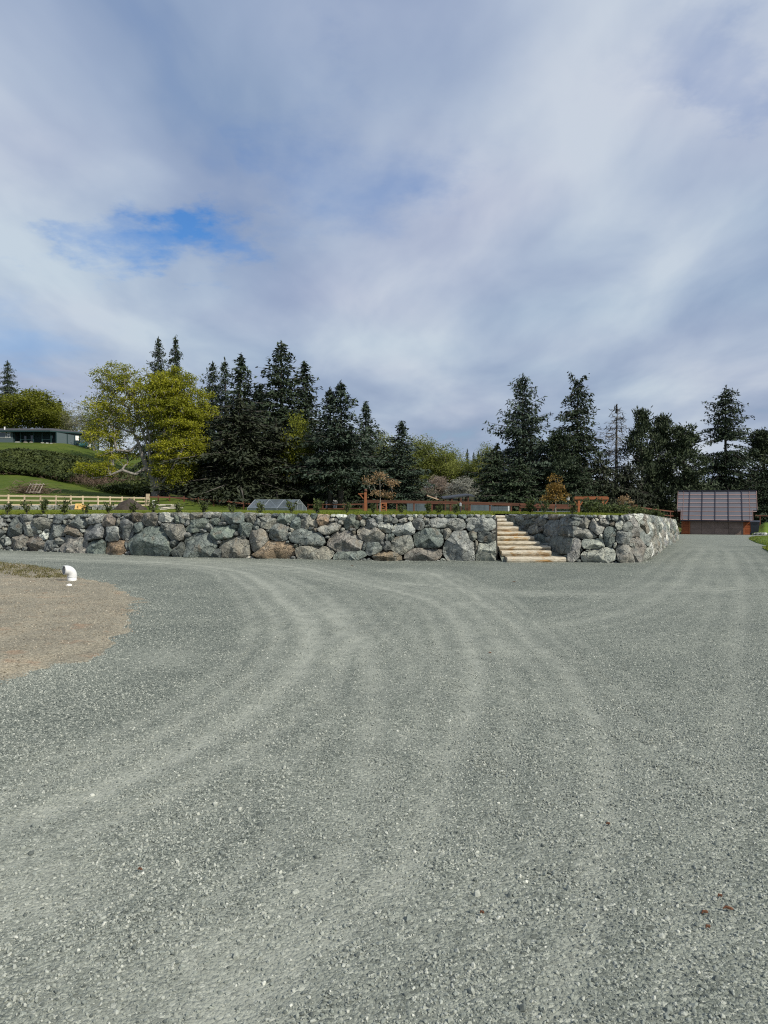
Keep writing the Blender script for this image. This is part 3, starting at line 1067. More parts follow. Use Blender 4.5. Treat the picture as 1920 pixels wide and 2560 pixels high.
CH = crop_stones(1160, 1160, 5.184, [
    (685, 728, 115, 115, 'g'), (800, 765, 130, 105, 'd'), (955, 752, 145, 115, 'g'), (1100, 690, 155, 60, 'b'), (875, 848, 150, 130, 'k'), (965, 835, 70, 70, 'g'), (1100, 840, 250, 220, 'g', 20), (1262, 745, 130, 150, 'g'),
    (1300, 872, 200, 135, 'd', -10), (955, 975, 190, 130, 't'), (1090, 970, 90, 85, 'g'), (1250, 1075, 260, 270, 't', 10), (745, 845, 120, 110, 'd'), (600, 750, 90, 130, 't'), (540, 715, 70, 80, 't'), (860, 680, 130, 55, 't'),
    (1060, 1100, 130, 150, 'g'), (1160, 1190, 160, 110, 'g'), (840, 960, 90, 90, 'g'), (1290, 1210, 160, 100, 't'), (1010, 690, 80, 50, 'g'), (1210, 675, 90, 40, 'l'), (1300, 680, 70, 50, 'l')])
RF = crop_stones(1420, 1200, 5.53, [
    (95, 970, 155, 315, 'l', -8), (352, 885, 305, 160, 'l', 3), (430, 1042, 505, 205, 'l', 2), (590, 790, 160, 275, 't', 0), (205, 735, 430, 150, 'k', -10), (215, 600, 180, 175, 'k', -15), (80, 560, 105, 100, 'g'),
    (400, 655, 200, 215, 'l', -30), (500, 592, 150, 105, 'l'), (400, 550, 60, 55, 'w'), (45, 625, 52, 40, 'w'), (300, 510, 100, 42, 'g'), (495, 520, 100, 42, 'w'), (580, 530, 62, 62, 't'), (665, 532, 112, 85, 'g'),
    (630, 602, 70, 92, 'b'), (730, 622, 125, 130, 'w', -30), (800, 545, 112, 92, 'l'), (800, 800, 250, 190, 'g', -5), (870, 655, 160, 150, 'g'), (790, 1012, 235, 265, 'k', 5), (655, 900, 50, 90, 'l'), (460, 782, 60, 60, 'w'),
    (660, 690, 40, 75, 'd'), (290, 978, 100, 40, 'l'), (182, 962, 40, 60, 'g'), (110, 505, 90, 35, 'l'), (200, 508, 90, 38, 'g')])


def trace_cells(seeds, umin, umax, vtop, vbot, res, nang_fn, maxd=2.6):
    """anisotropic Voronoi cells of the seeds, read as star-shaped outlines"""
    W = int((umax - umin) * res); vlo = min(vtop(u) for u in np.linspace(umin, umax, 60)); vhi = max(vbot(u) for u in np.linspace(umin, umax, 60))
    H = int((vhi - vlo) * res) + 1
    best = np.full((H, W), 1e9, np.float32)
    lab = np.full((H, W), -1, np.int32)
    uu = umin + (np.arange(W) + 0.5) / res
    vv = vlo + (np.arange(H) + 0.5) / res
    top = np.array([vtop(u) for u in uu]); bot = np.array([vbot(u) for u in uu])
    for i, (cx, cy, rx, ry, t, a) in enumerate(seeds):
        m = 1.7 * max(rx, ry)
        i0, i1 = np.searchsorted(uu, [cx - m, cx + m]); j0, j1 = np.searchsorted(vv, [cy - m, cy + m])
        if i1 <= i0 or j1 <= j0:
            continue
        du = uu[i0:i1][None, :] - cx; dv = -(vv[j0:j1][:, None] - cy)
        p = du * math.cos(a) + dv * math.sin(a); q = -du * math.sin(a) + dv * math.cos(a)
        k = 3.2
        d = ((np.abs(p) / rx) ** k + (np.abs(q) / ry) ** k) ** (2 / k)
        b = best[j0:j1, i0:i1]
        w = d < b
        b[w] = d[w]
        lab[j0:j1, i0:i1][w] = i
    dom = (vv[:, None] >= top[None, :]) & (vv[:, None] <= bot[None, :])
    lab[(best > maxd) | ~dom] = -1
    cells = []
    for i, (cx, cy, rx, ry, t, a) in enumerate(seeds):
        n = nang_fn(rx, ry)
        rad = []
        for k in range(n):
            th = 2 * math.pi * k / n
            r = 0.0
            step = 0.5 / res
            last = 0.0
            while r < 2.2 * max(rx, ry):
                r += step
                ii = int((cx + r * math.cos(th) - umin) * res); jj = int((cy + r * math.sin(th) - vlo) * res)
                if ii < 0 or jj < 0 or ii >= W or jj >= H or lab[jj, ii] != i:
                    break
                last = r
            rad.append(last)
        rad = np.array(rad)
        if rad.mean() < 0.35 * min(rx, ry):
            continue
        rad = 0.84 * rad + 0.08 * np.roll(rad, 1) + 0.08 * np.roll(rad, -1)
        cells.append((i, cx, cy, rad, t))
    return cells, lab, vlo


def fill_seeds(seeds, umin, umax, vtop, vbot, rr, r0, r1, tones, n=4000, thr=1.7):
    """small stones chinked into the empty places"""
    out = list(seeds)
    arr = [(s[0], s[1], s[2], s[3], s[5]) for s in seeds]
    for _ in range(n):
        u = rr.uniform(umin, umax)
        v = rr.uniform(vtop(u) + r0 * 0.6, vbot(u))
        A_ = np.array(arr) if arr else np.zeros((0, 5))
        if len(A_):
            du = u - A_[:, 0]; dv = -(v - A_[:, 1])
            c = np.cos(A_[:, 4]); s = np.sin(A_[:, 4])
            d = (np.abs(du * c + dv * s) / A_[:, 2]) ** 2 + (np.abs(-du * s + dv * c) / A_[:, 3]) ** 2
            if d.min() < thr:
                continue
        r = rr.uniform(r0, r1)
        out.append((u, v, r * rr.uniform(0.9, 1.6), r * rr.uniform(0.7, 1.1), tones[int(rr.integers(len(tones)))], rr.uniform(-0.4, 0.4)))
        arr.append((u, v, out[-1][2], out[-1][3], out[-1][5]))
    return out


STONE_N = [0]
def make_stone(parent, cell, wmap, r, prot_k=1.0, gap=0.995):
    """one boulder: outline cell on the wall surface, domed and faceted front, rough back"""
    i, cu, cv, rad, t = cell
    n = len(rad)
    P0, Nn = wmap(cu, cv)
    Pr, _ = wmap(cu + rad.max(), cv)
    size = (wmap(cu, cv)[0] - wmap(cu + rad.mean(), cv)[0]).length + (wmap(cu, cv)[0] - wmap(cu, cv + rad.mean())[0]).length
    size *= 0.5                                            # mean radius in metres
    Pk = (0.05 + 0.34 * size) * prot_k
    nf = int(r.integers(4, 7))
    fac = []
    for k in range(nf):
        a = r.uniform(0, 2 * math.pi)
        fac.append((math.cos(a), math.sin(a), r.uniform(0.35, 1.6), r.uniform(0.45, 1.0)))
    tilt = (r.uniform(-0.35, 0.35), r.uniform(-0.45, 0.3))
    rings = [(1.0, -0.30), (1.0, None), (0.93, None), (0.80, None), (0.6, None), (0.36, None), (0.15, None)] if n > 12 else [(1.0, -0.25), (1.0, None), (0.85, None), (0.5, None)]
    V = []
    sd = Vector((r.uniform(0, 50), r.uniform(0, 50), r.uniform(0, 50)))
    jag = 1 + r.uniform(-0.04, 0.02, n)

    def height(q, c, s):
        h = Pk * (1 - 0.45 * q ** 7.0)
        for fx, fy, sl, off in fac:
            h = min(h, Pk * (off + 0.28 - sl * q * (c * fx + s * fy)))
        h += Pk * 0.45 * q * (c * tilt[0] + s * tilt[1])
        return max(h, -0.05)

    for (q, bk) in rings:
        for k in range(n):
            th = 2 * math.pi * k / n
            c, s = math.cos(th), math.sin(th)
            rr = rad[k] * gap * (jag[k] if q > 0.9 else 1.0) * q
            if bk is not None:
                rr *= 0.93
            p, nn = wmap(cu + rr * c, cv + rr * s)
            h = bk if bk is not None else height(q if q < 1 else 1.0, c, s)
            if bk is None:
                nz = mnoise.noise(p * (1.6 / max(size, 0.15)) + sd)
                nz2 = mnoise.noise(p * (4.5 / max(size, 0.15)) + sd)
                h += Pk * (0.26 * nz + 0.16 * nz2) * (0.5 + 0.5 * (q < 0.97))
            V.append(p + nn * h)
    p, nn = wmap(cu, cv)
    V.append(p + nn * height(0.0, 1, 0))
    V = np.array([tuple(v - P0) for v in V])
    f4 = []
    m = len(rings)
    for a in range(m - 1):
        for k in range(n):
            f4.append((a * n + k, a * n + (k + 1) % n, (a + 1) * n + (k + 1) % n, (a + 1) * n + k))
    f3 = [((m - 1) * n + k, (m - 1) * n + (k + 1) % n, m * n) for k in range(n)]
    f3 += [(0, k + 1, k) for k in range(1, n - 1)]
    o = mesh_np("stone", V, [np.array(f4), np.array(f3)], M['rock'], parent, smooth=True, loc=P0)
    # orient outward
    if o.data.polygons[len(f4) + 1].normal.dot(Nn) < 0:
        o.data.flip_normals()
    o.data.set_sharp_from_angle(angle=R(24))
    c = TONE[t]
    j = r.uniform(0.95, 1.3)
    o.color = (c[0] * j * r.uniform(0.95, 1.05), c[1] * j, c[2] * j * r.uniform(0.95, 1.05), 1)
    STONE_N[0] += 1
    return o


def ray_plan(px, poly):
    """hit of a pixel column with a plan polyline -> point, outward normal"""
    k = (px - 960.0) / F
    best = None
    for a, b in zip(poly[:-1], poly[1:]):
        dx, dy = b.x - a.x, b.y - a.y
        den = dx - k * dy
        if abs(den) < 1e-9:
            continue
        t = (k * a.y - a.x) / den
        tt = min(max(t, 0), 1)
        e = abs(t - tt)
        if best is None or e < best[0]:
            n = Vector((dy, -dx)).normalized()
            ext = t if (a is poly[0] and t < 0) or (b is poly[-1] and t > 1) else tt
            best = (e, a + (b - a) * ext, n)
    return best[1], best[2]


def wall_map(poly, batter=0.14):
    cache = {}

    def f(px, py):
        key = round(px * 4)
        if key not in cache:
            cache[key] = ray_plan(px, poly)
        p, n = cache[key]
        d = p.y
        z = at(px, py, d).z
        n3 = Vector((n.x, n.y, 0.12)).normalized()
        q = Vector((p.x - n.x * batter * z, p.y - n.y * batter * z, z))
        return q, n3
    return f


def itp(xs, ys):
    return lambda u: float(np.interp(u, xs, ys))


def core_strip(name, poly, ztop, parent, back=0.26, thick=0.3, zbot=-0.25, batter=0.14):
    """packed earth behind the stones"""
    V = []
    m = len(poly)
    for i, p in enumerate(poly):
        a = poly[max(i - 1, 0)]; b = poly[min(i + 1, m - 1)]
        d = (b - a).normalized()
        n = Vector((d.y, -d.x))
        for off in (back, back + thick):
            zb = zbot + float(base_z(p.x, p.y))
            V.append((p.x - n.x * off, p.y - n.y * off, zb))
            V.append((p.x - n.x * (off + batter), p.y - n.y * (off + batter), ztop(p)))
    f = []
    for i in range(m - 1):
        a, b = i * 4, (i + 1) * 4
        f += [(a, b, b + 1, a + 1), (a + 2, a + 3, b + 3, b + 2), (a + 1, b + 1, b + 3, a + 3)]
    return mesh_np(name, np.array(V), [np.array(f)], M['earth'], parent)


def nang(rx, ry):
    s = max(rx, ry)
    return 26 if s > 18 else (20 if s > 9 else 12)


def build_walls():
    r = np.random.default_rng(11)
    root = empty("boulder_wall", (-3.0, 19.6, 0))
    tag(root, "long grey boulder retaining wall left of the stone steps, below the lawn", "stone wall")
    root2 = empty("boulder_wall", (5.8, 18.9, 0))
    tag(root2, "boulder retaining wall right of the stone steps, turning back along the drive", "stone wall")
    # parts sit in world space, so keep the roots' offset out of the children
    def kids(rt):
        for ch in rt.children:
            ch.location = Vector(ch.location) - Vector(rt.location)
    vt = itp([-420, 0, 150, 300, 450, 600, 700, 900, 1250], [1288, 1286.5, 1285.5, 1282.5, 1281, 1280.5, 1283.5, 1286, 1286])
    vb = itp([-420, 0, 110, 200, 320, 450, 600, 760, 960, 1250], [1371, 1378, 1382, 1386, 1392, 1396, 1399, 1401, 1404, 1406])
    seeds = S1 + S2 + S3 + S4 + S5
    off = fill_seeds([s for s in seeds if s[0] < 30], -380, 0, vt, vb, r, 13, 22, 'ggdtlk', 900, 1.9)
    seeds = seeds + [s for s in off if s[0] < -6]
    seeds = fill_seeds(seeds, -20, 1238, vt, vb, r, 3.6, 6.0, 'glgdlw', 5000, 1.75)
    wm = wall_map(LEFT_PTS)
    cells, lab, _ = trace_cells(seeds, -400, 1241, vt, vb, 2, nang)
    for c in cells:
        make_stone(root, c, wm, r)
    core_strip("backfill", LEFT_PTS, lambda p: tz(p.x, p.y + 0.4) - 0.10, root)
    # stair cheek, in shade
    vt2 = itp([1250, 1430], [1286, 1286]); vb2 = itp([1250, 1300, 1425], [1330, 1360, 1408])
    seeds = fill_seeds(CH, 1258, 1424, vt2, vb2, r, 3.6, 6.5, 'gdtg', 1500, 1.75)
    cells, lab, _ = trace_cells(seeds, 1252, 1427, vt2, vb2, 2, nang)
    wm2 = wall_map(CHEEK_PTS, 0.10)
    for c in cells:
        make_stone(root2, c, wm2, r, 0.7)
    core_strip("backfill", CHEEK_PTS, lambda p: tz(p.x + 0.6, p.y + 0.2) - 0.10, root2, 0.22, 0.2)
    # front face right of the steps
    vt3 = itp([1420, 1600], [1286.5, 1288.5]); vb3 = itp([1420, 1600], [1408, 1411])
    seeds = fill_seeds(RF, 1424, 1588, vt3, vb3, r, 3.6, 6.0, 'glgw', 1500, 1.75)
    cells, lab, _ = trace_cells(seeds, 1419, 1590, vt3, vb3, 2, nang)
    wm3 = wall_map(RIGHT_PTS[:4])
    for c in cells:
        make_stone(root2, c, wm3, r)
    core_strip("backfill", RIGHT_PTS[:4] , lambda p: tz(p.x - 0.2, p.y + 0.5) - 0.10, root2)
    # return along the drive, laid out in metres along the wall
    poly = RIGHT_PTS[3:]
    L0 = (poly[1] - poly[0]).length
    L1 = (poly[2] - poly[1]).length
    LL = L0 + L1

    def plan(s):
        # rounded corner
        p = poly[0] + (poly[1] - poly[0]) * (s / L0) if s < L0 else poly[1] + (poly[2] - poly[1]) * ((s - L0) / L1)
        d0 = (poly[1] - poly[0]).normalized(); d1 = (poly[2] - poly[1]).normalized()
        w = min(max(s / (2 * L0), 0), 1)
        d = (d0 * (1 - w) + d1 * w).normalized()
        return p, Vector((d.y, -d.x))

    def ztop_s(s):
        p, n = plan(s)
        return 1.25 + (0.40 - 1.25) * max(s, 0) / LL

    def wm4(u, v):
        s = u / 40.0
        p, n = plan(s)
        zt = ztop_s(s)
        z = zt - v / 40.0
        zb = float(base_z(p.x, p.y))
        n3 = Vector((n.x, n.y, 0.12)).normalized()
        return Vector((p.x - n.x * 0.14 * (z - zb), p.y - n.y * 0.14 * (z - zb), z)), n3

    vt4 = itp([0, LL * 40], [0, 0])
    vb4 = itp([i * LL * 2 for i in range(21)], [40 * (ztop_s(i * LL / 20) - float(base_z(plan(i * LL / 20)[0].x, plan(i * LL / 20)[0].y)) + 0.06) for i in range(21)])
    big = []
    big = fill_seeds([], 4, LL * 40 - 4, itp([0, 1], [8, 8]), itp([0, LL * 40], [46, 42]), r, 10, 15, 'klgkwlt', 900, 2.0)
    big = fill_seeds(big, 2, LL * 40 - 2, vt4, vb4, r, 6.0, 9.0, 'lkglwtk', 1200, 1.8)
    big = fill_seeds(big, 2, LL * 40 - 2, vt4, vb4, r, 3.5, 5, 'lgkl', 500, 1.8)
    cells, lab, _ = trace_cells(big, 0, LL * 40, vt4, vb4, 2, lambda a, b: 18 if max(a, b) > 9 else 10)
    for c in cells:
        make_stone(root2, c, wm4, r, 1.15)
    pl = [plan(s)[0] for s in np.linspace(0, LL, 12)]
    core_strip("backfill", pl, lambda p: 1.15 + (0.30 - 1.15) * (p.y - 19) / 26.2, root2, 0.3, 0.3)
    # left side of the stair notch, facing the steps
    pc = [Vector((3.0, 19.75)), Vector((3.0, 23.3))]

    def wm5(u, v):
        return Vector((3.0 - 0.08 * (1.2 - v / 40.0), 19.75 + u / 40.0, 1.19 - v / 40.0)), Vector((0.99, 0, 0.1)).normalized()
    sd5 = fill_seeds([], 4, 136, itp([0, 1], [6, 6]), itp([0, 140], [46, 20]), r, 8, 12, 'gdtgk', 400, 1.9)
    sd5 = fill_seeds(sd5, 2, 140, itp([0, 1], [0, 0]), itp([0, 140], [50, 24]), r, 4, 6, 'gdtg', 400, 1.8)
    for c in trace_cells(sd5, 0, 142, itp([0, 1], [0, 0]), itp([0, 142], [52, 26]), 2, lambda a, b: 14)[0]:
        make_stone(root, c, wm5, r, 0.6)
    core_strip("backfill", pc, lambda p: 1.10, root, 0.2, 0.2)
    core_strip("backfill", [Vector((2.8, 23.05)), Vector((4.15, 23.05))], lambda p: 1.13, root2, 0.0, 0.25, batter=0.0)
    kids(root)
    kids(root2)
    return root, root2


build_walls()

# ------------------------------------------------------------------ stone steps
STEPS = [(560, 1320, 1212), (490, 1130, 1128), (450, 1120, 1068), (425, 930, 1008), (395, 862, 940), (395, 778, 880), (400, 660, 815), (395, 592, 757), (375, 508, 710), (360, 488, 668)]


def build_steps():
    r = np.random.default_rng(5)
    root = empty("stone_staircase", (3.9, 19.1, 0))
    tag(root, "ochre and white stone slab steps climbing between the two boulder walls", "steps")
    cols = [(0.44, 0.26, 0.10), (0.40, 0.27, 0.13), (0.42, 0.32, 0.20), (0.60, 0.50, 0.33), (0.56, 0.33, 0.10), (0.55, 0.33, 0.12), (0.42, 0.34, 0.25), (0.62, 0.54, 0.42), (0.70, 0.69, 0.66), (0.70, 0.69, 0.66)]
    d = 19.02
    zprev = -0.08
    for i, (xl, xr, yt) in enumerate(STEPS):
        py = 1160 + yt / 5.184
        dd = d + i * 0.37
        p = at(1160 + xr / 5.184, py, dd)
        zt = p.z
        xr_w = p.x + (0.10 if i > 2 else 0.0)
        # a slab runs on to the left behind the boulders
        xl_w = at(1160 + xl / 5.184, py, dd).x - (0.0 if i < 3 else 0.25 + 0.05 * i)
        zb = zprev - 0.03
        depth = 0.62
        nx = 14
        V = []
        us = np.linspace(0, 1, nx)
        prof = [(0.06, 0.0), (0.0, 0.3), (-0.035, 0.62), (-0.03, 0.88), (0.015, 1.0), (depth, 1.0), (depth, 0.0)]
        for j, u in enumerate(us):
            x = xl_w + (xr_w - xl_w) * u
            wob = 0.022 * mnoise.noise(Vector((x * 2.1, i * 3.1, 0))) + 0.012 * mnoise.noise(Vector((x * 7, i * 1.3, 2)))
            for k, (py_, pz) in enumerate(prof):
                w2 = 0.018 * mnoise.noise(Vector((x * 5, i * 7.7, k * 1.9)))
                V.append((x + (0.02 * mnoise.noise(Vector((k, i, j))) if j in (0, nx - 1) else 0), dd + py_ + (wob + w2 if k < 5 else 0), zb + (zt - zb) * pz + (w2 * 0.35 if pz > 0 else 0)))
        m = len(prof)
        f = []
        for j in range(nx - 1):
            for k in range(m):
                a = j * m + k; b = j * m + (k + 1) % m
                f.append((a, b, b + m, a + m))
        f3 = [(0, k + 1, k) for k in range(1, m - 1)] + [((nx - 1) * m, (nx - 1) * m + k, (nx - 1) * m + k + 1) for k in range(1, m - 1)]
        V = np.array(V) - np.array(root.location)
        o = mesh_np("step", V, [np.array(f), np.array(f3)], M['slab'], root)
        if sum(q.normal.z for q in o.data.polygons if abs(q.normal.z) > 0.9) < 0:
            o.data.flip_normals()
        o.color = (*cols[i], 1)
        zprev = zt
    # packed gravel under and beside the slabs
    V = []
    fl = []
    for i in range(10):
        dd = d + i * 0.37 + 0.1
        z = at(1300, 1160 + STEPS[i][2] / 5.184, dd).z - 0.12
        V += [(3.06, dd, z), (CHEEK_PTS[1].x + 0.3 - i * 0.1, dd, z)]
    for i in range(9):
        fl.append((2 * i, 2 * i + 1, 2 * i + 3, 2 * i + 2))
    o = mesh_np("gravel_bed", np.array(V) - np.array(root.location), [np.array(fl)], M['gravel'], root)
    return root


build_steps()


# ------------------------------------------------------------------ terrace, meadow and hill
def build_terrain():
    xs = np.concatenate([grow(-16, -420, -1.0, 1.12)[::-1][:-1], np.arange(-16, 2.9, 0.5), [2.97, 2.99, 3.0, 3.3, 3.58, 3.98, 4.0, 4.4, 4.8, 5.19, 5.21], np.arange(5.4, 18.0, 0.4), grow(18.2, 420, 0.8, 1.1)])
    rows = 110
    V = []
    for x in xs:
        y0 = front_y(x)
        t = np.linspace(0, 1, rows)
        ys = y0 + (520 - y0) * (0.06 * t + 0.94 * t ** 3.0)
        V.append(np.stack([np.full(rows, x), ys, np.zeros(rows)], -1))
    V = np.concatenate(V)
    V[:, 2] = terr(V[:, 0], V[:, 1])
    und = (vnoise(V[:, :2], 0.12, 2.0) - 0.5) * 0.5 + (vnoise(V[:, :2], 0.5, 4.0) - 0.5) * 0.1
    V[:, 2] += und * np.clip((V[:, 1] - 60) / 40, 0, 1)
    nx = len(xs)
    i = np.arange(nx - 1)[:, None] * rows + np.arange(rows - 1)[None, :]
    F4 = np.stack([i, i + rows, i + rows + 1, i + 1], -1).reshape(-1, 4)
    o = mesh_np("terrace_lawn", V, [F4], M['terrain'], smooth=True)
    P = V[:, :2]
    px = 960 + P[:, 0] / np.maximum(P[:, 1], 1) * F
    mead = np.clip((P[:, 1] - 48) / 20, 0, 1)
    wood = np.clip((P[:, 1] - 92) / 12, 0, 1) * np.clip((px - 400) / 60, 0, 1) + np.clip((P[:, 1] - 70) / 20, 0, 1) * np.clip((px - 1290) / 40, 0, 1)
    wood = np.clip(wood, 0, 1)
    a = o.data.color_attributes.new('zone', 'FLOAT_COLOR', 'POINT')
    c = np.stack([mead, wood, np.zeros(len(P)), np.ones(len(P))], -1).astype(np.float32)
    a.data.foreach_set('color', c.ravel())
    tag(o, "lawn terrace rising into meadow and hill behind the boulder wall", "lawn", kind="structure")
    return o


build_terrain()


# ------------------------------------------------------------------ trees
def trunk_tube(h, r0, r1, lean=0.0, seed=0, n=8):
    r = np.random.default_rng(seed)
    k = 9
    pts = []
    rd = []
    for i in range(k):
        t = i / (k - 1)
        pts.append((lean * t + 0.12 * r.normal() * t * 0.5, 0.12 * r.normal() * t * 0.5, h * t))
        rd.append(r0 * (1 - t) ** 0.9 + r1 + (0.35 * r0 if i == 0 else 0))
    return pts, rd


def conifer(seed, h=20.0, w=4.0, crown=0.06, power=0.85, droop=0.25, dens=1.0, gaps=(), top='spire', clump=0.30, uneven=0.35, sparse=1.0, mat='fir', bark='bark', up=0.35, lay=0.55, thin=1.0):
    """a conifer of height h and crown radius w -> (trunk mesh, crown mesh)"""
    r = np.random.default_rng(seed)
    mb = MB()
    pts, rd = trunk_tube(h, 0.016 * h, 0.02, 0.0, seed)
    mb.tube(pts, rd, 8)
    C = []; Adir = []; La = []; Lb = []
    z = crown * h
    az0 = 0.0
    lobe = r.uniform(0.75, 1.2, 9)
    while z < h * 0.985:
        t = (z - crown * h) / (h * (1 - crown))
        nb = int(r.integers(5, 8))
        az0 += r.uniform(0.4, 1.2)
        reach = w * ((1 - t) ** power) * (0.86 + 0.14 * math.sin(t * 21 + seed)) + 0.10 * w * (1 - t) * 0.2 + 0.015 * h
        if t < 0.12:
            reach *= 0.72 + 2.3 * t
        for b in range(nb):
            if any(a <= z / h <= c for a, c in gaps):
                if r.random() < 0.86:
                    continue
            if r.random() > sparse:
                continue
            az = az0 + 2 * math.pi * b / nb + r.normal() * 0.25
            L = reach * lobe[int((az % 6.28) / 6.28 * 9) % 9] * (1 + uneven * r.normal() * 0.6)
            L = max(0.25, min(L, reach * 1.45))
            el = up * (t - 0.35) + r.normal() * 0.10
            dx, dy = math.cos(az), math.sin(az)
            zb_ = z + r.uniform(-0.55, 0.55) * lay
            m = max(3, int(L / lay * 1.5))
            s = (np.arange(m) + r.uniform(0.2, 0.9, m)) / m
            s = np.clip(s, 0.12, 1.0)
            zz = zb_ + L * s * math.sin(el) - droop * L * s ** 1.6 + 0.10 * L * np.clip(s - 0.7, 0, 1) * 3
            X = dx * L * s; Y = dy * L * s
            if L > 0.8:
                mb.tube([(0, 0, zb_), (X[m // 2], Y[m // 2], zz[m // 2]), (X[-1], Y[-1], zz[-1])], [0.010 * L + 0.012, 0.007 * L + 0.008, 0.006], 4, cap=False)
            for q in range(m):
                side = 0.42 * L * (1 - s[q]) ** 0.7 * (0.6 + 0.5 * r.random()) + 0.22
                nq = max(2, int(side / 0.34 * 4.6 * dens + r.random()))
                o = r.uniform(-1, 1, nq)
                fwd = r.uniform(0.0, 0.25, nq) * L * 0.3 * np.abs(o)
                px = X[q] - dy * o * side + dx * fwd
                py = Y[q] + dx * o * side + dy * fwd
                pz = zz[q] - 0.22 * side * np.abs(o) ** 1.5 + r.normal(size=nq) * 0.12 - r.random(nq) * 0.30
                C.append(np.stack([px, py, pz], -1))
                ad = np.stack([dx * 0.7 - dy * o * 0.9, dy * 0.7 + dx * o * 0.9, -0.35 + r.normal(size=nq) * 0.3], -1)
                ad += r.normal(size=(nq, 3)) * 0.55
                Adir.append(ad)
                La.append(clump * r.uniform(0.5, 1.1, nq))
                Lb.append(thin * clump * r.uniform(0.2, 0.42, nq))
        z += lay * (0.75 + 0.5 * r.random()) * (0.75 + 0.45 * (1 - t))
    # leader
    if top == 'spire':
        nq = 26
        tz_ = r.uniform(0.94, 1.01, nq) * h
        C.append(np.stack([r.normal(size=nq) * 0.10 * (1.05 - tz_ / h) * h * 0.12, r.normal(size=nq) * 0.10 * (1.05 - tz_ / h) * h * 0.12, tz_], -1))
        ad = r.normal(size=(nq, 3)) * 0.5; ad[:, 2] += 0.8
        Adir.append(ad); La.append(np.full(nq, 0.28)); Lb.append(np.full(nq, 0.08))
    elif top == 'broken':
        for sx, sz in ((-1.0, 0.085), (1.0, 0.075)):
            mb.tube([(0, 0, h * 0.955), (sx * 0.5, 0, h * 0.985), (sx * 1.2, 0.1, h * (0.945 + sz))], [0.07, 0.05, 0.02], 5)
            nq = 40
            t_ = r.random(nq)
            C.append(np.stack([sx * (0.3 + 0.95 * t_) + r.normal(size=nq) * 0.16, r.normal(size=nq) * 0.15, h * (0.965 + (sz - 0.02) * t_) + r.normal(size=nq) * 0.16], -1))
            Adir.append(r.normal(size=(nq, 3))); La.append(np.full(nq, 0.26)); Lb.append(np.full(nq, 0.11))
    C = np.concatenate(C); Adir = np.concatenate(Adir)
    Adir /= np.linalg.norm(Adir, axis=1, keepdims=True)
    B = perp(Adir * 1.0, r)
    B[:, 2] *= 0.6
    crown_o = leaf_mesh("crown", C, Adir, B, np.concatenate(La), np.concatenate(Lb), M[mat])
    trunk_o = mb.build("trunk", M[bark], smooth=True)
    return trunk_o, crown_o


def pine(seed, h=16.0, w=3.5, mat='pine', crown=0.12, nclump=95, rc=0.75, per=85, bark='bark'):
    """a pine with rounded tufts carried on upswept limbs"""
    r = np.random.default_rng(seed)
    mb = MB()
    pts, rd = trunk_tube(h * 0.97, 0.015 * h, 0.03, 0.0, seed)
    mb.tube(pts, rd, 8)
    C = []; Ad = []
    for i in range(nclump):
        t = (i + r.random()) / nclump
        z = h * (crown + (1 - crown) * t)
        reach = w * min(1.0, (1.12 - t) * 1.55) * (0.75 + 0.35 * math.sin(t * 17 + seed * 1.7)) * (0.55 + 0.6 * math.sqrt(r.random()))
        az = r.uniform(0, 6.283)
        c = np.array([math.cos(az) * reach, math.sin(az) * reach, z + 0.15 * reach])
        mb.tube([(0, 0, max(z - 0.35 * reach - 0.3, 0.3)), (c[0] * 0.55, c[1] * 0.55, z - 0.12 * reach), tuple(c)], [0.05 + 0.012 * reach, 0.04, 0.012], 4, cap=False)
        q = rng.normal(size=(per, 3)) if False else r.normal(size=(per, 3))
        q *= np.array([rc * 0.62, rc * 0.62, rc * 0.34]) * r.uniform(0.75, 1.25)
        C.append(c + q)
        a = q / (np.linalg.norm(q, axis=1, keepdims=True) + 1e-6) + r.normal(size=q.shape) * 0.5 + np.array([0, 0, 0.45])
        Ad.append(a)
    C = np.concatenate(C); Ad = np.concatenate(Ad)
    Ad /= np.linalg.norm(Ad, axis=1, keepdims=True)
    n = len(C)
    crown_o = leaf_mesh("crown", C, Ad, perp(Ad, r), r.uniform(0.16, 0.34, n), r.uniform(0.05, 0.11, n), M[mat])
    return mb.build("trunk", M[bark], smooth=True), crown_o


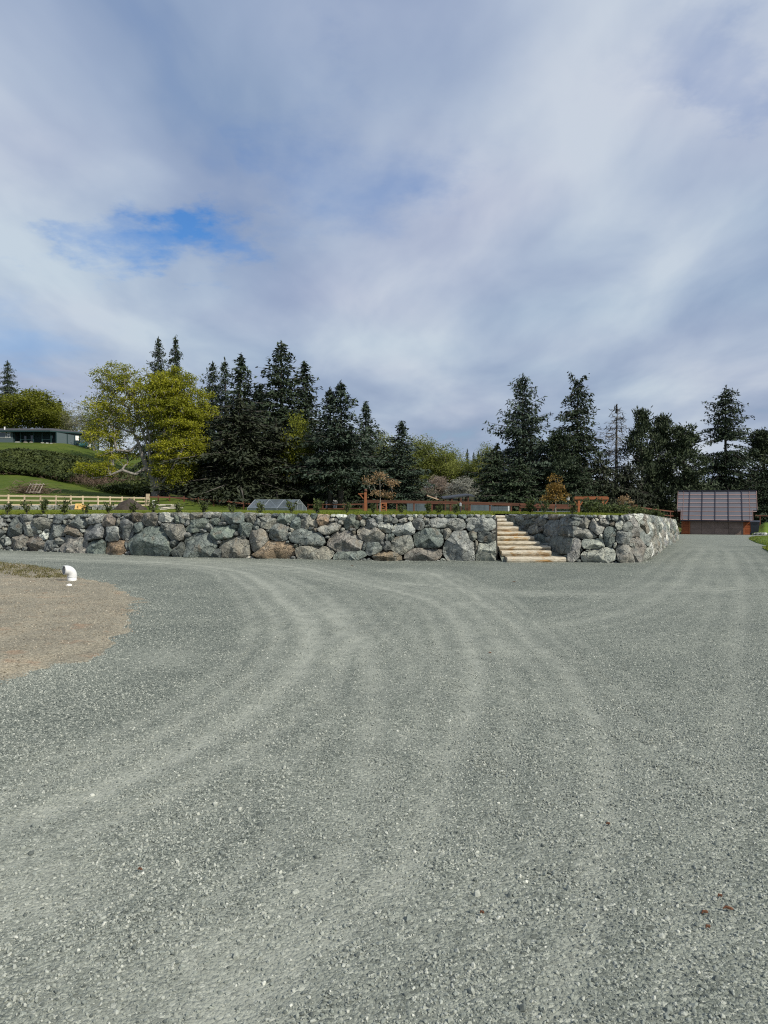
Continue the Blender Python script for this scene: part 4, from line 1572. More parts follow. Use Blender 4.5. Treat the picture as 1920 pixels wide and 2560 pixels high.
def leafy(seed, lobes, base_nodes, nclump, per, leaf, mat, bark='bark', r0=0.35, spread=0.55, flat=0.6, twig=True, lw=0.55, rmin=0.016, sag=0.0):
    """broadleaf: crown clumps inside ellipsoid lobes, limbs grown to every clump.
    lobes: (cx,cy,cz,rx,ry,rz,weight,leafiness); base_nodes: list of chains from the ground"""
    r = np.random.default_rng(seed)
    wts = np.array([l[6] for l in lobes]); wts = wts / wts.sum()
    at_ = []
    for i in range(nclump):
        l = lobes[int(r.choice(len(lobes), p=wts))]
        v = r.normal(size=3); v /= np.linalg.norm(v)
        v *= r.random() ** (1 / 2.4)
        at_.append((l[0] + v[0] * l[3], l[1] + v[1] * l[4], l[2] + v[2] * l[5], l[7]))
    at_ = np.array(at_)
    nodes = []; parent = []
    for ch in base_nodes:
        pr = -1 if not (len(ch) > 0 and len(nodes) and ch[0] == 'join') else None
        pts = ch[1:] if ch[0] == 'join' else ch
        if ch[0] == 'join':
            q = np.array(nodes) - np.array(pts[0])
            pr = int(np.argmin((q ** 2).sum(1)))
            pts = pts[1:]
        for p in pts:
            nodes.append(tuple(p)); parent.append(pr); pr = len(nodes) - 1
    start = len(nodes)
    top = np.array(nodes[:start]).mean(0)
    order = np.argsort(((at_[:, :3] - top) ** 2).sum(1))
    ends = {}
    for k in order:
        p = at_[k, :3]
        N = np.array(nodes)
        d = p - N
        dist = np.sqrt((d ** 2).sum(1)) + 0.9 * np.maximum(0, N[:, 2] - p[2] + 0.3) + 0.25 * (np.arange(len(N)) < 2) * 4
        j = int(np.argmin(dist))
        a = N[j]
        L = np.linalg.norm(p - a)
        m = 2 if L < 1.2 else 3
        pr = j
        for s in range(1, m + 1):
            t = s / m
            q = a + (p - a) * t
            q = q + r.normal(size=3) * 0.07 * L * (1 - t) + np.array([0, 0, (0.10 - sag) * L * math.sin(math.pi * t)])
            nodes.append(tuple(q)); parent.append(pr); pr = len(nodes) - 1
        ends[k] = pr
    n = len(nodes)
    cnt = np.zeros(n)
    kids = np.zeros(n, int)
    for p in parent:
        if p is not None and p >= 0:
            kids[p] += 1
    for i in range(n - 1, -1, -1):
        cnt[i] += 1 if kids[i] == 0 else 0
        if parent[i] is not None and parent[i] >= 0:
            cnt[parent[i]] += cnt[i]
    rad = rmin * np.maximum(cnt, 1) ** 0.46
    rad *= max(1.0, 1.0) 
    sc = r0 / rad[0] if rad[0] > 0 else 1.0
    rad = np.where(cnt > 3, rad * (1 + (sc - 1) * np.clip(np.log(cnt + 1) / math.log(cnt[0] + 1), 0, 1) ** 2), rad)
    dist0 = np.sqrt(((np.array(nodes) - np.array(nodes[0])) ** 2).sum(1))
    span = max(dist0.max(), 0.5)
    rad = np.minimum(rad, r0 * np.maximum(0.10, 1 - 1.9 * dist0 / span) + 0.1 * r0)
    mb = MB()
    for i in range(n):
        p = parent[i]
        if p is None or p < 0:
            continue
        mb.tube([nodes[p], nodes[i]], [min(rad[p], rad[i] * 1.6), rad[i]], 7 if rad[i] > 0.08 else 4, cap=False)
    # root flare
    mb.tube([tuple(np.array(nodes[0]) - np.array([0, 0, 0.4])), nodes[0]], [r0 * 1.5, rad[0]], 8, cap=False)
    C = []
    for k in range(nclump):
        m = int(per * at_[k, 3] * r.uniform(0.6, 1.4))
        if m < 1:
            continue
        q = r.normal(size=(m, 3)) * np.array([spread, spread, spread * flat])
        C.append(at_[k, :3] + q)
    C = np.concatenate(C)
    nl = len(C)
    a = rand_dirs(nl, r, 0.7)
    crown = leaf_mesh("crown", C, a, perp(a, r), leaf * r.uniform(0.6, 1.3, nl), leaf * lw * r.uniform(0.6, 1.2, nl), M[mat])
    return mb.build("trunk", M[bark], smooth=True), crown


PROTO = {}
def put_tree(name, proto_key, loc, sxy, sz, rz, label, cat, group=None, mat=None):
    """copy of a prototype tree standing at loc (shared meshes)"""
    tr, cr = PROTO[proto_key]
    o = empty(name, loc, rz)
    for nm, src in (("trunk", tr), ("crown", cr)):
        c = bpy.data.objects.new(nm, src)
        COL.objects.link(c)
        c.parent = o
        if nm == "crown" and mat:
            c.material_slots[0].link = 'OBJECT'
            c.material_slots[0].material = M[mat]
    o.scale = (sxy, sxy, sz)
    tag(o, label, cat, group)
    return o


def proto(key, pair):
    PROTO[key] = tuple(o.data for o in pair)
    for o in pair:
        bpy.data.objects.remove(o)


PDIM = {}


def conifer_set():
    # natural size prototypes, scaled only a little where they stand
    def cp(key, seed, h, w, *a, **k):
        proto(key, conifer(seed, h, w, *a, **k))
        PDIM[key] = (h, w * 0.60)
    cp('fir_a', 21, 21, 7.6, 0.05, 0.80, 0.22, uneven=0.5, dens=0.62, lay=0.66, clump=0.36)
    cp('fir_b', 22, 19, 5.6, 0.04, 0.90, 0.28, uneven=0.5, dens=0.8, lay=0.6, clump=0.33)
    cp('fir_c', 23, 14, 8.2, 0.02, 0.75, 0.34, uneven=0.4, dens=0.62, mat='fir_brown', clump=0.34, lay=0.6)
    cp('low', 34, 9, 5.4, 0.02, 0.62, 0.30, uneven=0.55, dens=0.8, clump=0.33, lay=0.55)
    cp('low_b', 35, 7.5, 5.6, 0.02, 0.55, 0.34, uneven=0.6, dens=0.8, mat='fir_brown', clump=0.33, lay=0.55)
    cp('spruce_a', 24, 13, 5.4, 0.03, 1.0, 0.16, uneven=0.3, dens=0.8, mat='fir_blue', clump=0.29, lay=0.5)
    cp('spruce_b', 25, 16, 5.2, 0.03, 1.12, 0.12, uneven=0.42, dens=0.85, mat='fir_blue', up=0.6, clump=0.28, lay=0.5)
    cp('spruce_hi', 36, 14, 5.0, 0.27, 1.05, 0.14, uneven=0.42, dens=0.85, mat='fir_blue', up=0.5, clump=0.28, lay=0.5)
    cp('fir_up', 26, 17.5, 7.4, 0.05, 0.78, 0.10, uneven=0.4, dens=0.62, up=0.75, mat='fir_blue', clump=0.33, lay=0.55)
    cp('fir_broken', 27, 17, 6.0, 0.05, 0.62, 0.38, uneven=0.45, dens=0.75, top='broken', clump=0.33, lay=0.6)
    cp('fir_gap', 28, 23, 7.6, 0.05, 0.60, 0.33, uneven=0.45, dens=0.62, gaps=((0.53, 0.61),), clump=0.36, lay=0.66)
    cp('fir_thin', 29, 20, 4.4, 0.25, 0.9, 0.20, uneven=0.5, dens=0.8, sparse=0.75, mat='fir_blue')
    cp('larch', 30, 14, 4.2, 0.12, 0.7, 0.05, dens=0.55, uneven=0.4, clump=0.45, thin=0.30, sparse=0.9, up=0.25, mat='twig', lay=0.7)
    proto('pine_a', pine(31, 13, 3.4)); PDIM['pine_a'] = (13, 3.1)
    proto('pine_b', pine(32, 12, 3.8, nclump=120)); PDIM['pine_b'] = (12, 3.4)
    proto('pine_c', pine(33, 10, 2.6, nclump=70, mat='fir')); PDIM['pine_c'] = (10, 2.3)


conifer_set()

CONIFERS = [
    # px, top y, depth, half width px, prototype, label
    (22, 903, 196, 36, 'fir_a', "dark fir rising above the yellow-green maple behind the blue house", None),
    (-18, 918, 198, 40, 'fir_b', "dark fir at the hilltop next to the taller fir behind the house", None),
    (152, 998, 190, 26, 'fir_thin', "small fir tip showing above the roof end beside the grey leafless tree", None),
    (398, 847, 122, 50, 'fir_a', "tall dark fir with split top behind the big maple crown", None),
    (441, 842, 124, 46, 'fir_b', "slim pointed fir just beyond the top of the big maple", None),
    (533, 908, 112, 48, 'fir_a', "dark fir with tufted crown between the maple and the grey-topped fir", None),
    (563, 896, 118, 38, 'fir_thin', "thin grey-green topped fir squeezed between two darker firs", None),
    (604, 888, 110, 66, 'fir_b', "dark layered fir left of the tallest tree of the grove", None),
    (704, 857, 106, 84, 'fir_a', "tallest dark fir of the grove with wide ragged layered limbs", None),
    (762, 904, 110, 62, 'fir_b', "dark fir leaning its limbs right of the tallest fir", None),
    (825, 972, 89, 58, 'spruce_hi', "narrow dark spruce with bare lower trunk before the white shed's left half", None),
    (852, 955, 88.6, 72, 'spruce_hi', "tall spruce with upturned tip and bare lower trunk before the white shed's right half", None),
    (915, 1006, 106, 52, 'spruce_a', "pointed blue-green spruce standing behind the bronze young tree", None),
    (1004, 1054, 96, 64, 'spruce_a', "short broad dark spruce beside the blossoming trees", None),
    (600, 985, 90, 118, 'fir_c', "broad brownish-dark conifer sweeping to the ground behind the red fence", None),
    (690, 1045, 92, 92, 'fir_c', "lower brownish conifer in front of the tallest fir", None),
    (505, 1055, 96, 70, 'fir_b', "low dark conifer tucked against the maple's right side", None),
    (776, 1085, 97, 56, 'low', "low dark conifer filling the gap left of the narrow spruces", None),
    (874, 1075, 100, 60, 'low', "low dark conifer beneath the narrow tall spruce", None),
    (958, 1120, 97, 52, 'low', "low dark conifer between the pointed spruce and the broad spruce", None),
    (650, 960, 116, 72, 'fir_b', "dark fir behind the brownish conifers", None),
    (1306, 937, 96, 86, 'fir_up', "big dark fir with upswept limbs behind the stone steps", None),
    (1242, 1112, 94, 60, 'low', "low dark conifer left of the big upswept fir", None),
    (1352, 1105, 99, 66, 'low', "low dark conifer between the upswept fir and the broken-topped fir", None),
    (1443, 946, 97, 70, 'fir_broken', "dark fir with a forked broken top", None),
    (1398, 1085, 93, 40, 'pine_c', "short tufted pine in front of the broken-topped fir", None),
    (1300, 1150, 91, 66, 'low', "squat dark conifer just beyond the red fence by the steps", None),
    (1540, 1016, 108, 66, 'larch', "nearly bare larch with thin drooping twigs", None),
    (1604, 1029, 101, 46, 'pine_a', "tall tufted pine right of the bare larch", None),
    (1648, 1048, 103, 52, 'pine_b', "broad tufted pine between two other pines", None),
    (1710, 1072, 102, 62, 'pine_b', "dense round-shouldered pine beside the garage roof", None),
    (1500, 1140, 95, 64, 'low_b', "low olive-brown conifer below the bare larch", None),
    (1570, 1158, 97, 66, 'low_b', "low spreading conifer under the tall tufted pine", None),
    (1622, 1160, 110, 62, 'low', "low dark conifer behind the red garden arbour", None),
    (1440, 1150, 92, 62, 'low', "low dark conifer beneath the broken-topped fir", None),
    (1813, 966, 122, 72, 'fir_gap', "tall fir with bare trunk showing halfway, behind the garage", None),
    (1908, 1083, 126, 60, 'pine_b', "tufted pine behind the garage's right end", None),
    (1955, 1120, 124, 70, 'fir_b', "dark fir right of the garage pine", None),
    (1720, 1165, 118, 60, 'low', "low dark conifer behind the garage's left end", None),
    (1850, 1188, 120, 56, 'low', "low dark conifer directly behind the garage roof", None),
    (1905, 1190, 116, 56, 'low', "low dark conifer above the far grey bungalow", None),
    (1168, 1122, 265, 12, 'fir_b', "tiny distant fir on the skyline above the blossom trees", "distant skyline firs"),
    (1184, 1131, 268, 11, 'fir_a', "tiny distant fir on the skyline above the blossom trees", "distant skyline firs"),
    (1196, 1127, 266, 11, 'fir_b', "tiny distant fir on the skyline above the blossom trees", "distant skyline firs"),
    (1132, 1126, 262, 11, 'fir_a', "tiny distant fir on the skyline above the blossom trees", "distant skyline firs"),
    (1214, 1140, 262, 12, 'fir_a', "tiny distant fir on the skyline above the blossom trees", "distant skyline firs"),
]
for k, (px, ty, d, hw, key, label, grp) in enumerate(CONIFERS):
    x = (px - 960) / F * d
    zb = tz(x, d) - 0.1
    zt = at(px, ty, d).z
    H = zt - zb
    ph, pw = PDIM[key]
    nm = "pine_tree" if key.startswith('pine') else ("larch_tree" if key == 'larch' else ("spruce_tree" if 'spruce' in key else "fir_tree"))
    put_tree(nm, key, (x, d, zb), hw * (1.28 if (500 < px < 1010 and not key.startswith('low')) else 1.0) / F * d / pw, H / ph, k * 1.37 if key not in ('fir_broken',) else 0.2, label, "tree", grp or "conifers behind the garden")


def big_maple():
    d = 86.0
    b = on_terr(392, d, -0.1)
    s = d / F                                              # metres per pixel

    def L(px, py, y=0.0):
        return ((px - 392) * s, y, (1238 - py) * s + 0.0)

    def lobe(px, py, rx, rz, wt, leaf, y=0.0, ry=None):
        c = L(px, py, y)
        return (c[0], c[1], c[2], rx * s, (ry if ry else rx) * s, rz * s, wt, leaf)

    chains = [
        [L(392, 1236), L(390, 1215), L(384, 1190)],
        ['join', L(384, 1190), L(368, 1160), L(356, 1130), L(348, 1100), L(335, 1075), L(318, 1050)],
        ['join', L(384, 1190), L(378, 1150), L(374, 1120), L(364, 1090), L(352, 1055), L(344, 1020), L(332, 985)],
        ['join', L(374, 1120), L(376, 1090), L(368, 1060), L(362, 1030), L(352, 1000), L(345, 960)],
        ['join', L(390, 1215), L(404, 1180, -0.5), L(412, 1140, -0.8), L(414, 1100, -1.0), L(420, 1060, -0.8), L(424, 1000, -0.5)],
        ['join', L(390, 1215), L(412, 1200, -1.2), L(432, 1180, -1.8), L(452, 1150, -2.0), L(472, 1110, -2.0)],
        ['join', L(368, 1160), L(345, 1178, -1.0), L(318, 1168, -1.6), L(290, 1180, -1.8), L(250, 1188, -2.0)],
        ['join', L(348, 1100), L(330, 1120, -0.6), L(300, 1118, -1.0), L(262, 1132, -1.2)],
        ['join', L(335, 1075), L(300, 1062, 0.5), L(265, 1050, 0.8)],
    ]
    lobes = [lobe(430, 960, 62, 50, 2.4, 1.0), lobe(455, 1040, 62, 50, 2.4, 1.0, -1.0), lobe(440, 1120, 55, 42, 1.8, 0.95, -1.5), lobe(500, 1010, 42, 50, 1.4, 1.0),
             lobe(405, 1000, 50, 60, 1.4, 0.9, -1.5), lobe(335, 960, 66, 55, 1.7, 0.62), lobe(285, 935, 50, 38, 1.1, 0.62), lobe(262, 1000, 45, 35, 0.9, 0.5),
             lobe(300, 1030, 60, 40, 1.0, 0.42), lobe(258, 1090, 50, 30, 1.0, 0.6), lobe(250, 1165, 48, 20, 0.8, 0.9, -1.5), lobe(300, 1130, 50, 25, 0.5, 0.6),
             lobe(350, 1040, 50, 60, 0.8, 0.4, 1.0), lobe(430, 1180, 50, 35, 0.9, 0.8, -1.0), lobe(490, 1090, 35, 60, 1.1, 0.9, -0.5), lobe(240, 1060, 28, 25, 0.3, 0.5)]
    tr, cr = leafy(41, lobes, chains, 950, 96, 0.11, 'maple', 'bark_mid', r0=0.55, spread=0.34, flat=0.5, rmin=0.029)
    o = empty("maple_tree", b, 0)
    tr.parent = o; cr.parent = o
    tag(o, "big spreading maple with fresh yellow-green leaves and pale bare limbs", "tree")


big_maple()


def round_tree(key, seed, mat, bark='bark', n=150, per=60, leaf=0.2, lobes=None, h=10.0, r0=0.22, spread=0.5, tr_h=0.28, lw=0.55, flat=0.6):
    """prototype broadleaf 10 m tall, 4.5 m radius"""
    if lobes is None:
        lobes = [(0, 0, 6.3, 3.4, 3.4, 3.2, 3, 1.0), (-1.8, 0.3, 5.2, 2.6, 2.4, 2.2, 1.5, 1.0), (1.9, -0.4, 5.6, 2.5, 2.4, 2.3, 1.5, 1.0), (0.4, 0, 8.2, 2.0, 2.0, 1.7, 1, 1.0)]
    chains = [[(0, 0, 0), (0.05, 0, h * tr_h * 0.5), (0.0, 0, h * tr_h), (-0.1, 0.1, h * (tr_h + 0.18))], ['join', (0, 0, h * tr_h), (0.9, 0.2, h * (tr_h + 0.14)), (1.5, 0.2, h * (tr_h + 0.3))],
              ['join', (0, 0, h * tr_h), (-0.9, -0.3, h * (tr_h + 0.12)), (-1.6, -0.2, h * (tr_h + 0.28))]]
    proto(key, leafy(seed, lobes, chains, n, per, leaf, mat, bark, r0=r0, spread=spread, lw=lw, flat=flat))


round_tree('maple_b', 51, 'maple2', 'bark_pale', n=300, per=70, leaf=0.14)
tall = [(0, 0, 6.6, 2.6, 2.6, 3.4, 3, 1.0), (-1.0, 0, 4.6, 2.2, 2.2, 2.6, 2, 1.0), (1.1, 0.2, 5.2, 2.1, 2.1, 2.6, 2, 1.0)]
round_tree('alder', 52, 'alder', 'bark_pale', n=260, per=60, leaf=0.12, lobes=tall, tr_h=0.2)
round_tree('alder_b', 57, 'alder', 'bark_pale', n=240, per=60, leaf=0.12, lobes=[(0.3, 0, 6.9, 2.2, 2.2, 3.1, 3, 1.0), (-1.3, 0, 5.0, 2.1, 2.2, 2.6, 2, 1.0), (1.3, 0.2, 4.4, 2.2, 2.1, 2.6, 2, 1.0)], tr_h=0.2)
round_tree('budding', 53, 'budding', 'bark_pale', n=260, per=26, leaf=0.10, lobes=tall, spread=0.35)
round_tree('blossom', 54, 'blossom_white', n=200, per=50, leaf=0.12, tr_h=0.15, spread=0.42)
round_tree('sapling_green', 55, 'maple2', n=150, per=45, leaf=0.18, lobes=tall, tr_h=0.1)

BROAD = [
    # px, top y, base y (None = terrain), depth, half width px, proto, mat, name, label, group
    (70, 973, 172, 100, 'maple_b', 'maple2', 'maple_tree', "wide yellow-green maple spreading behind the blue house roof", None),
    (-20, 990, 170, 60, 'maple_b', 'maple', 'maple_tree', "golden-green maple at the left end of the blue house", None),
    (140, 1010, 176, 46, 'maple_b', 'maple2', 'maple_tree', "smaller green maple behind the blue house's right gable", None),
    (192, 1004, 168, 42, 'budding', 'budding', 'budding_tree', "pale grey-green budding tree right of the blue house", None),
    (235, 1035, 150, 36, 'budding', 'budding', 'budding_tree', "thin budding tree behind the maple's left limbs", None),
    (280, 960, 135, 80, 'budding', 'alder', 'alder_tree', "thin-leaved tree seen through the big maple's open left side", None),
    (745, 1038, 91, 44, 'sapling_green', 'maple2', 'maple_tree', "slim yellow-green maple growing among the dark conifers", None),
    (955, 1078, 150, 60, 'alder', 'alder', 'alder_tree', "fresh green alder left of the broad dark spruce tip", None),
    (1050, 1088, 152, 58, 'alder_b', 'alder', 'alder_tree', "tallest fresh green alder behind the blossom trees", None),
    (1088, 1100, 148, 54, 'alder', 'alder', 'alder_tree', "leafy green alder above the dusky pink blossom tree", None),
    (1128, 1122, 156, 54, 'alder_b', 'alder', 'alder_tree', "rounded green alder above the white blossom tree", None),
    (1170, 1150, 150, 48, 'alder', 'alder', 'alder_tree', "low green alder beneath the distant skyline firs", None),
    (1214, 1108, 146, 36, 'alder_b', 'alder', 'alder_tree', "slender green alder left of the big upswept fir", None),
    (1010, 1150, 140, 60, 'alder_b', 'alder', 'alder_tree', "low green alder just behind the broad dark spruce", None),
    (1096, 1188, 122, 50, 'blossom', 'blossom_pink', 'cherry_tree', "dusky pink blossoming tree behind the red-roofed shed", None),
    (1158, 1190, 120, 48, 'blossom', 'blossom_white', 'cherry_tree', "white blossoming tree behind the dark lean-to roof", None),
    (1738, 1200, 126, 22, 'alder', 'alder', 'alder_tree', "small pale green tree peeking beside the garage ridge", None),
    (465, 1150, 92, 48, 'sapling_green', 'maple2', 'maple_tree', "low yellow-green maple growth right of the big maple's trunk", None),
]
for k, (px, ty, d, hw, key, mt, nm, label, grp) in enumerate(BROAD):
    x = (px - 960) / F * d
    zb = tz(x, d) - 0.1
    H = at(px, ty, d).z - zb
    put_tree(nm, key, (x, d, zb), hw / F * d / (4.3 if key in ('maple_b', 'blossom') else 3.0), H / 9.9, k * 2.1, label, "tree", grp, mat=mt)


# young garden trees near the terrace edge
def young_tree(px, base_y, top_y, d, hw, seed, mat, label, leafn, lean=0.0):
    b = on_terr(px, d, 0)
    s = d / F
    H = at(px, top_y, d).z - b.z
    w = hw * s
    ch = [[(0, 0, 0), (0.01, 0, H * 0.18), (0.02 + lean * 0.3, 0, H * 0.36), (lean * 0.6, 0.02, H * 0.6), (lean, 0, H * 0.85)]]
    lobes = [(lean, 0, H * 0.86, w * 0.5, w * 0.45, H * 0.12, 1.3, 1.0), (-w * 0.62 + lean, 0, H * 0.78, w * 0.42, w * 0.35, H * 0.11, 1, 1.0), (w * 0.72 + lean, 0, H * 0.72, w * 0.42, w * 0.3, H * 0.06, 0.9, 1.0),
             (-w * 0.3, 0, H * 0.47, w * 0.5, w * 0.4, H * 0.09, 1.0, 1.0), (w * 0.45, 0, H * 0.42, w * 0.4, w * 0.35, H * 0.06, 0.8, 1.0)]
    if mat == 'bronze':
        lobes = [(0, 0, H * 0.82, w * 0.32, w * 0.3, H * 0.15, 1.0, 0.8), (0.02, 0, H * 0.58, w * 0.62, w * 0.55, H * 0.16, 2.2, 1.0), (0.05, 0, H * 0.40, w * 0.85, w * 0.7, H * 0.12, 1.6, 1.0), (-w * 0.5, 0, H * 0.34, w * 0.4, w * 0.4, H * 0.10, 0.8, 1.0)]
    tr, cr = leafy(seed, lobes, ch, 42, int(leafn * 2.2), 0.036, mat, 'bark_pale', r0=0.03, spread=0.062, flat=0.8, rmin=0.0045, lw=0.6)
    o = empty("young_tree", b, 0)
    tr.parent = o; cr.parent = o
    tag(o, label, "tree")


young_tree(949, 1284, 1177, 23.5, 42, 61, 'bronze2', "young staked tree with coppery leaves and pale trunk beside the gate post", 10, 0.02)
young_tree(1388, 1284, 1180, 22.5, 38, 62, 'bronze', "young bronze-leaved tree growing above the shaded side of the steps", 17)
young_tree(1562, 1262, 1238, 34, 18, 63, 'bronze2', "tiny coppery sapling beside the cedar bench", 6)


# ------------------------------------------------------------------ ground cover
def blades(name, P, hmin, hmax, w, mat, label, cat, seed=1, lean=0.35):
    r = np.random.default_rng(seed)
    n = len(P)
    a = r.uniform(0, 6.283, n)
    h = r.uniform(hmin, hmax, n)
    side = np.stack([np.cos(a), np.sin(a), np.zeros(n)], -1) * (w * r.uniform(0.6, 1.3, n))[:, None]
    tip = np.stack([r.normal(size=n) * lean, r.normal(size=n) * lean, np.ones(n)], -1) * h[:, None]
    V = np.stack([P - side, P + side, P + tip], 1).reshape(-1, 3)
    F3 = np.arange(3 * n).reshape(-1, 3)
    o = mesh_np(name, V, [F3], mat)
    tag(o, label, cat, kind="stuff")
    return o


def edge_grass():
    r = np.random.default_rng(77)
    pts = []
    for k in range(52000):
        x = r.uniform(-15, 13)
        y0 = front_y(x) + 0.06
        if x > 6.0:
            y0 += 0.2
        y = y0 + abs(r.normal()) * 2.6
        if abs(x) > 0.56 * y + 0.5 or y > 32:
            continue
        pts.append((x, y))
    pts = np.array(pts)
    z = terr(pts[:, 0], pts[:, 1]) - 0.01
    blades("lawn_grass", np.column_stack([pts, z]), 0.03, 0.085, 0.009, M['blade'], "bright green grass along the top of the boulder wall", "grass", 3)


edge_grass()


def weeds():
    r = np.random.default_rng(78)
    pts = []
    for k in range(5200):
        px = r.uniform(-60, 170) ; py = 1406 + (px > 0) * px * 0.12 + r.random() ** 1.0 * 34
        if py > 1452 - 0.02 * px or r.random() > 0.25 + 0.9 * mnoise.noise(Vector((px * 0.03, py * 0.11, 3.0))) + 0.45:
            continue
        g = ground_hit(px, py)
        pts.append((g.x, g.y))
    pts = np.array(pts)
    z = dirt_z(pts) - 0.01
    blades("dry_weeds", np.column_stack([pts, z]), 0.02, 0.07, 0.010, M['deadgrass'], "thin dry brown-green weeds on the dirt beside the white pipe", "weeds", 5, 0.6)


weeds()


def bramble_bank():
    """tangle of brambles on the bank below the house"""
    r = np.random.default_rng(79)
    n = 52000
    px = r.uniform(-60, 420, n)
    d = r.uniform(106, 128, n)
    # lower edge slopes: the bank narrows to the left, runs down to the maple on the right
    lo = np.interp(px, [-60, 60, 200, 300, 420], [107, 108, 103, 95, 92]); hi = np.interp(px, [-60, 100, 200, 330, 420], [121, 124, 128, 124, 112])
    t = r.random(n)
    d = lo + (hi - lo) * t
    x = (px - 960) / F * d
    hump = (1.1 + 1.0 * vnoise(np.stack([x, d], -1), 0.25, 3.0) + 0.6 * vnoise(np.stack([x, d], -1), 0.9, 6.0)) * np.sin(np.pi * np.clip(t * 0.92 + 0.06, 0, 1)) ** 0.5
    z = terr(x, d) + hump * r.random(n) ** 0.45
    C = np.stack([x, d, z], -1)
    isc = vnoise(np.stack([x, z * 2], -1), 0.22, 9.0) + 0.25 * r.random(n) - 0.35 * (z - terr(x, d)) / 2
    a = rand_dirs(n, r, 0.7)
    for nm, msk, mt, la, lb, label in (("bramble_thicket", isc < 0.58, 'bramble', 0.26, 0.15, "dense dark green bramble thicket on the bank below the house"),
                                       ("dry_brush", isc >= 0.58, 'cane', 0.34, 0.035, "tangle of brown bare canes among the brambles")):
        k = int(msk.sum())
        o = leaf_mesh(nm, C[msk], a[msk], perp(a[msk], r), la * r.uniform(0.6, 1.3, k), lb * r.uniform(0.6, 1.3, k), M[mt])
        tag(o, label, "brambles", kind="stuff")


bramble_bank()


# woodland undergrowth under the conifers
def undergrowth():
    r = np.random.default_rng(80)
    n = 26000
    px = np.concatenate([r.uniform(500, 900, n // 3), r.uniform(1240, 1672, n - n // 3)])
    d = np.where(px < 1000, r.uniform(94, 118, n), r.uniform(88, 116, n))
    x = (px - 960) / F * d
    z = terr(x, d) + 2.6 * r.random(n) ** 1.5 * (0.3 + vnoise(np.stack([x, d], -1), 0.3, 2.0))
    a = rand_dirs(n, r, 0.8)
    o = leaf_mesh("undergrowth", np.stack([x, d, z], -1), a, perp(a, r), 0.28 * r.uniform(0.6, 1.3, n), 0.14 * r.uniform(0.6, 1.3, n), M['fir'])
    tag(o, "dark shrubby undergrowth below the conifers", "undergrowth", kind="stuff")


undergrowth()


# ------------------------------------------------------------------ laurels along the lawn edge
def shrub_proto(seed, h, w, n, mat):
    r = np.random.default_rng(seed)
    mb = MB()
    C = []; Ad = []
    for k in range(6):
        az = r.uniform(0, 6.283); L = h * r.uniform(0.7, 1.0)
        dx, dy = math.cos(az) * w * r.uniform(0.3, 0.9), math.sin(az) * w * r.uniform(0.3, 0.9)
        mb.tube([(0, 0, 0), (dx * 0.4, dy * 0.4, L * 0.5), (dx, dy, L)], [0.008, 0.006, 0.003], 4, cap=False)
        m = n // 6
        t = r.uniform(0.25, 1.0, m)
        p = np.stack([dx * t, dy * t, L * t ** 0.9], -1) + r.normal(size=(m, 3)) * 0.035
        C.append(p)
        Ad.append(r.normal(size=(m, 3)) + np.array([dx, dy, 0.15]) / w)
    C = np.concatenate(C); Ad = np.concatenate(Ad); Ad /= np.linalg.norm(Ad, axis=1, keepdims=True)
    k = len(C)
    cr = leaf_mesh("leaves", C, Ad, perp(Ad, r), 0.042 * r.uniform(0.6, 1.3, k), 0.017 * r.uniform(0.7, 1.3, k), M[mat])
    tr = mb.build("stem", M['bark'])
    pr = (tr.data, cr.data)
    for o in (tr, cr):
        bpy.data.objects.remove(o)
    return pr


SHR = [shrub_proto(s, 0.40, 0.17, n, 'laurel') for s, n in ((91, 150), (92, 190), (93, 120), (94, 230))]
LAURELS = [(18, 34, 0), (67, 36, 2), (107, 36, 3), (160, 40, 1), (213, 30, 0), (271, 34, 2), (332, 32, 0), (383, 34, 2), (447, 34, 1), (510, 38, 2), (580, 26, 0), (651, 34, 1), (728, 32, 2), (791, 36, 3), (867, 34, 2),
           (934, 26, 3), (1003, 28, 1), (1073, 27, 3), (1096, 27, 1), (1137, 27, 0), (1326, 38, 1), (1361, 36, 2), (1430, 32, 0)]
LWHERE = {0: "slender laurel shrub", 1: "open-leaved laurel shrub", 2: "narrow leafy laurel shrub", 3: "bushy dark laurel shrub"}
lr = np.random.default_rng(95)
for k, (px, hpx, v) in enumerate(LAURELS):
    x = (px - 960) / F * 21.0
    yy = front_y(min(x, 2.9) if px < 1250 else x) + lr.uniform(0.5, 1.1)
    x = (px - 960) / F * yy
    o = empty("laurel_shrub", (x, yy, tz(x, yy) - 0.01), lr.uniform(0, 6.28))
    for nm, src in (("stem", SHR[v][0]), ("leaves", SHR[v][1])):
        c = bpy.data.objects.new(nm, src); COL.objects.link(c); c.parent = o
    s = hpx / F * yy / 0.40 * lr.uniform(0.85, 1.15)
    o.scale = (s * 1.05, s * 1.05, s)
    side = "above the boulders right of the steps"
    for lim, txt in ((110, "before the low stone wall and brush pile"), (190, "before the low stone wall and pale fence"), (300, "before the low stone wall's right end"), (400, "before the white marker stake"), (480, "before the pile of planks"), (620, "between the planks and the plastic greenhouse"), (700, "at the greenhouse"),
                     (900, "between the greenhouse and the gate post"), (1040, "right of the coppery young tree"), (1250, "in front of the red-roofed shed")):
        if px < lim:
            side = txt
            break
    extra = {934: "at the foot of the coppery young tree", 1326: "left of the bronze young tree", 1361: "beside the bronze young tree", 1430: "next to the cedar arbour", 213: "beside the yellow crate", 332: "in front of the soil heap", 1137: "next to the thin garden light post",
             728: "in front of the plastic greenhouse", 651: "at the left end of the plastic greenhouse", 867: "before the white shed"}.get(px)
    tag(o, LWHERE[v] + " on the lawn edge " + (extra if extra else side), "shrub", "laurels planted along the wall")

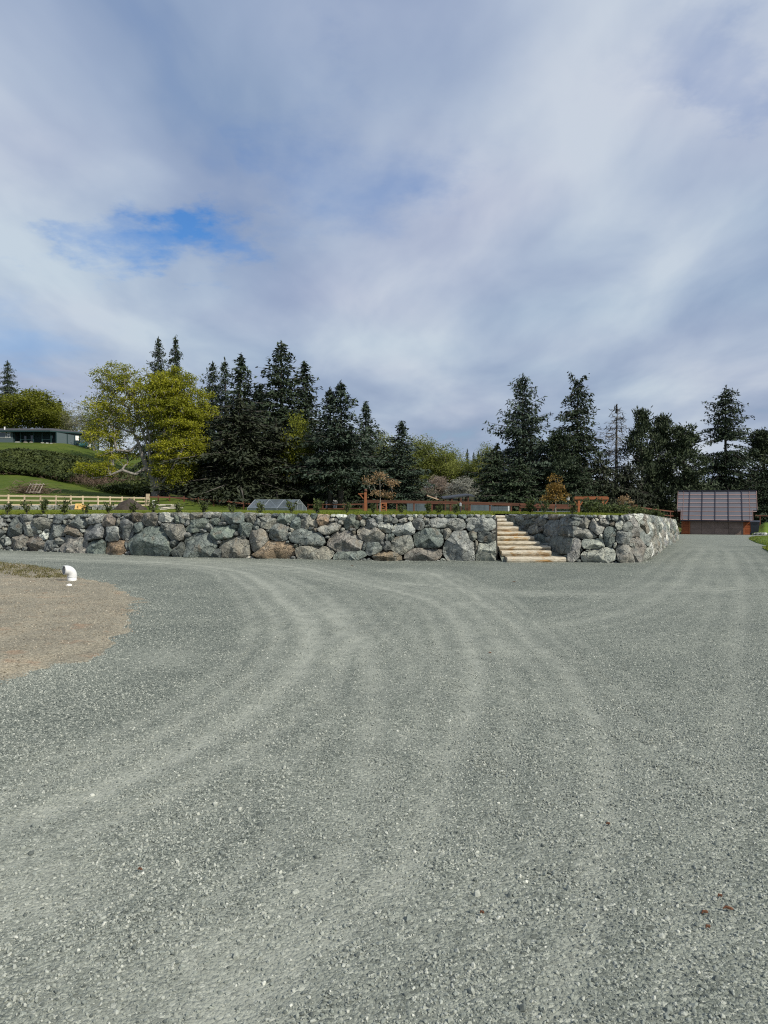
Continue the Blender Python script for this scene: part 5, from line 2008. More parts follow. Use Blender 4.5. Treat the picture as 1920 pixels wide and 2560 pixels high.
# rose bed at the right end
RB = shrub_proto(96, 0.42, 0.24, 260, 'laurel')
rb = np.random.default_rng(97)
nrose = 0
for k in range(26):
    px = 1470 + k * 7.2 + rb.uniform(-3, 3)
    t = (px - 1470) / 190
    dd = 24 + 13 * t + rb.uniform(-1.0, 1.0)
    x = (px - 960) / F * dd
    if dd < front_y(x) + 0.4:
        dd = front_y(x) + 0.6
        x = (px - 960) / F * dd
    o = empty("rose_bush", (x, dd, tz(x, dd) - 0.02), rb.uniform(0, 6.28))
    for nm, src in (("stem", RB[0]), ("leaves", RB[1])):
        c = bpy.data.objects.new(nm, src); COL.objects.link(c); c.parent = o
    s = rb.uniform(0.9, 1.35)
    o.scale = (s * 1.3, s * 1.3, s)
    tag(o, "low leafy bush in the flower bed right of the cedar arbour", "bush", "bushes in the flower bed")


# ------------------------------------------------------------------ low garden wall behind the lawn
def low_wall():
    r = np.random.default_rng(33)
    d = 45.0
    root = empty("low_stone_wall", on_terr(150, d, 0))
    tag(root, "low grey stone garden wall behind the lawn, below the pale rail fence", "stone wall")
    px = -40.0
    while px < 300:
        w = r.uniform(8, 26)
        base = on_terr(px + w / 2, d, -0.05)
        W = w / F * d
        H = r.uniform(0.30, 0.36)
        n = 9
        V = []
        for (yy, sc, zz) in ((0.22, 1.0, None), (-0.10, 1.0, None), (-0.20, 0.78, None)):
            for k in range(n):
                a = 2 * math.pi * k / n + 0.3
                c = math.copysign(abs(math.cos(a)) ** 0.6, math.cos(a)); s = math.copysign(abs(math.sin(a)) ** 0.6, math.sin(a))
                j = 1 + r.uniform(-0.08, 0.04)
                V.append((c * W / 2 * sc * j, yy + r.uniform(-0.03, 0.03), H / 2 + s * H / 2 * sc * j))
        f = []
        for a in range(2):
            for k in range(n):
                f.append((a * n + k, a * n + (k + 1) % n, (a + 1) * n + (k + 1) % n, (a + 1) * n + k))
        f3 = [(2 * n, 2 * n + k, 2 * n + k + 1) for k in range(1, n - 1)]
        o = mesh_np("stone", np.array(V), [np.array(f), np.array(f3)], M['rock'], root, loc=base - Vector(root.location))
        c = TONE['lgdglt'[int(r.integers(6))]]
        o.color = (*c, 1)
        px += w * 0.97
low_wall()


# ------------------------------------------------------------------ fences
def fence_rails(root, P, posts, rails, mat_post, mat_rail, pw=0.11, rw=0.05, rh=0.12, ph=1.15, cap=True, round_=False):
    """posts at plan points P (3D bases), rails between neighbours, each its own part"""
    o0 = Vector(root.location)
    for i, p in enumerate(P):
        mb = MB()
        if round_:
            mb.tube([p - o0 + Vector((0, 0, -0.2)), p - o0 + Vector((0, 0, ph))], pw * 0.55, 8)
        else:
            mb.box((p.x - o0.x - pw / 2, p.y - o0.y - pw / 2, p.z - o0.z - 0.3), (p.x - o0.x + pw / 2, p.y - o0.y + pw / 2, p.z - o0.z + ph))
        mb.build("post", mat_post, root)
    for a, b in zip(P[:-1], P[1:]):
        for h in rails:
            mb = MB()
            off = Vector((0, -pw / 2 - rw / 2 - 0.004, 0)) if not round_ else Vector((0, 0, 0))
            mb.bar(a - o0 + Vector((0, 0, h)) + off, b - o0 + Vector((0, 0, h)) + off, rw, rh)
            mb.build("rail", mat_rail, root)


def pale_fence():
    pxs = [-58, -19, 21, 61, 101, 140, 177, 207, 245, 275, 305, 335, 364]
    P = [on_terr(px, 60 + 18 * max(px, -60) / 364.0) for px in pxs]
    for i, p in enumerate(P):                               # top rail line as seen
        top = at(pxs[i], 1238.5 + 6.0 * max(pxs[i], 0) / 364, p.y)
        P[i] = Vector((p.x, p.y, top.z - 1.08))
    root = empty("rail_fence", P[4])
    fence_rails(root, P, None, (0.30, 0.69, 1.06), M['rail'], M['rail'], 0.16, 0.07, 0.14, 1.17, round_=True)
    tag(root, "pale peeled-log rail fence below the green hillside", "fence")
    e = P[-1]
    mb = MB()
    mb.box((-0.16, -0.16, -0.4), (0.16, 0.16, 1.5))
    o = mb.build("end_post", M['rail'], root, loc=e - Vector(root.location) + Vector((0.25, 0, 0)))


pale_fence()


def wire_panel(mb, a, b, z0, z1, nv, nh, t=0.012):
    for i in range(nv + 1):
        p = a + (b - a) * (i / nv)
        mb.bar(p + Vector((0, 0, z0)), p + Vector((0, 0, z1)), t, t)
    for j in range(nh + 1):
        h = z0 + (z1 - z0) * j / nh
        mb.bar(a + Vector((0, 0, h)), b + Vector((0, 0, h)), t, t)


def red_fences():
    # first run: from the pale fence's end to the greenhouse
    def run(pxs, tops, deps, label, mats, ph=1.35, wire=True, rails=(1.30,)):
        P = []
        for px, ty, d in zip(pxs, tops, deps):
            t = at(px, ty, d)
            P.append(Vector((t.x, d, t.z - ph)))
        root = empty("cedar_fence", P[len(P) // 2])
        fence_rails(root, P, None, rails, mats[0], mats[1], 0.13, 0.05, 0.13, ph + 0.02)
        if wire:
            for a, b in zip(P[:-1], P[1:]):
                mb = MB()
                wire_panel(mb, a - Vector(root.location), b - Vector(root.location), 0.08, ph - 0.12, max(3, int((b - a).length / 0.4)), 5, 0.010)
                mb.build("wire_panel", M['wire'], root)
        tag(root, label, "fence")
    M['wire'] = simple("dark_wire", (0.04, 0.04, 0.04), 0.6, 0.1)
    run([371, 396, 424, 460, 496, 534, 572, 609, 640], [1237.5, 1238, 1239, 1241, 1243.5, 1246, 1250, 1254, 1256], [78, 79, 80, 81, 82, 83, 84, 85, 86], "dark red cedar and wire fence between the pale rail fence and the plastic greenhouse", (M['cedar'], M['cedar']), 1.5)
    run([770, 807, 860, 908], [1260, 1259, 1259, 1258], [86, 86, 86, 86], "low cedar fence in front of the white shed", (M['cedar'], M['cedar']), 1.05, False, (0.95, 0.45))
    run([917, 943, 965, 992, 1035, 1080, 1126, 1175, 1225, 1278, 1330, 1382, 1432], [1250, 1250.3, 1250.8, 1251.2, 1252, 1252.8, 1253.4, 1254.5, 1256, 1257.5, 1259, 1260.5, 1262], [70] * 13, "red cedar and wire fence in front of the grey sheds", (M['cedar'], M['cedar_dark']), 1.25, True, (1.2, 1.06))
    run([1300, 1345, 1390, 1445], [1259, 1260, 1261, 1262], [60, 60, 60, 60], "double-railed cedar fence behind the bronze young tree", (M['cedar'], M['cedar']), 1.0, False, (0.95, 0.72))
    run([1590, 1620, 1650, 1676, 1698], [1266, 1270, 1274, 1277, 1279], [78, 82, 86, 90, 94], "dark cedar fence running down to the garage", (M['cedar_dark'], M['cedar']), 1.1, False, (1.05, 0.5))
    run([1872, 1900, 1930], [1288, 1288, 1289], [98, 98, 98], "cedar fence at the garage's right corner", (M['cedar'], M['cedar']), 1.1, False, (1.05,))


red_fences()

mb = MB
# gate post with bracket and bird box
def gate_post():
    d = 62.0
    b = at(914, 1281, d)
    root = empty("gate_post", (b.x, b.y, b.z))
    H = at(914, 1231, d).z - b.z
    m = MB(); m.box((-0.11, -0.11, -0.4), (0.11, 0.11, H)); m.build("post", M['cedar_bright'], root)
    m = MB(); m.bar((-0.15, 0, H - 0.55), (-0.5, 0, H - 0.15), 0.08, 0.08); m.build("brace", M['cedar_bright'], root)
    m = MB(); m.bar((-0.62, 0, H - 0.12), (-0.1, 0, H - 0.12), 0.08, 0.08); m.build("bracket", M['cedar_bright'], root)
    m = MB(); m.tube([(0, 0, H), (0, 0, H + 0.08), (0, 0, H + 0.22), (0, 0, H + 0.3)], [0.05, 0.15, 0.13, 0.02], 10); m.build("finial", M['cedar'], root, smooth=True)
    tag(root, "tall cedar gate post with angled brace and round finial", "post")
    # lattice gate panel
    g = at(959.5, 1279, 60)
    rt = empty("garden_gate", (g.x, g.y, g.z))
    W, Hh = 0.42, 0.72
    m = MB()
    for x in (-W / 2, W / 2):
        m.box((x - 0.04, -0.03, 0), (x + 0.04, 0.03, Hh))
    m.box((-W / 2 + 0.04, -0.03, Hh - 0.08), (W / 2 - 0.04, 0.03, Hh)); m.box((-W / 2 + 0.04, -0.03, 0), (W / 2 - 0.04, 0.03, 0.07))
    m.build("frame", M['cedar_bright'], rt)
    for k in range(4):
        m = MB()
        z = 0.12 + k * 0.15
        m.bar((-W / 2 + 0.05, 0, z + (0.1 if k % 2 else 0)), (W / 2 - 0.05, 0, z + (0 if k % 2 else 0.1)), 0.03, 0.045)
        m.build("slat", M['cedar_bright'], rt)
    tag(rt, "small bright orange cedar garden gate with zigzag slats", "gate")


gate_post()


def arbour():
    d = 33.0
    l = at(1447, 1283, d); r_ = at(1507, 1270, d)
    top = at(1440, 1243, d).z
    zb = tz(l.x, d)
    W = r_.x - l.x
    root = empty("garden_arbour", (l.x, d, zb))
    H = top - zb
    for x in (0, W):
        for y in (0,):
            m = MB(); m.box((x - 0.045, y - 0.045, -0.3), (x + 0.045, y + 0.045, H - 0.11)); m.build("post", M['cedar_bright'], root)
            for sg in (-1, 1):
                m = MB(); m.bar((x + sg * 0.05, y, H - 0.36), (x + sg * 0.22, y, H - 0.13), 0.05, 0.05); m.build("brace", M['cedar_bright'], root)
    for y in (-0.07, 0.07):
        m = MB(); m.box((-0.22, y - 0.02, H - 0.10), (W + 0.24, y + 0.02, H)); m.build("beam", M['cedar_bright'], root)
    m = MB(); m.box((-0.18, -0.05, H + 0.003), (W + 0.20, 0.05, H + 0.03)); m.build("cap_board", M['cedar_bright'], root)
    tag(root, "bright red cedar garden arbour on two braced posts above the lawn", "arbour")
    # bench / low rail of pale cedar beside it
    a = at(1511, 1266, 36); b = at(1548, 1266.5, 36); zt = a.z
    rt = empty("cedar_bench", (a.x, 36, tz(a.x, 36)))
    hh = zt - rt.location.z
    w = b.x - a.x
    m = MB(); m.box((0, -0.2, hh - 0.05), (w, 0.2, hh)); m.build("seat", M['rail'], rt)
    for x in (0.08, w - 0.08):
        m = MB(); m.box((x - 0.05, -0.16, -0.2), (x + 0.05, 0.16, hh - 0.053)); m.build("leg", M['cedar_bright'], rt)
    tag(rt, "pale topped cedar bench between the arbour and the coppery sapling", "bench")
    a = at(1552, 1262, 37)
    rt = empty("bird_box", (a.x, 37, tz(a.x, 37)))
    hh = a.z - rt.location.z
    m = MB(); m.box((-0.03, -0.03, -0.3), (0.03, 0.03, hh - 0.14)); m.build("pole", M['cedar'], rt)
    m = MB(); m.box((-0.09, -0.08, hh - 0.137), (0.09, 0.08, hh + 0.06)); m.build("box", M['cedar'], rt)
    m = MB(); m.tube([(0, -0.083, hh - 0.03), (0, -0.086, hh - 0.03)], 0.028, 10); m.build("entrance_hole", M['earth'], rt)
    tag(rt, "small brown cedar bird box beside the bench", "bird box")
    # sloping hand rail
    p = [at(1556, 1266, 38), at(1568, 1269, 39), at(1584, 1275, 41)]
    m = MB()
    rt = empty("hand_rail", (p[0].x, p[0].y, tz(p[0].x, p[0].y)))
    o0 = Vector(rt.location)
    for a_, b_ in zip(p[:-1], p[1:]):
        m = MB(); m.bar(a_ - o0, b_ - o0, 0.06, 0.09); m.build("rail", M['cedar'], rt)
    for q in p:
        m = MB(); zz = tz(q.x, q.y); m.box((q.x - o0.x - 0.03, q.y - o0.y - 0.03, zz - o0.z - 0.2), (q.x - o0.x + 0.03, q.y - o0.y + 0.03, q.z - o0.z - 0.05)); m.build("post", M['cedar'], rt)
    tag(rt, "cedar hand rail sloping down beside the flower bed", "railing")
    a = at(1586, 1264, 44)
    m = MB(); zz = tz(a.x, 44); m.box((-0.12, -0.12, -0.2), (0.12, 0.12, a.z - zz)); m.box((-0.14, -0.14, a.z - zz), (0.14, 0.14, a.z - zz + 0.05))
    o = m.build("garden_post", M['cedar'], None, loc=(a.x, 44, zz))
    tag(o, "short thick cedar post standing alone beyond the flower bed", "post")


arbour()


# ------------------------------------------------------------------ greenhouse and sheds
def greenhouse():
    m, T, b = new_mat("greenhouse_film")
    b.inputs['Base Color'].default_value = (0.21, 0.245, 0.28, 1)
    b.inputs['Roughness'].default_value = 0.28
    b.inputs['Specular IOR Level'].default_value = 0.7
    tr = T.node('ShaderNodeBsdfTransparent'); tr.inputs[0].default_value = (0.75, 0.80, 0.85, 1)
    mx = T.node('ShaderNodeMixShader')
    T.put(mx.inputs[0], T.mapr(T.noise(objc(T), 1.5, 3, 0.6), 0.3, 0.7, 0.30, 0.48))
    T.l.new(tr.outputs[0], mx.inputs[1]); T.l.new(b.outputs[0], mx.inputs[2])
    T.l.new(mx.outputs[0], T.n['Material Output'].inputs['Surface'])
    M['film'] = m
    M['alu'] = simple("aluminium_tube", (0.36, 0.38, 0.40), 0.5, 0.05, metal=0.5)
    d = 48.0
    c = at(690, 1285, d)
    z0 = at(690, 1284.5, d).z
    root = empty("plastic_greenhouse", (at(638, 1284, d).x, d, z0))
    W = at(760, 1284, d).x - root.location.x
    H = at(690, 1249, d).z - z0
    ex = at(771, 1284, d + 2.4).x - at(760, 1284, d).x
    dep = 1.6
    # length runs across the view; section is a peaked tent
    sec = [(-dep / 2, 0), (-dep / 2, H * 0.42), (0, H), (dep / 2, H * 0.42), (dep / 2, 0)]
    Lx = W * 1.08
    sk = 0.42
    ribs = np.linspace(0, Lx, 4)
    for i in range(3):
        for (a, b2) in zip(sec[:-1], sec[1:]):
            mm = MB()
            x0, x1 = ribs[i] + 0.01, ribs[i + 1] - 0.01
            mm.add([(x0, a[0], a[1]), (x1, a[0], a[1]), (x1, b2[0], b2[1]), (x0, b2[0], b2[1])], [(0, 1, 2, 3)])
            mm.build("film_panel", M['film'], root)
    for x in (0, Lx):
        mm = MB(); mm.add([(x, p[0], p[1]) for p in sec], None, [(0, 1, 2), (0, 2, 4), (2, 3, 4)]); mm.build("end_panel", M['film'], root)
    for x in ribs:
        mm = MB()
        for a, b2 in zip(sec[:-1], sec[1:]):
            mm.bar((x, a[0], a[1]), (x, b2[0], b2[1]), 0.03, 0.03)
        mm.build("rib", M['alu'], root)
    for (y, z) in ((0, H), (-dep / 2, H * 0.42), (dep / 2, H * 0.42), (-dep / 2, 0.02), (dep / 2, 0.02)):
        mm = MB(); mm.bar((0, y, z), (Lx, y, z), 0.025, 0.025); mm.build("purlin", M['alu'], root)
    mm = MB(); mm.bar((Lx + 0.03, -0.3, 0), (Lx + 0.03, -0.3, H * 0.75), 0.03, 0.03); mm.bar((Lx + 0.03, 0.3, 0), (Lx + 0.03, 0.3, H * 0.75), 0.03, 0.03); mm.bar((Lx + 0.03, -0.3, H * 0.75), (Lx + 0.03, 0.3, H * 0.75), 0.03, 0.03)
    mm.build("door_frame", M['alu'], root)
    root.rotation_euler = (0, 0, R(-27))
    tag(root, "small clear plastic greenhouse tent on the grass before the dark conifers", "greenhouse")


greenhouse()


def sheds():
    M['white_paint'] = simple("white_paint", (0.78, 0.76, 0.74), 0.6, 0.06, 3)
    M['metal_grey'] = simple("grey_sheet_metal", (0.105, 0.13, 0.145), 0.5, 0.12, 2, metal=0.2)
    M['dark_roof'] = simple("dark_roofing", (0.035, 0.04, 0.05), 0.6, 0.2, 3)
    M['red_roof'] = simple("red_roofing", (0.20, 0.045, 0.03), 0.6, 0.2, 3)
    M['dark_trunk'] = M['bark']
    # white boards behind the fence
    d = 90.6
    z0 = at(836, 1270, d).z
    root = empty("white_shed", (at(836, 1270, d).x, d, z0))
    s = d / F
    bw = 44 * s / 7
    for i in range(7):
        m = MB(); x = (-22) * s + i * bw
        m.box((x, 0, -0.4), (x + bw - 0.03, 0.1, 22 * s)); m.build("board", M['white_paint'], root)
    m = MB(); m.box((-22 * s, 0.12, -0.4), (22 * s, 2.2, 20 * s)); m.build("body", M['white_paint'], root)
    m = MB(); m.box((-23 * s, -0.08, 22.2 * s), (23 * s, 2.4, 23.4 * s)); m.build("roof", M['metal_grey'], root)
    tag(root, "small white board shed half hidden behind two dark trunks", "shed")
    # grey metal screen along the fence: corrugated panels
    def screen(px0, px1, yt, yb, d, label):
        a = at(px0, yb, d); b = at(px1, yb, d); H = at(px0, yt, d).z - a.z
        rt = empty("metal_screen", (a.x, d, a.z))
        W = b.x - a.x
        n = max(2, int(W / 1.1))
        for i in range(n):
            k = 9
            V = []
            x0 = W * i / n + 0.01; x1 = W * (i + 1) / n - 0.01
            for j in range(k * 2 + 1):
                x = x0 + (x1 - x0) * j / (2 * k)
                y = 0.03 * (j % 2)
                V += [(x, y, -0.3), (x, y, H)]
            f = [(2 * j, 2 * j + 2, 2 * j + 3, 2 * j + 1) for j in range(2 * k)]
            mesh_np("panel", np.array(V), [np.array(f)], M['metal_grey'], rt)
        for i in range(n + 1):
            m = MB(); x = W * i / n; m.box((x - 0.04, 0.05, -0.3), (x + 0.04, 0.13, H + 0.05)); m.build("post", M['dark_roof'], rt)
        tag(rt, label, "screen")
    screen(1018, 1066, 1259, 1282, 82, "plain grey metal screen behind the red fence, left of the red-roofed shed")
    screen(1176, 1230, 1262, 1284, 84, "long corrugated grey metal screen behind the red fence")
    screen(1230, 1276, 1266, 1284, 86, "short corrugated grey metal screen left of the white pipe post")
    # red roofed shed
    d = 92.0
    s = d / F
    b = at(1090, 1284, d)
    rt = empty("red_roofed_shed", (b.x, d, b.z))
    x0, z0 = -23 * s, (1284 - 1237) * s
    x1, z1 = 19 * s, (1284 - 1252) * s
    m = MB(); m.box((x0 + 0.3, 0.2, -0.3), (x1 - 0.2, 3.0, z1 - 0.05)); m.build("wall", M['cedar_dark'], rt)
    m = MB(); m.poly([(x0, -0.4, z0), (x1, -0.4, z1), (x1, 3.4, z1), (x0, 3.4, z0)], 0.12, (0.3, 0, 1)); m.build("roof", M['red_roof'], rt)
    m = MB(); m.bar((x0, -0.45, z0 - 0.1), (x1, -0.45, z1 - 0.1), 0.05, 0.12); m.build("fascia", M['blossom_pink'] if False else M['rail'], rt)
    tag(rt, "shed with a slanting red roof below the blossom trees", "shed")
    # dark lean-to on posts
    b = at(1150, 1284, 90); s = 90 / F
    rt = empty("open_lean_to", (b.x, 90, b.z))
    pts = [((1105 - 1150) * s, (1284 - 1245) * s), ((1168 - 1150) * s, (1284 - 1237.5) * s), ((1184 - 1150) * s, (1284 - 1240) * s)]
    m = MB(); m.poly([(pts[0][0], -1.2, pts[0][1]), (pts[1][0], -1.2, pts[1][1]), (pts[1][0], 1.8, pts[1][1] + 0.2), (pts[0][0], 1.8, pts[0][1] + 0.2)], 0.14, (0, 0, 1)); m.build("roof", M['dark_roof'], rt)
    m = MB(); m.poly([(pts[1][0] + 0.01, -1.2, pts[1][1]), (pts[2][0], -1.2, pts[2][1]), (pts[2][0], 1.8, pts[2][1] + 0.2), (pts[1][0] + 0.01, 1.8, pts[1][1] + 0.2)], 0.14, (0, 0, 1)); m.build("roof", M['dark_roof'], rt)
    for px, zt in ((1112, 38), (1128, 39), (1150, 42), (1168, 45)):
        for y in (-1.0, 1.6):
            m = MB(); x = (px - 1150) * s; m.box((x - 0.07, y - 0.07, -0.4), (x + 0.07, y + 0.07, zt * s - 0.12)); m.build("post", M['cedar_dark'], rt)
    tag(rt, "open lean-to with a dark shallow roof on cedar posts", "shelter")
    # white downpipe post
    b = at(1271, 1284, 80)
    m = MB(); m.tube([(0, 0, -0.3), (0, 0, at(1271, 1265, 80).z - b.z)], 0.09, 10); o = m.build("white_pipe_post", M['pvc'], None, loc=b)
    tag(o, "upright white pipe post at the end of the grey screen", "post")
    # thin garden light with a small head
    for px, ty, d, lab in ((1151, 1262, 21.6, "thin dark garden light on a stake at the lawn edge left of the steps"), (1420, 1249, 40, "pale lantern on a stake left of the cedar arbour")):
        x = (px - 960) / F * d
        zb = tz(x, d)
        hh = at(px, ty, d).z - zb
        rt = empty("garden_light", (x, d, zb))
        m = MB(); m.tube([(0, 0, -0.1), (0, 0, hh - 0.05)], 0.012, 6); m.build("stake", M['dark_roof'], rt)
        m = MB(); q = 0.035 if d < 30 else 0.09; m.tube([(0, 0, hh - 0.05), (0, 0, hh - 0.04), (0, 0, hh + q * 1.3), (0, 0, hh + q * 1.8)], [0.01, q, q, 0.01], 8); m.build("lamp_head", M['alu'], rt)
        tag(rt, lab, "garden light")
    # grey cold-frame surface seen through the fence at the right
    a = at(1340, 1277, 56); b = at(1440, 1280, 56)
    rt = empty("raised_bed", (a.x, 56, a.z - 0.5))
    w = b.x - a.x
    m = MB(); m.box((0, 0, -0.2), (w, 1.6, 0.42)); m.build("box", M['cedar_dark'], rt)
    m = MB(); m.box((-0.04, -0.04, 0.423), (w + 0.04, 1.64, 0.46)); m.build("cover", M['metal_grey'], rt)
    tag(rt, "raised bed with a grey cover behind the bronze young tree", "raised bed")


sheds()


# ------------------------------------------------------------------ heaps and clutter behind the lawn
def clutter():
    r = np.random.default_rng(60)
    # soil heap
    d = 40.0
    s = d / F
    b = at(325, 1276, d)
    zb = tz(b.x, d)
    n = 22; rings = 7
    V = []
    for k in range(rings):
        t = k / (rings - 1)
        for j in range(n):
            a = 2 * math.pi * j / n
            rr = 42 * s * (1 - t) ** 0.85 * (1 + 0.12 * r.normal())
            V.append((rr * math.cos(a), rr * 0.6 * math.sin(a), (0.62) * t ** 0.9 - (0.05 if k == 0 else 0) + 0.015 * r.normal()))
    f = [(k * n + j, k * n + (j + 1) % n, (k + 1) * n + (j + 1) % n, (k + 1) * n + j) for k in range(rings - 1) for j in range(n)]
    M['soil'] = simple("dark_soil", (0.055, 0.045, 0.038), 0.95, 0.35, 9, bmp=0.03)
    o = mesh_np("soil_heap", np.array(V), [np.array(f)], M['soil'], loc=(b.x, d, zb), smooth=True)
    tag(o, "heap of dark brown soil at the end of the pale rail fence", "soil heap")
    # loose planks
    root_d = 36.0
    c = on_terr(420, root_d, 0.02)
    for k in range(9):
        a = r.uniform(-0.35, 0.35)
        L = r.uniform(0.5, 1.1)
        x = c.x + r.uniform(-0.35, 0.35)
        z = 0.03 + 0.028 * k
        m = MB(); m.bar((-L / 2 * math.cos(a), -L / 2 * math.sin(a), -0.02 * r.random()), (L / 2 * math.cos(a), L / 2 * math.sin(a), 0.03 * r.random()), 0.09, 0.026)
        o = m.build("plank", M['white_wood'] if 'white_wood' in M else M['rail'], None, loc=(x, root_d + r.uniform(-0.1, 0.1), c.z + z))
        tag(o, "pale weathered plank in the jumbled pile beyond the lawn", "plank", "planks piled on the grass")
    # white stake
    b = on_terr(384.5, 34, 0)
    m = MB(); m.box((-0.03, -0.03, -0.1), (0.03, 0.03, 0.42)); m.box((-0.045, -0.04, 0.3), (0.045, 0.04, 0.46)); o = m.build("white_marker_stake", M['white_paint'], None, loc=b)
    tag(o, "short white marker stake between the soil heap and the planks", "stake")
    # yellow crate
    b = at(207, 1275, 41); zb = tz(b.x, 41)
    rt = empty("yellow_crate", (b.x, 41, zb), 0.2)
    M['yellow_wood'] = mat_wood("yellow_plywood", (0.62, 0.40, 0.14), 0.15)
    for dx in (-0.16, 0.14):
        m = MB(); m.box((dx - 0.015, -0.14, 0), (dx + 0.015, 0.14, 0.24)); m.build("side", M['yellow_wood'], rt)
    m = MB(); m.bar((-0.17, -0.145, 0.02), (-0.17, 0.10, 0.27), 0.3, 0.02); m.build("lid", M['yellow_wood'], rt)
    m = MB(); m.box((-0.144, -0.13, 0.0), (0.124, 0.13, 0.05)); m.build("bottom", M['yellow_wood'], rt)
    m = MB(); m.box((-0.144, 0.10, 0.053), (0.124, 0.13, 0.24)); m.build("back", M['yellow_wood'], rt)
    rt.scale = (1.25, 1.25, 1.25)
    tag(rt, "open yellow plywood crate in front of the low stone wall", "crate")
    # brush pile with a leaning pallet
    d = 88.0; s = d / F
    b = on_terr(80, d, 0)
    n = 900
    v = r.normal(size=(n, 3)) * np.array([1.3, 0.8, 0.55]); v[:, 2] = np.abs(v[:, 2])
    a = rand_dirs(n, r, 0.4)
    o = leaf_mesh("brush_pile", v + np.array([b.x, b.y, b.z]), a, perp(a, r), r.uniform(0.25, 0.7, n), np.full(n, 0.03), M['cane'])
    tag(o, "reddish-brown brush pile behind the pale rail fence", "brush pile", kind="stuff")
    rt = empty("wooden_pallet", (at(97, 1250, d).x, d - 1.3, b.z + 0.05))
    M['grey_wood'] = mat_wood("grey_pallet_wood", (0.36, 0.31, 0.27), 0.2)
    for k in range(5):
        m = MB(); x = -0.75 + k * 0.38; m.bar((x - 0.22, 0.1, 0.0), (x + 0.05, 0.75, 1.15), 0.09, 0.04); m.build("slat", M['grey_wood'], rt)
    for t in (0.12, 0.9):
        m = MB(); m.bar((-0.97 + 0.27 * t, 0.06 + 0.65 * t, 1.15 * t), (0.77 - 0.22 + 0.27 * t + 0.22, 0.06 + 0.65 * t, 1.15 * t), 0.05, 0.10); m.build("stringer", M['grey_wood'], rt)
    tag(rt, "grey wooden pallet leaning on the brush pile", "pallet")


M['white_paint'] = simple("white_paint", (0.78, 0.76, 0.74), 0.6, 0.06, 3)
M['white_wood'] = mat_wood("bleached_plank", (0.58, 0.52, 0.46), 0.2)
clutter()


# ------------------------------------------------------------------ white vent pipe on the dirt
def vent_pipe():
    g = ground_hit(176, 1458)
    rt = empty("vent_pipe", (g.x, g.y + 0.08, float(dirt_z(np.array([[g.x, g.y]]))[0]) - 0.02))
    ro = 0.084
    m = MB(); m.tube([(0, 0, -0.1), (0, 0, 0.135)], ro, 28); m.build("riser", M['pvc'], rt, smooth=False)
    for p in rt.children[-1].data.polygons:
        p.use_smooth = len(p.vertices) == 4
    # elbow: sweep from up to sideways and a little downwards
    ddir = Vector((-0.72, -0.70, 0)).normalized()
    Rb = 0.115
    P = []
    for k in range(13):
        a = R(90) * k / 12
        P.append(Vector((0, 0, 0.115)) + ddir * (Rb * (1 - math.cos(a))) + Vector((0, 0, Rb * math.sin(a))))
    P0 = [Vector((0, 0, 0.09))] + P
    last = (P[-1] - P[-2]).normalized()
    P0 += [P[-1] + last * 0.04]
    m = MB(); m.tube(P0, [ro * 1.07] * len(P0), 28, cap=False)
    # inner wall on the same frames, joined to the outer by a flat rim
    m.tube(P0, [ro * 0.94] * len(P0), 28, cap=False)
    k = (len(P0) - 1) * 28
    nn = len(P0) * 28
    m.f4.append(np.array([(k + j, k + (j + 1) % 28, nn + k + (j + 1) % 28, nn + k + j) for j in range(28)]))
    o = m.build("elbow", M['pvc'], rt, smooth=True)
    tag(rt, "short white plastic pipe with an open elbow sticking out of the dirt", "pipe")
    g = ground_hit(173, 1470)
    r = np.random.default_rng(4)
    V = []
    for k in range(3):
        for j in range(9):
            a = 2 * math.pi * j / 9
            rr = (0.055, 0.05, 0.025)[k] * (1 + 0.15 * r.normal())
            V.append((rr * math.cos(a), rr * 0.75 * math.sin(a), (-0.01, 0.02, 0.034)[k]))
    V.append((0, 0, 0.036))
    f = [(k * 9 + j, k * 9 + (j + 1) % 9, (k + 1) * 9 + (j + 1) % 9, (k + 1) * 9 + j) for k in range(2) for j in range(9)]
    f3 = [(18 + j, 18 + (j + 1) % 9, 27) for j in range(9)]
    o = mesh_np("white_cobble", np.array(V), [np.array(f), np.array(f3)], M['white_paint'], smooth=True, loc=(g.x, g.y, float(dirt_z(np.array([[g.x, g.y]]))[0])))
    tag(o, "single flat white cobble on the dirt in front of the white pipe", "stone")


vent_pipe()


# small twigs and bark chips on the gravel
def chips():
    r = np.random.default_rng(14)
    M['chip'] = simple("brown_bark_chip", (0.12, 0.055, 0.03), 0.8, 0.3, 20)
    spots = [(1762, 2292, 0.045, "dark red"), (1820, 2283, 0.06, "long dark red"), (1800, 2250, 0.03, "tiny orange-brown"), (1770, 2330, 0.03, "thin orange"), (350, 2170, 0.03, "small dark"), (1285, 1455, 0.10, "dark"),
             (1225, 1630, 0.05, "short brown"), (1520, 2062, 0.03, "tan"), (880, 1395 + 20, 0.12, "low dark"), (1205, 2290, 0.025, "yellowish")]
    for k, (px, py, L, w) in enumerate(spots):
        g = ground_hit(px, py)
        a = r.uniform(-0.5, 0.5)
        z = float(near_z(np.array([[g.x, g.y]]))[0]) + 0.012
        m = MB()
        L *= 0.65
        m.tube([(-L / 2, 0, 0), (-L / 5, 0.004, 0.005), (L / 4, -0.003, 0.004), (L / 2, 0, 0.0)], [0.002, 0.0055, 0.006, 0.002], 6)
        o = m.build("bark_chip", M['chip'], None, loc=(g.x, g.y, z))
        o.rotation_euler = (0, 0, a)
        tag(o, w + " bark chip lying on the gravel " + ("near the drive's edge" if px > 1600 else ("by the wall" if py < 1500 else "among the tyre tracks")), "bark chip")


chips()


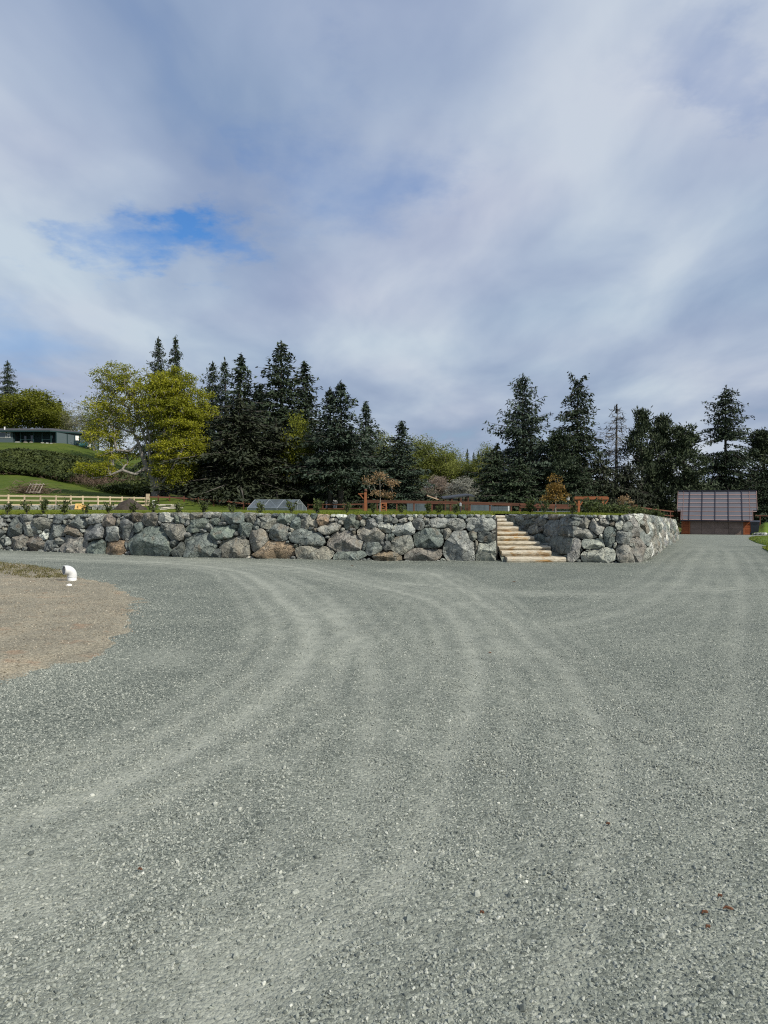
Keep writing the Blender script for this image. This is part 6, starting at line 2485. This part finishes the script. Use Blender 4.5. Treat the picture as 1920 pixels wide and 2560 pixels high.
# ------------------------------------------------------------------ right-hand lawns
def side_lawn(name, pts, label, seed):
    w = []
    for px, d in pts:
        x = (px - 960) / F * d
        w.append((x, d))
    w = np.array(smooth_poly(w + [w[0]], 6)[:-1])
    c = w.mean(0)
    n = len(w)
    V = []
    rings = (1.0, 0.97, 0.6, 0.0)
    for r_, h in zip(rings, (-0.03, 0.05, 0.07, 0.07)):
        q = c + (w - c) * r_
        V.append(np.stack([q[:, 0], q[:, 1], base_z(q[:, 0], q[:, 1]) + h], -1))
    V = np.concatenate(V)
    f = [(k * n + j, k * n + (j + 1) % n, (k + 1) * n + (j + 1) % n, (k + 1) * n + j) for k in range(len(rings) - 1) for j in range(n)]
    o = mesh_np(name, V, [np.array(f)], M['lawn'], smooth=True)
    if o.data.polygons[n + 2].normal.z < 0:
        o.data.flip_normals()
    tag(o, label, "lawn", kind="structure")
    r = np.random.default_rng(seed)
    P = []
    lo, hi = w.min(0), w.max(0)
    q = r.uniform(lo, hi, size=(30000, 2))
    q = q[in_poly(q, [tuple(p) for p in w])]
    q = q[(q[:, 0] / q[:, 1] * F + 960) < 1960]
    z = base_z(q[:, 0], q[:, 1]) + 0.045
    blades("lawn_grass", np.column_stack([q, z]), 0.03, 0.07, 0.02, M['blade'], "short mown grass on the lawn island beside the drive", "grass", seed)


side_lawn("lawn_island", [(1874, 52), (1872, 46), (1880, 40), (1900, 33.5), (1950, 30), (2150, 32), (2150, 60), (1960, 66), (1895, 60)], "mown oval lawn island right of the drive", 21)
side_lawn("lawn_verge", [(1906, 27.5), (1915, 25.5), (1940, 22.5), (2000, 21), (2200, 22), (2200, 27), (2000, 29), (1930, 28.5)], "lawn verge nearer the boulder wall corner", 22)


# ------------------------------------------------------------------ garage
def garage():
    d = 88.0
    c = at(1791, 1333.5, d)
    ang = math.atan2(c.x, c.y)                             # faces back along the drive
    cz = float(base_z(c.x, c.y)) + 0.0
    root = empty("garage", (c.x, c.y, cz), -ang)
    k = d * math.cos(ang) / F                              # metres per pixel across the front
    kz = d / F
    X = lambda px: (px - 1791) * k
    Z = lambda py: at(1791, py, d).z - cz
    M['gar_panel'] = simple("roof_sheet", (0.125, 0.125, 0.14), 0.42, 0.07, 0.8, metal=0.35, spec=0.5)
    M['copper'] = simple("copper_flashing", (0.29, 0.195, 0.175), 0.5, 0.15, 4, metal=0.3)
    M['gar_dark'] = simple("dark_bronze_trim", (0.02, 0.02, 0.03), 0.5, 0.1)
    M['gar_door'] = simple("brushed_door_panel", (0.20, 0.145, 0.125), 0.5, 0.28, 0.5, spec=0.3)
    M['cedar_wall'] = mat_wood("cedar_siding", (0.30, 0.085, 0.032), 0.3, 1.0, 0.6, (1, 1, 9))
    xl, xr = X(1703), X(1879)
    zr, ze = Z(1227), Z(1301)
    rise = zr - ze
    run = rise * 1.0
    dep = 7.0
    # walls (front stands 0.5 m behind the eave)
    yf = 0.5
    m = MB(); m.box((xl, yf + 0.15, -0.8), (xr, yf + dep, ze + 0.1)); m.build("wall", M['cedar_dark'], root)
    for a, b in ((1703, 1722.5), (1859.5, 1879)):
        nb = 9
        z0 = -0.5
        zt = ze + 0.35
        for i in range(nb):
            m = MB(); h = (zt - z0) / nb
            m.box((X(a) + 0.08, yf + 0.02, z0 + i * h), (X(b) - 0.08, yf + 0.07, z0 + (i + 1) * h - 0.02)); m.build("siding_board", M['cedar_wall'], root)
        for q in (a, b):
            m = MB(); m.box((X(q) - 0.075, yf - 0.02, -0.5), (X(q) + 0.075, yf + 0.11, zt)); m.build("corner_trim", M['cedar_bright'], root)
    # door: four panels
    dr = [1723.5, 1753.5, 1787, 1821, 1858.5]
    for i in range(4):
        for j in range(2):
            m = MB(); zz0 = -0.4 + j * 1.15
            m.box((X(dr[i]) + 0.012, yf + 0.05, zz0), (X(dr[i + 1]) - 0.012, yf + 0.10, zz0 + 1.14)); m.build("door_panel", M['gar_door'], root)
    m = MB(); m.box((X(1723), yf - 0.03, 1.95 + 0.0), (X(1859), yf + 0.12, 2.1)); m.build("door_head", M['gar_dark'], root)
    # roof: slope from eave (front) to ridge; upper tier is wider than the lower
    ridge_y = run
    n = Vector((0, -rise, run)).normalized()

    def S(x, t):                                           # t = 0 eave, 1 ridge
        return Vector((x, ridge_y * t, ze + rise * t))
    tier = (1299.5 - 1273.7) / (1299.5 - 1226)
    slopes = [(0.0, X(1700), X(1880.5)), (tier, X(1689), X(1892))]
    m = MB()
    under = n * 0.05
    for (t0, t1, a, b) in ((0.0, tier, X(1700), X(1880.5)), (tier, 1.0, X(1689), X(1892))):
        m.poly([S(a, t0) - under, S(b, t0) - under, S(b, t1) - under, S(a, t1) - under], 0.10, n)
    m.build("roof_deck", M['gar_dark'], root)
    # rear slope
    m = MB()
    nb_ = Vector((0, rise, run)).normalized()
    m.poly([Vector((X(1689), ridge_y, ze + rise - 0.06)), Vector((X(1892), ridge_y, ze + rise - 0.06)), Vector((X(1892), ridge_y * 2, ze - 0.06)), Vector((X(1689), ridge_y * 2, ze - 0.06))][::-1], 0.1, nb_)
    m.build("rear_roof", M['gar_dark'], root)
    # gables
    for x in (xl + 0.02, xr - 0.14):
        m = MB(); m.poly([(x, yf + 0.4, ze + 0.05), (x, 2 * run - 0.6, ze + 0.05), (x, run, ze + rise - 0.35)], 0.12, (-1, 0, 0)); m.build("gable", M['cedar_wall'], root)
    seams = [1720.5, 1753.5, 1787, 1820.5, 1854.5]
    tops = [1720, 1753, 1786, 1819.5, 1853.5]
    cols = [1689.6] + seams + [1891.4]
    rows = 7
    for i in range(6):
        for j in range(rows):
            t0 = j / rows; t1 = (j + 1) / rows
            halves = [(cols[i], cols[i + 1])]
            if i == 0:
                halves = [(cols[0] if t0 > tier - 0.08 else 1700.4, 1704.5), (1704.5, cols[1])]
            if i == 5:
                halves = [(cols[5], 1873.5), (1873.5, cols[6] if t0 > tier - 0.08 else 1880.2)]
            for a, b in halves:
                if b - a < 2:
                    continue
                m = MB()
                e = 0.012
                lift0, lift1 = n * 0.035, n * 0.008
                xa, xb = X(a) + 0.03, X(b) - 0.03
                m.poly([S(xa, t0 + e) + lift0, S(xb, t0 + e) + lift0, S(xb, t1 - 0.002) + lift1, S(xa, t1 - 0.002) + lift1], 0.006, n)
                m.build("roof_panel", M['gar_panel'], root)
                m = MB()
                m.poly([S(xa, t0 + e * 0.2) + n * 0.045, S(xb, t0 + e * 0.2) + n * 0.045, S(xb, t0 + e + 0.012) + n * 0.047, S(xa, t0 + e + 0.012) + n * 0.047], 0.008, n)
                m.build("copper_strip", M['copper'], root)
    for q in (0, 5):
        a = 1704.5 if q == 0 else 1873.5
        m = MB(); m.bar(S(X(a), 0.01) + n * 0.05, S(X(a), 0.99) + n * 0.05, 0.04, 0.03, up=n); m.build("copper_strip", M['copper'], root)
    for a in seams:
        m = MB(); m.bar(S(X(a), 0.0) + n * 0.06, S(X(a), 1.0) + n * 0.06, 0.10, 0.07, up=n); m.build("standing_seam", M['gar_dark'], root)
    m = MB(); m.bar(S(X(1688.5), 1.0) + Vector((0, 0, 0.06)), S(X(1892.5), 1.0) + Vector((0, 0, 0.06)), 0.25, 0.12); m.build("ridge_cap", M['gar_dark'], root)
    for (a, b, t) in ((1699.5, 1881, 0.0), (1688.5, 1699.5, tier), (1881, 1892.5, tier)):
        m = MB(); m.bar(S(X(a), t) + Vector((0, -0.06, -0.06)), S(X(b), t) + Vector((0, -0.06, -0.06)), 0.12, 0.11); m.build("gutter", M['gar_dark'], root)
    for (a, t0, t1) in ((1689.2, tier, 1.0), (1891.8, tier, 1.0), (1699.9, 0.0, tier), (1880.7, 0.0, tier)):
        m = MB(); m.bar(S(X(a), t0) + n * 0.05, S(X(a), t1) + n * 0.05, 0.05, 0.06, up=n); m.build("edge_trim", M['copper'], root)
    # downpipe
    m = MB(); m.tube([(X(1880), yf - 0.1, ze - 0.05), (X(1880), yf - 0.02, ze - 0.3), (X(1880), yf - 0.02, -0.3)], 0.045, 8); m.build("downpipe", M['gar_dark'], root)
    tag(root, "cedar garage with a wide steep copper-striped metal roof at the end of the drive", "garage")


garage()


def right_background():
    # dark wheelie bin beside the garage
    d = 84.0
    b = at(1887, 1334, d)
    z = float(base_z(b.x, b.y))
    rt = empty("rubbish_bin", (b.x, b.y, z), -0.45)
    M['bin'] = simple("dark_plastic", (0.02, 0.025, 0.035), 0.45, 0.1, spec=0.5)
    m = MB()
    V = []
    for (zz, w) in ((0.08, 0.24), (1.05, 0.31)):
        V += [(-w, -w, zz), (w, -w, zz), (w, w, zz), (-w, w, zz)]
    m.add(V, [(3, 2, 1, 0), (4, 5, 6, 7), (0, 1, 5, 4), (1, 2, 6, 5), (2, 3, 7, 6), (3, 0, 4, 7)])
    m.build("body", M['bin'], rt)
    m = MB(); m.poly([(-0.34, -0.36, 1.07), (0.34, -0.36, 1.07), (0.34, 0.36, 1.16), (-0.34, 0.36, 1.16)], -0.05, (0, 0, 1)); m.build("lid", M['bin'], rt)
    for x in (-0.27, 0.27):
        m = MB(); m.tube([(x - 0.03, 0.26, 0.1), (x + 0.03, 0.26, 0.1)], 0.1, 12); m.build("wheel", M['bin'], rt)
    rt.scale = (1.5, 1.5, 1.35)
    tag(rt, "dark plastic wheeled bin beside the garage's right wall", "bin")
    # shrub at the left corner
    for px, dd, lab, s in ((1696, 83, "small light green shrub at the garage's left corner", 2.1),):
        x = (px - 960) / F * dd
        o = empty("green_shrub", (x, dd, float(base_z(x, dd)) - 0.02))
        for nm, src in (("stem", SHR[3][0]), ("leaves", SHR[3][1])):
            c = bpy.data.objects.new(nm, src); COL.objects.link(c); c.parent = o
            if nm == "leaves":
                c.material_slots[0].link = 'OBJECT'; c.material_slots[0].material = M['alder']
        o.scale = (s, s, s)
        tag(o, lab, "shrub")
    # far bungalow
    d = 135.0
    b = at(1912, 1322, d)
    s = d / F
    rt = empty("grey_bungalow", (b.x, d, b.z - 0.3))
    M['bung_roof'] = simple("blue_grey_roof", (0.14, 0.17, 0.21), 0.5, 0.1)
    m = MB(); m.box((-25 * s, 0, -1.5), (40 * s, 6, 12 * s)); m.build("wall", M['metal_grey'], rt)
    m = MB(); m.poly([(-28 * s, -0.7, 12 * s), (43 * s, -0.7, 12 * s), (43 * s, 3, 22 * s), (-28 * s, 3, 22 * s)], 0.15, (0, -0.5, 1)); m.build("roof", M['bung_roof'], rt)
    m = MB(); m.poly([(43 * s, 6.7, 12 * s), (-28 * s, 6.7, 12 * s), (-28 * s, 3.02, 22 * s), (43 * s, 3.02, 22 * s)], 0.15, (0, 0.5, 1)); m.build("roof", M['bung_roof'], rt)
    for x0 in (-14, 2, 18):
        m = MB(); m.box((x0 * s, -0.05, 3 * s), ((x0 + 9) * s, 0.03, 10 * s)); w = m.build("window", M['white_paint'], rt)
        m = MB(); m.box(((x0 + 1) * s, -0.08, 4 * s), ((x0 + 8) * s, -0.053, 9 * s)); m.build("pane", M['glass'], w)
    m = MB(); m.tube([(8 * s, 2.5, 19 * s), (8 * s, 2.5, 25 * s)], 0.12, 8); m.build("vent", M['white_paint'], rt)
    tag(rt, "far grey bungalow with a blue-grey roof right of the garage", "house")
    r = np.random.default_rng(9)
    for k in range(7):
        px = 1888 + k * 6.5
        dd = 80 + r.uniform(-1, 1)
        x = (px - 960) / F * dd
        V = []
        nn = 8
        R0 = r.uniform(0.16, 0.3)
        for (q, zz) in ((1.0, -0.05), (1.0, 0.12), (0.6, 0.24)):
            for j in range(nn):
                a = 2 * math.pi * j / nn
                V.append((R0 * q * math.cos(a) * (1 + 0.15 * r.normal()), R0 * q * math.sin(a), zz * R0 / 0.22))
        V.append((0, 0, 0.26 * R0 / 0.22))
        f = [(a * nn + j, a * nn + (j + 1) % nn, (a + 1) * nn + (j + 1) % nn, (a + 1) * nn + j) for a in range(2) for j in range(nn)]
        f3 = [(2 * nn + j, 2 * nn + (j + 1) % nn, 3 * nn) for j in range(nn)]
        o = mesh_np("edging_rock", np.array(V), [np.array(f), np.array(f3)], M['rock'], loc=(x, dd, float(base_z(x, dd))))
        o.color = (*TONE['lgklwgl'[k]], 1)
        tag(o, "grey edging rock below the grass bank right of the garage", "rock", "edging rocks beside the garage")
    # grassy bank behind the rocks
    n = 30
    V = []
    for i in range(n):
        t = i / (n - 1)
        px = 1880 + 120 * t
        for dd, h in ((81, -0.1), (84, 0.7 + 0.1 * math.sin(i)), (92, 1.2), (100, 1.2), (101.2, -0.2)):
            x = (px - 960) / F * dd
            V.append((x, dd, float(base_z(x, dd)) + h * min(1, 0.2 + 3 * t)))
    f = [(i * 5 + k, (i + 1) * 5 + k, (i + 1) * 5 + k + 1, i * 5 + k + 1) for i in range(n - 1) for k in range(4)]
    o = mesh_np("grass_bank", np.array(V), [np.array(f)], M['lawn'], smooth=True)
    tag(o, "grass bank right of the garage", "bank", kind="structure")


def mat_glass():
    m, T, b = new_mat("dark_glass")
    b.inputs['Base Color'].default_value = (0.03, 0.045, 0.05, 1)
    b.inputs['Roughness'].default_value = 0.08
    b.inputs['Specular IOR Level'].default_value = 0.8
    return m


M['glass'] = mat_glass()
right_background()


# ------------------------------------------------------------------ house on the hill
def hill_house():
    d = 150.0
    s = d / F
    M['house_wall'] = simple("blue_grey_siding", (0.075, 0.102, 0.110), 0.7, 0.08, 1.2, stretch=(1, 1, 8))
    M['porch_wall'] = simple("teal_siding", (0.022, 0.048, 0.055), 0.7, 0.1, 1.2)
    M['house_roof'] = simple("asphalt_shingle", (0.052, 0.052, 0.056), 0.9, 0.25, 3)
    M['trim'] = simple("dark_teal_trim", (0.015, 0.04, 0.042), 0.6, 0.1)
    o0 = at(90, 1108, d)
    root = empty("hillside_house", (o0.x, d, o0.z))
    X = lambda px: (px - 90) * s
    Z = lambda py: (1108 - py) * s
    # main block: left wing front, recessed porch, right wing turned away
    ze = Z(1077)
    yb = 9.0
    m = MB(); m.box((X(-70), 0, -3), (X(32), yb, ze)); m.build("wall", M['house_wall'], root)
    m = MB(); m.box((X(32) + 0.003, 2.4, -3), (X(140), yb - 0.01, ze)); m.build("porch_wall", M['porch_wall'], root)
    # right wing: wall from (140) stepping to (203) receding
    xa, ya = X(140), 0.3
    xb, yb2 = X(203) * 1.0 + (X(203) * 0.055), 8.0
    dirv = Vector((xb - xa, yb2 - ya, 0)).normalized()
    nv = Vector((dirv.y, -dirv.x, 0))
    zl, zr_ = Z(1080), Z(1080)
    m = MB()
    V = [(xa, ya, -3), (xb, yb2, -3), (xb - 3.5, yb2 + 5, -3), (xa, yb, -3), (xa, ya, ze), (xb, yb2, ze), (xb - 3.5, yb2 + 5, ze), (xa, yb, ze)]
    m.add(V, [(3, 2, 1, 0), (4, 5, 6, 7), (0, 1, 5, 4), (1, 2, 6, 5), (2, 3, 7, 6), (3, 0, 4, 7)])
    m.build("wall", M['house_wall'], root)
    L = (Vector((xb, yb2, 0)) - Vector((xa, ya, 0))).length

    def W(t, off=0.0, z=0.0):
        return Vector((xa, ya, z)) + dirv * (L * t) + nv * off
    for t in (0.24, 0.985):
        m = MB(); m.bar(W(t, 0.04, -2.5), W(t, 0.04, ze), 0.16, 0.1); m.build("corner_trim", M['trim'], root)
    # door with a lite
    m = MB(); m.bar(W(0.40, 0.05, 0.95), W(0.53, 0.05, 0.95), 0.06, 2.0); dr = m.build("door", M['porch_wall'], root)
    m = MB(); m.bar(W(0.425, 0.10, 1.35), W(0.505, 0.10, 1.35), 0.05, 0.95); m.build("pane", M['white_paint'], dr)
    # wall mounted heat pump
    m = MB(); m.bar(W(0.68, 0.25, 0.05), W(0.76, 0.25, 0.05), 0.35, 0.6); hp = m.build("heat_pump", M['white_paint'], root)
    m = MB()
    c = W(0.715, 0.44, 0.05)
    m.tube([c, c + nv * 0.01], 0.2, 14); m.build("fan_grille", M['metal_grey'], hp)
    # left windows
    for (a, b, t, q, nm) in ((-2, 16, 1081, 1095, "window"), (18.5, 26, 1080.5, 1094.5, "window")):
        m = MB(); m.box((X(a), -0.08, Z(q)), (X(b), 0.0 - 0.003, Z(t))); w = m.build(nm, M['white_paint'], root)
        e = 1.0 * s
        m = MB(); m.box((X(a) + e, -0.11, Z(q) + e), (X(b) - e, -0.083, Z(t) - e)); m.build("pane", M['glass'], w)
        if b - a < 10:
            m = MB(); m.box((X(a) + e, -0.13, Z((t + q) / 2) - 0.06), (X(b) - e, -0.112, Z((t + q) / 2) + 0.06)); m.build("mullion", M['white_paint'], w)
    # porch windows / door
    for (a, b, t, q) in ((113, 121, 1085, 1095), (43, 54, 1086, 1102), (62, 72, 1085, 1104)):
        m = MB(); m.box((X(a), 2.3, Z(q)), (X(b), 2.397, Z(t))); w = m.build("window", M['trim'] if a != 113 else M['house_wall'], root)
        m = MB(); m.box((X(a) + 0.12, 2.27, Z(q) + 0.12), (X(b) - 0.12, 2.297, Z(t) - 0.12)); m.build("pane", M['glass'], w)
    for px in (34, 50, 82, 104, 126, 139):
        m = MB(); m.box((X(px) - 0.09, 0.25, -0.6), (X(px) + 0.09, 0.43, ze)); m.build("porch_post", M['trim'], root)
    m = MB(); m.box((X(32) + 0.01, 0.1, -1.5), (X(140) - 0.01, 2.4, 0.05)); m.build("porch_floor", M['grey_wood'], root)
    for px0, px1 in ((50.5, 81), (104.5, 125.5)):
        m = MB(); m.bar((X(px0), 0.3, 0.75), (X(px1), 0.3, 0.75), 0.06, 0.07); m.build("porch_rail", M['trim'], root)
    # roof
    ov = 0.7
    ridge_z = Z(1066)
    A0 = Vector((X(-72), -ov, ze)); B0 = Vector((X(128), -ov, ze)); C0 = Vector((xb + 0.7, yb2 - 0.6, ze)); D0 = Vector((xb - 3.0, yb2 + 6, ze)); E0 = Vector((X(-72), yb + 3.0, ze))
    R0 = Vector((X(-72), 4.2, ridge_z)); R1 = Vector((X(108), 4.2, ridge_z))
    def face(pts, nm="roof"):
        nn = (pts[1] - pts[0]).cross(pts[2] - pts[0]).normalized()
        if nn.z < 0:
            pts = pts[::-1]; nn = -nn
        mm = MB(); mm.poly([tuple(p) for p in pts], 0.22, nn); return mm.build(nm, M['house_roof'], root)
    rf = face([A0, B0, R1, R0]); face([B0, C0, R1]); face([C0, D0, R1]); face([D0, E0, R0, R1])
    m = MB(); m.bar(A0 + Vector((0, -0.03, -0.12)), B0 + Vector((0, -0.03, -0.12)), 0.08, 0.26); m.build("fascia", M['trim'], root)
    m = MB(); m.bar(B0 + Vector((0.03, -0.03, -0.12)), C0 + Vector((0.03, -0.03, -0.12)), 0.08, 0.26); m.build("fascia", M['trim'], root)
    m = MB(); m.tube([(X(2.5), 1.5, Z(1073)), (X(2.5), 1.5, Z(1066)), (X(2.5), 1.5, Z(1065))], [0.14, 0.14, 0.19], 8); m.build("flue", M['white_paint'], root)
    tag(root, "low blue-grey house with dark hipped roof and porch on the hilltop", "house")
    # gas tank
    c = at(209, 1111.5, 152)
    rt = empty("gas_tank", (c.x, c.y, c.z - 0.5))
    M['tank'] = simple("sea_green_paint", (0.16, 0.42, 0.38), 0.4, 0.06)
    m = MB()
    P = []; rr = []
    for k in range(9):
        t = k / 8
        P.append((-0.9 + 1.8 * t, 0, 0.5)); rr.append(0.5 * math.sqrt(max(0.02, 1 - abs(2 * t - 1) ** 5)))
    m.tube(P, rr, 14); m.build("tank", M['tank'], rt, smooth=True)
    for x in (-0.5, 0.5):
        m = MB(); m.box((x - 0.08, -0.3, -0.8), (x + 0.08, 0.3, 0.06)); m.build("foot", M['metal_grey'], rt)
    m = MB(); m.tube([(0, 0, 0.98), (0, 0, 1.1), (0, 0, 1.14)], [0.16, 0.15, 0.03], 10); m.build("valve_dome", M['tank'], rt)
    tag(rt, "small sea-green gas tank beside the blue-grey house", "tank")
    # boulders and planter along the porch
    r = np.random.default_rng(70)
    for px, w, lab in ((44, 12, "long low grey rock edging the house porch"), (64, 8, "red-brown planter rock by the house porch"), (106, 8, "pale rock at the porch foot, left of the white one"), (118, 6, "flat white rock at the porch foot"), (128, 6, "small pale rock at the porch's right post"), (78, 7, "brown rock below the porch's dark door")):
        p = at(px, 1107, 148.5)
        V = []
        for (q, zz) in ((1.0, -0.6), (1.0, 0.02), (0.7, 0.20)):
            for j in range(9):
                a = 2 * math.pi * j / 9
                V.append((w * s * 0.6 * q * math.cos(a) * (1 + 0.1 * r.normal()), 0.5 * q * math.sin(a), zz))
        V.append((0, 0, 0.23))
        f = [(a * 9 + j, a * 9 + (j + 1) % 9, (a + 1) * 9 + (j + 1) % 9, (a + 1) * 9 + j) for a in range(2) for j in range(9)]
        f3 = [(18 + j, 18 + (j + 1) % 9, 27) for j in range(9)]
        o = mesh_np("porch_rock", np.array(V), [np.array(f), np.array(f3)], M['rock'], loc=(p.x, p.y, tz(p.x, p.y)))
        o.color = (*TONE['b' if 'brown' in lab else ('l' if 'white rock' in lab else 'k')], 1)
        tag(o, lab, "rock")


hill_house()
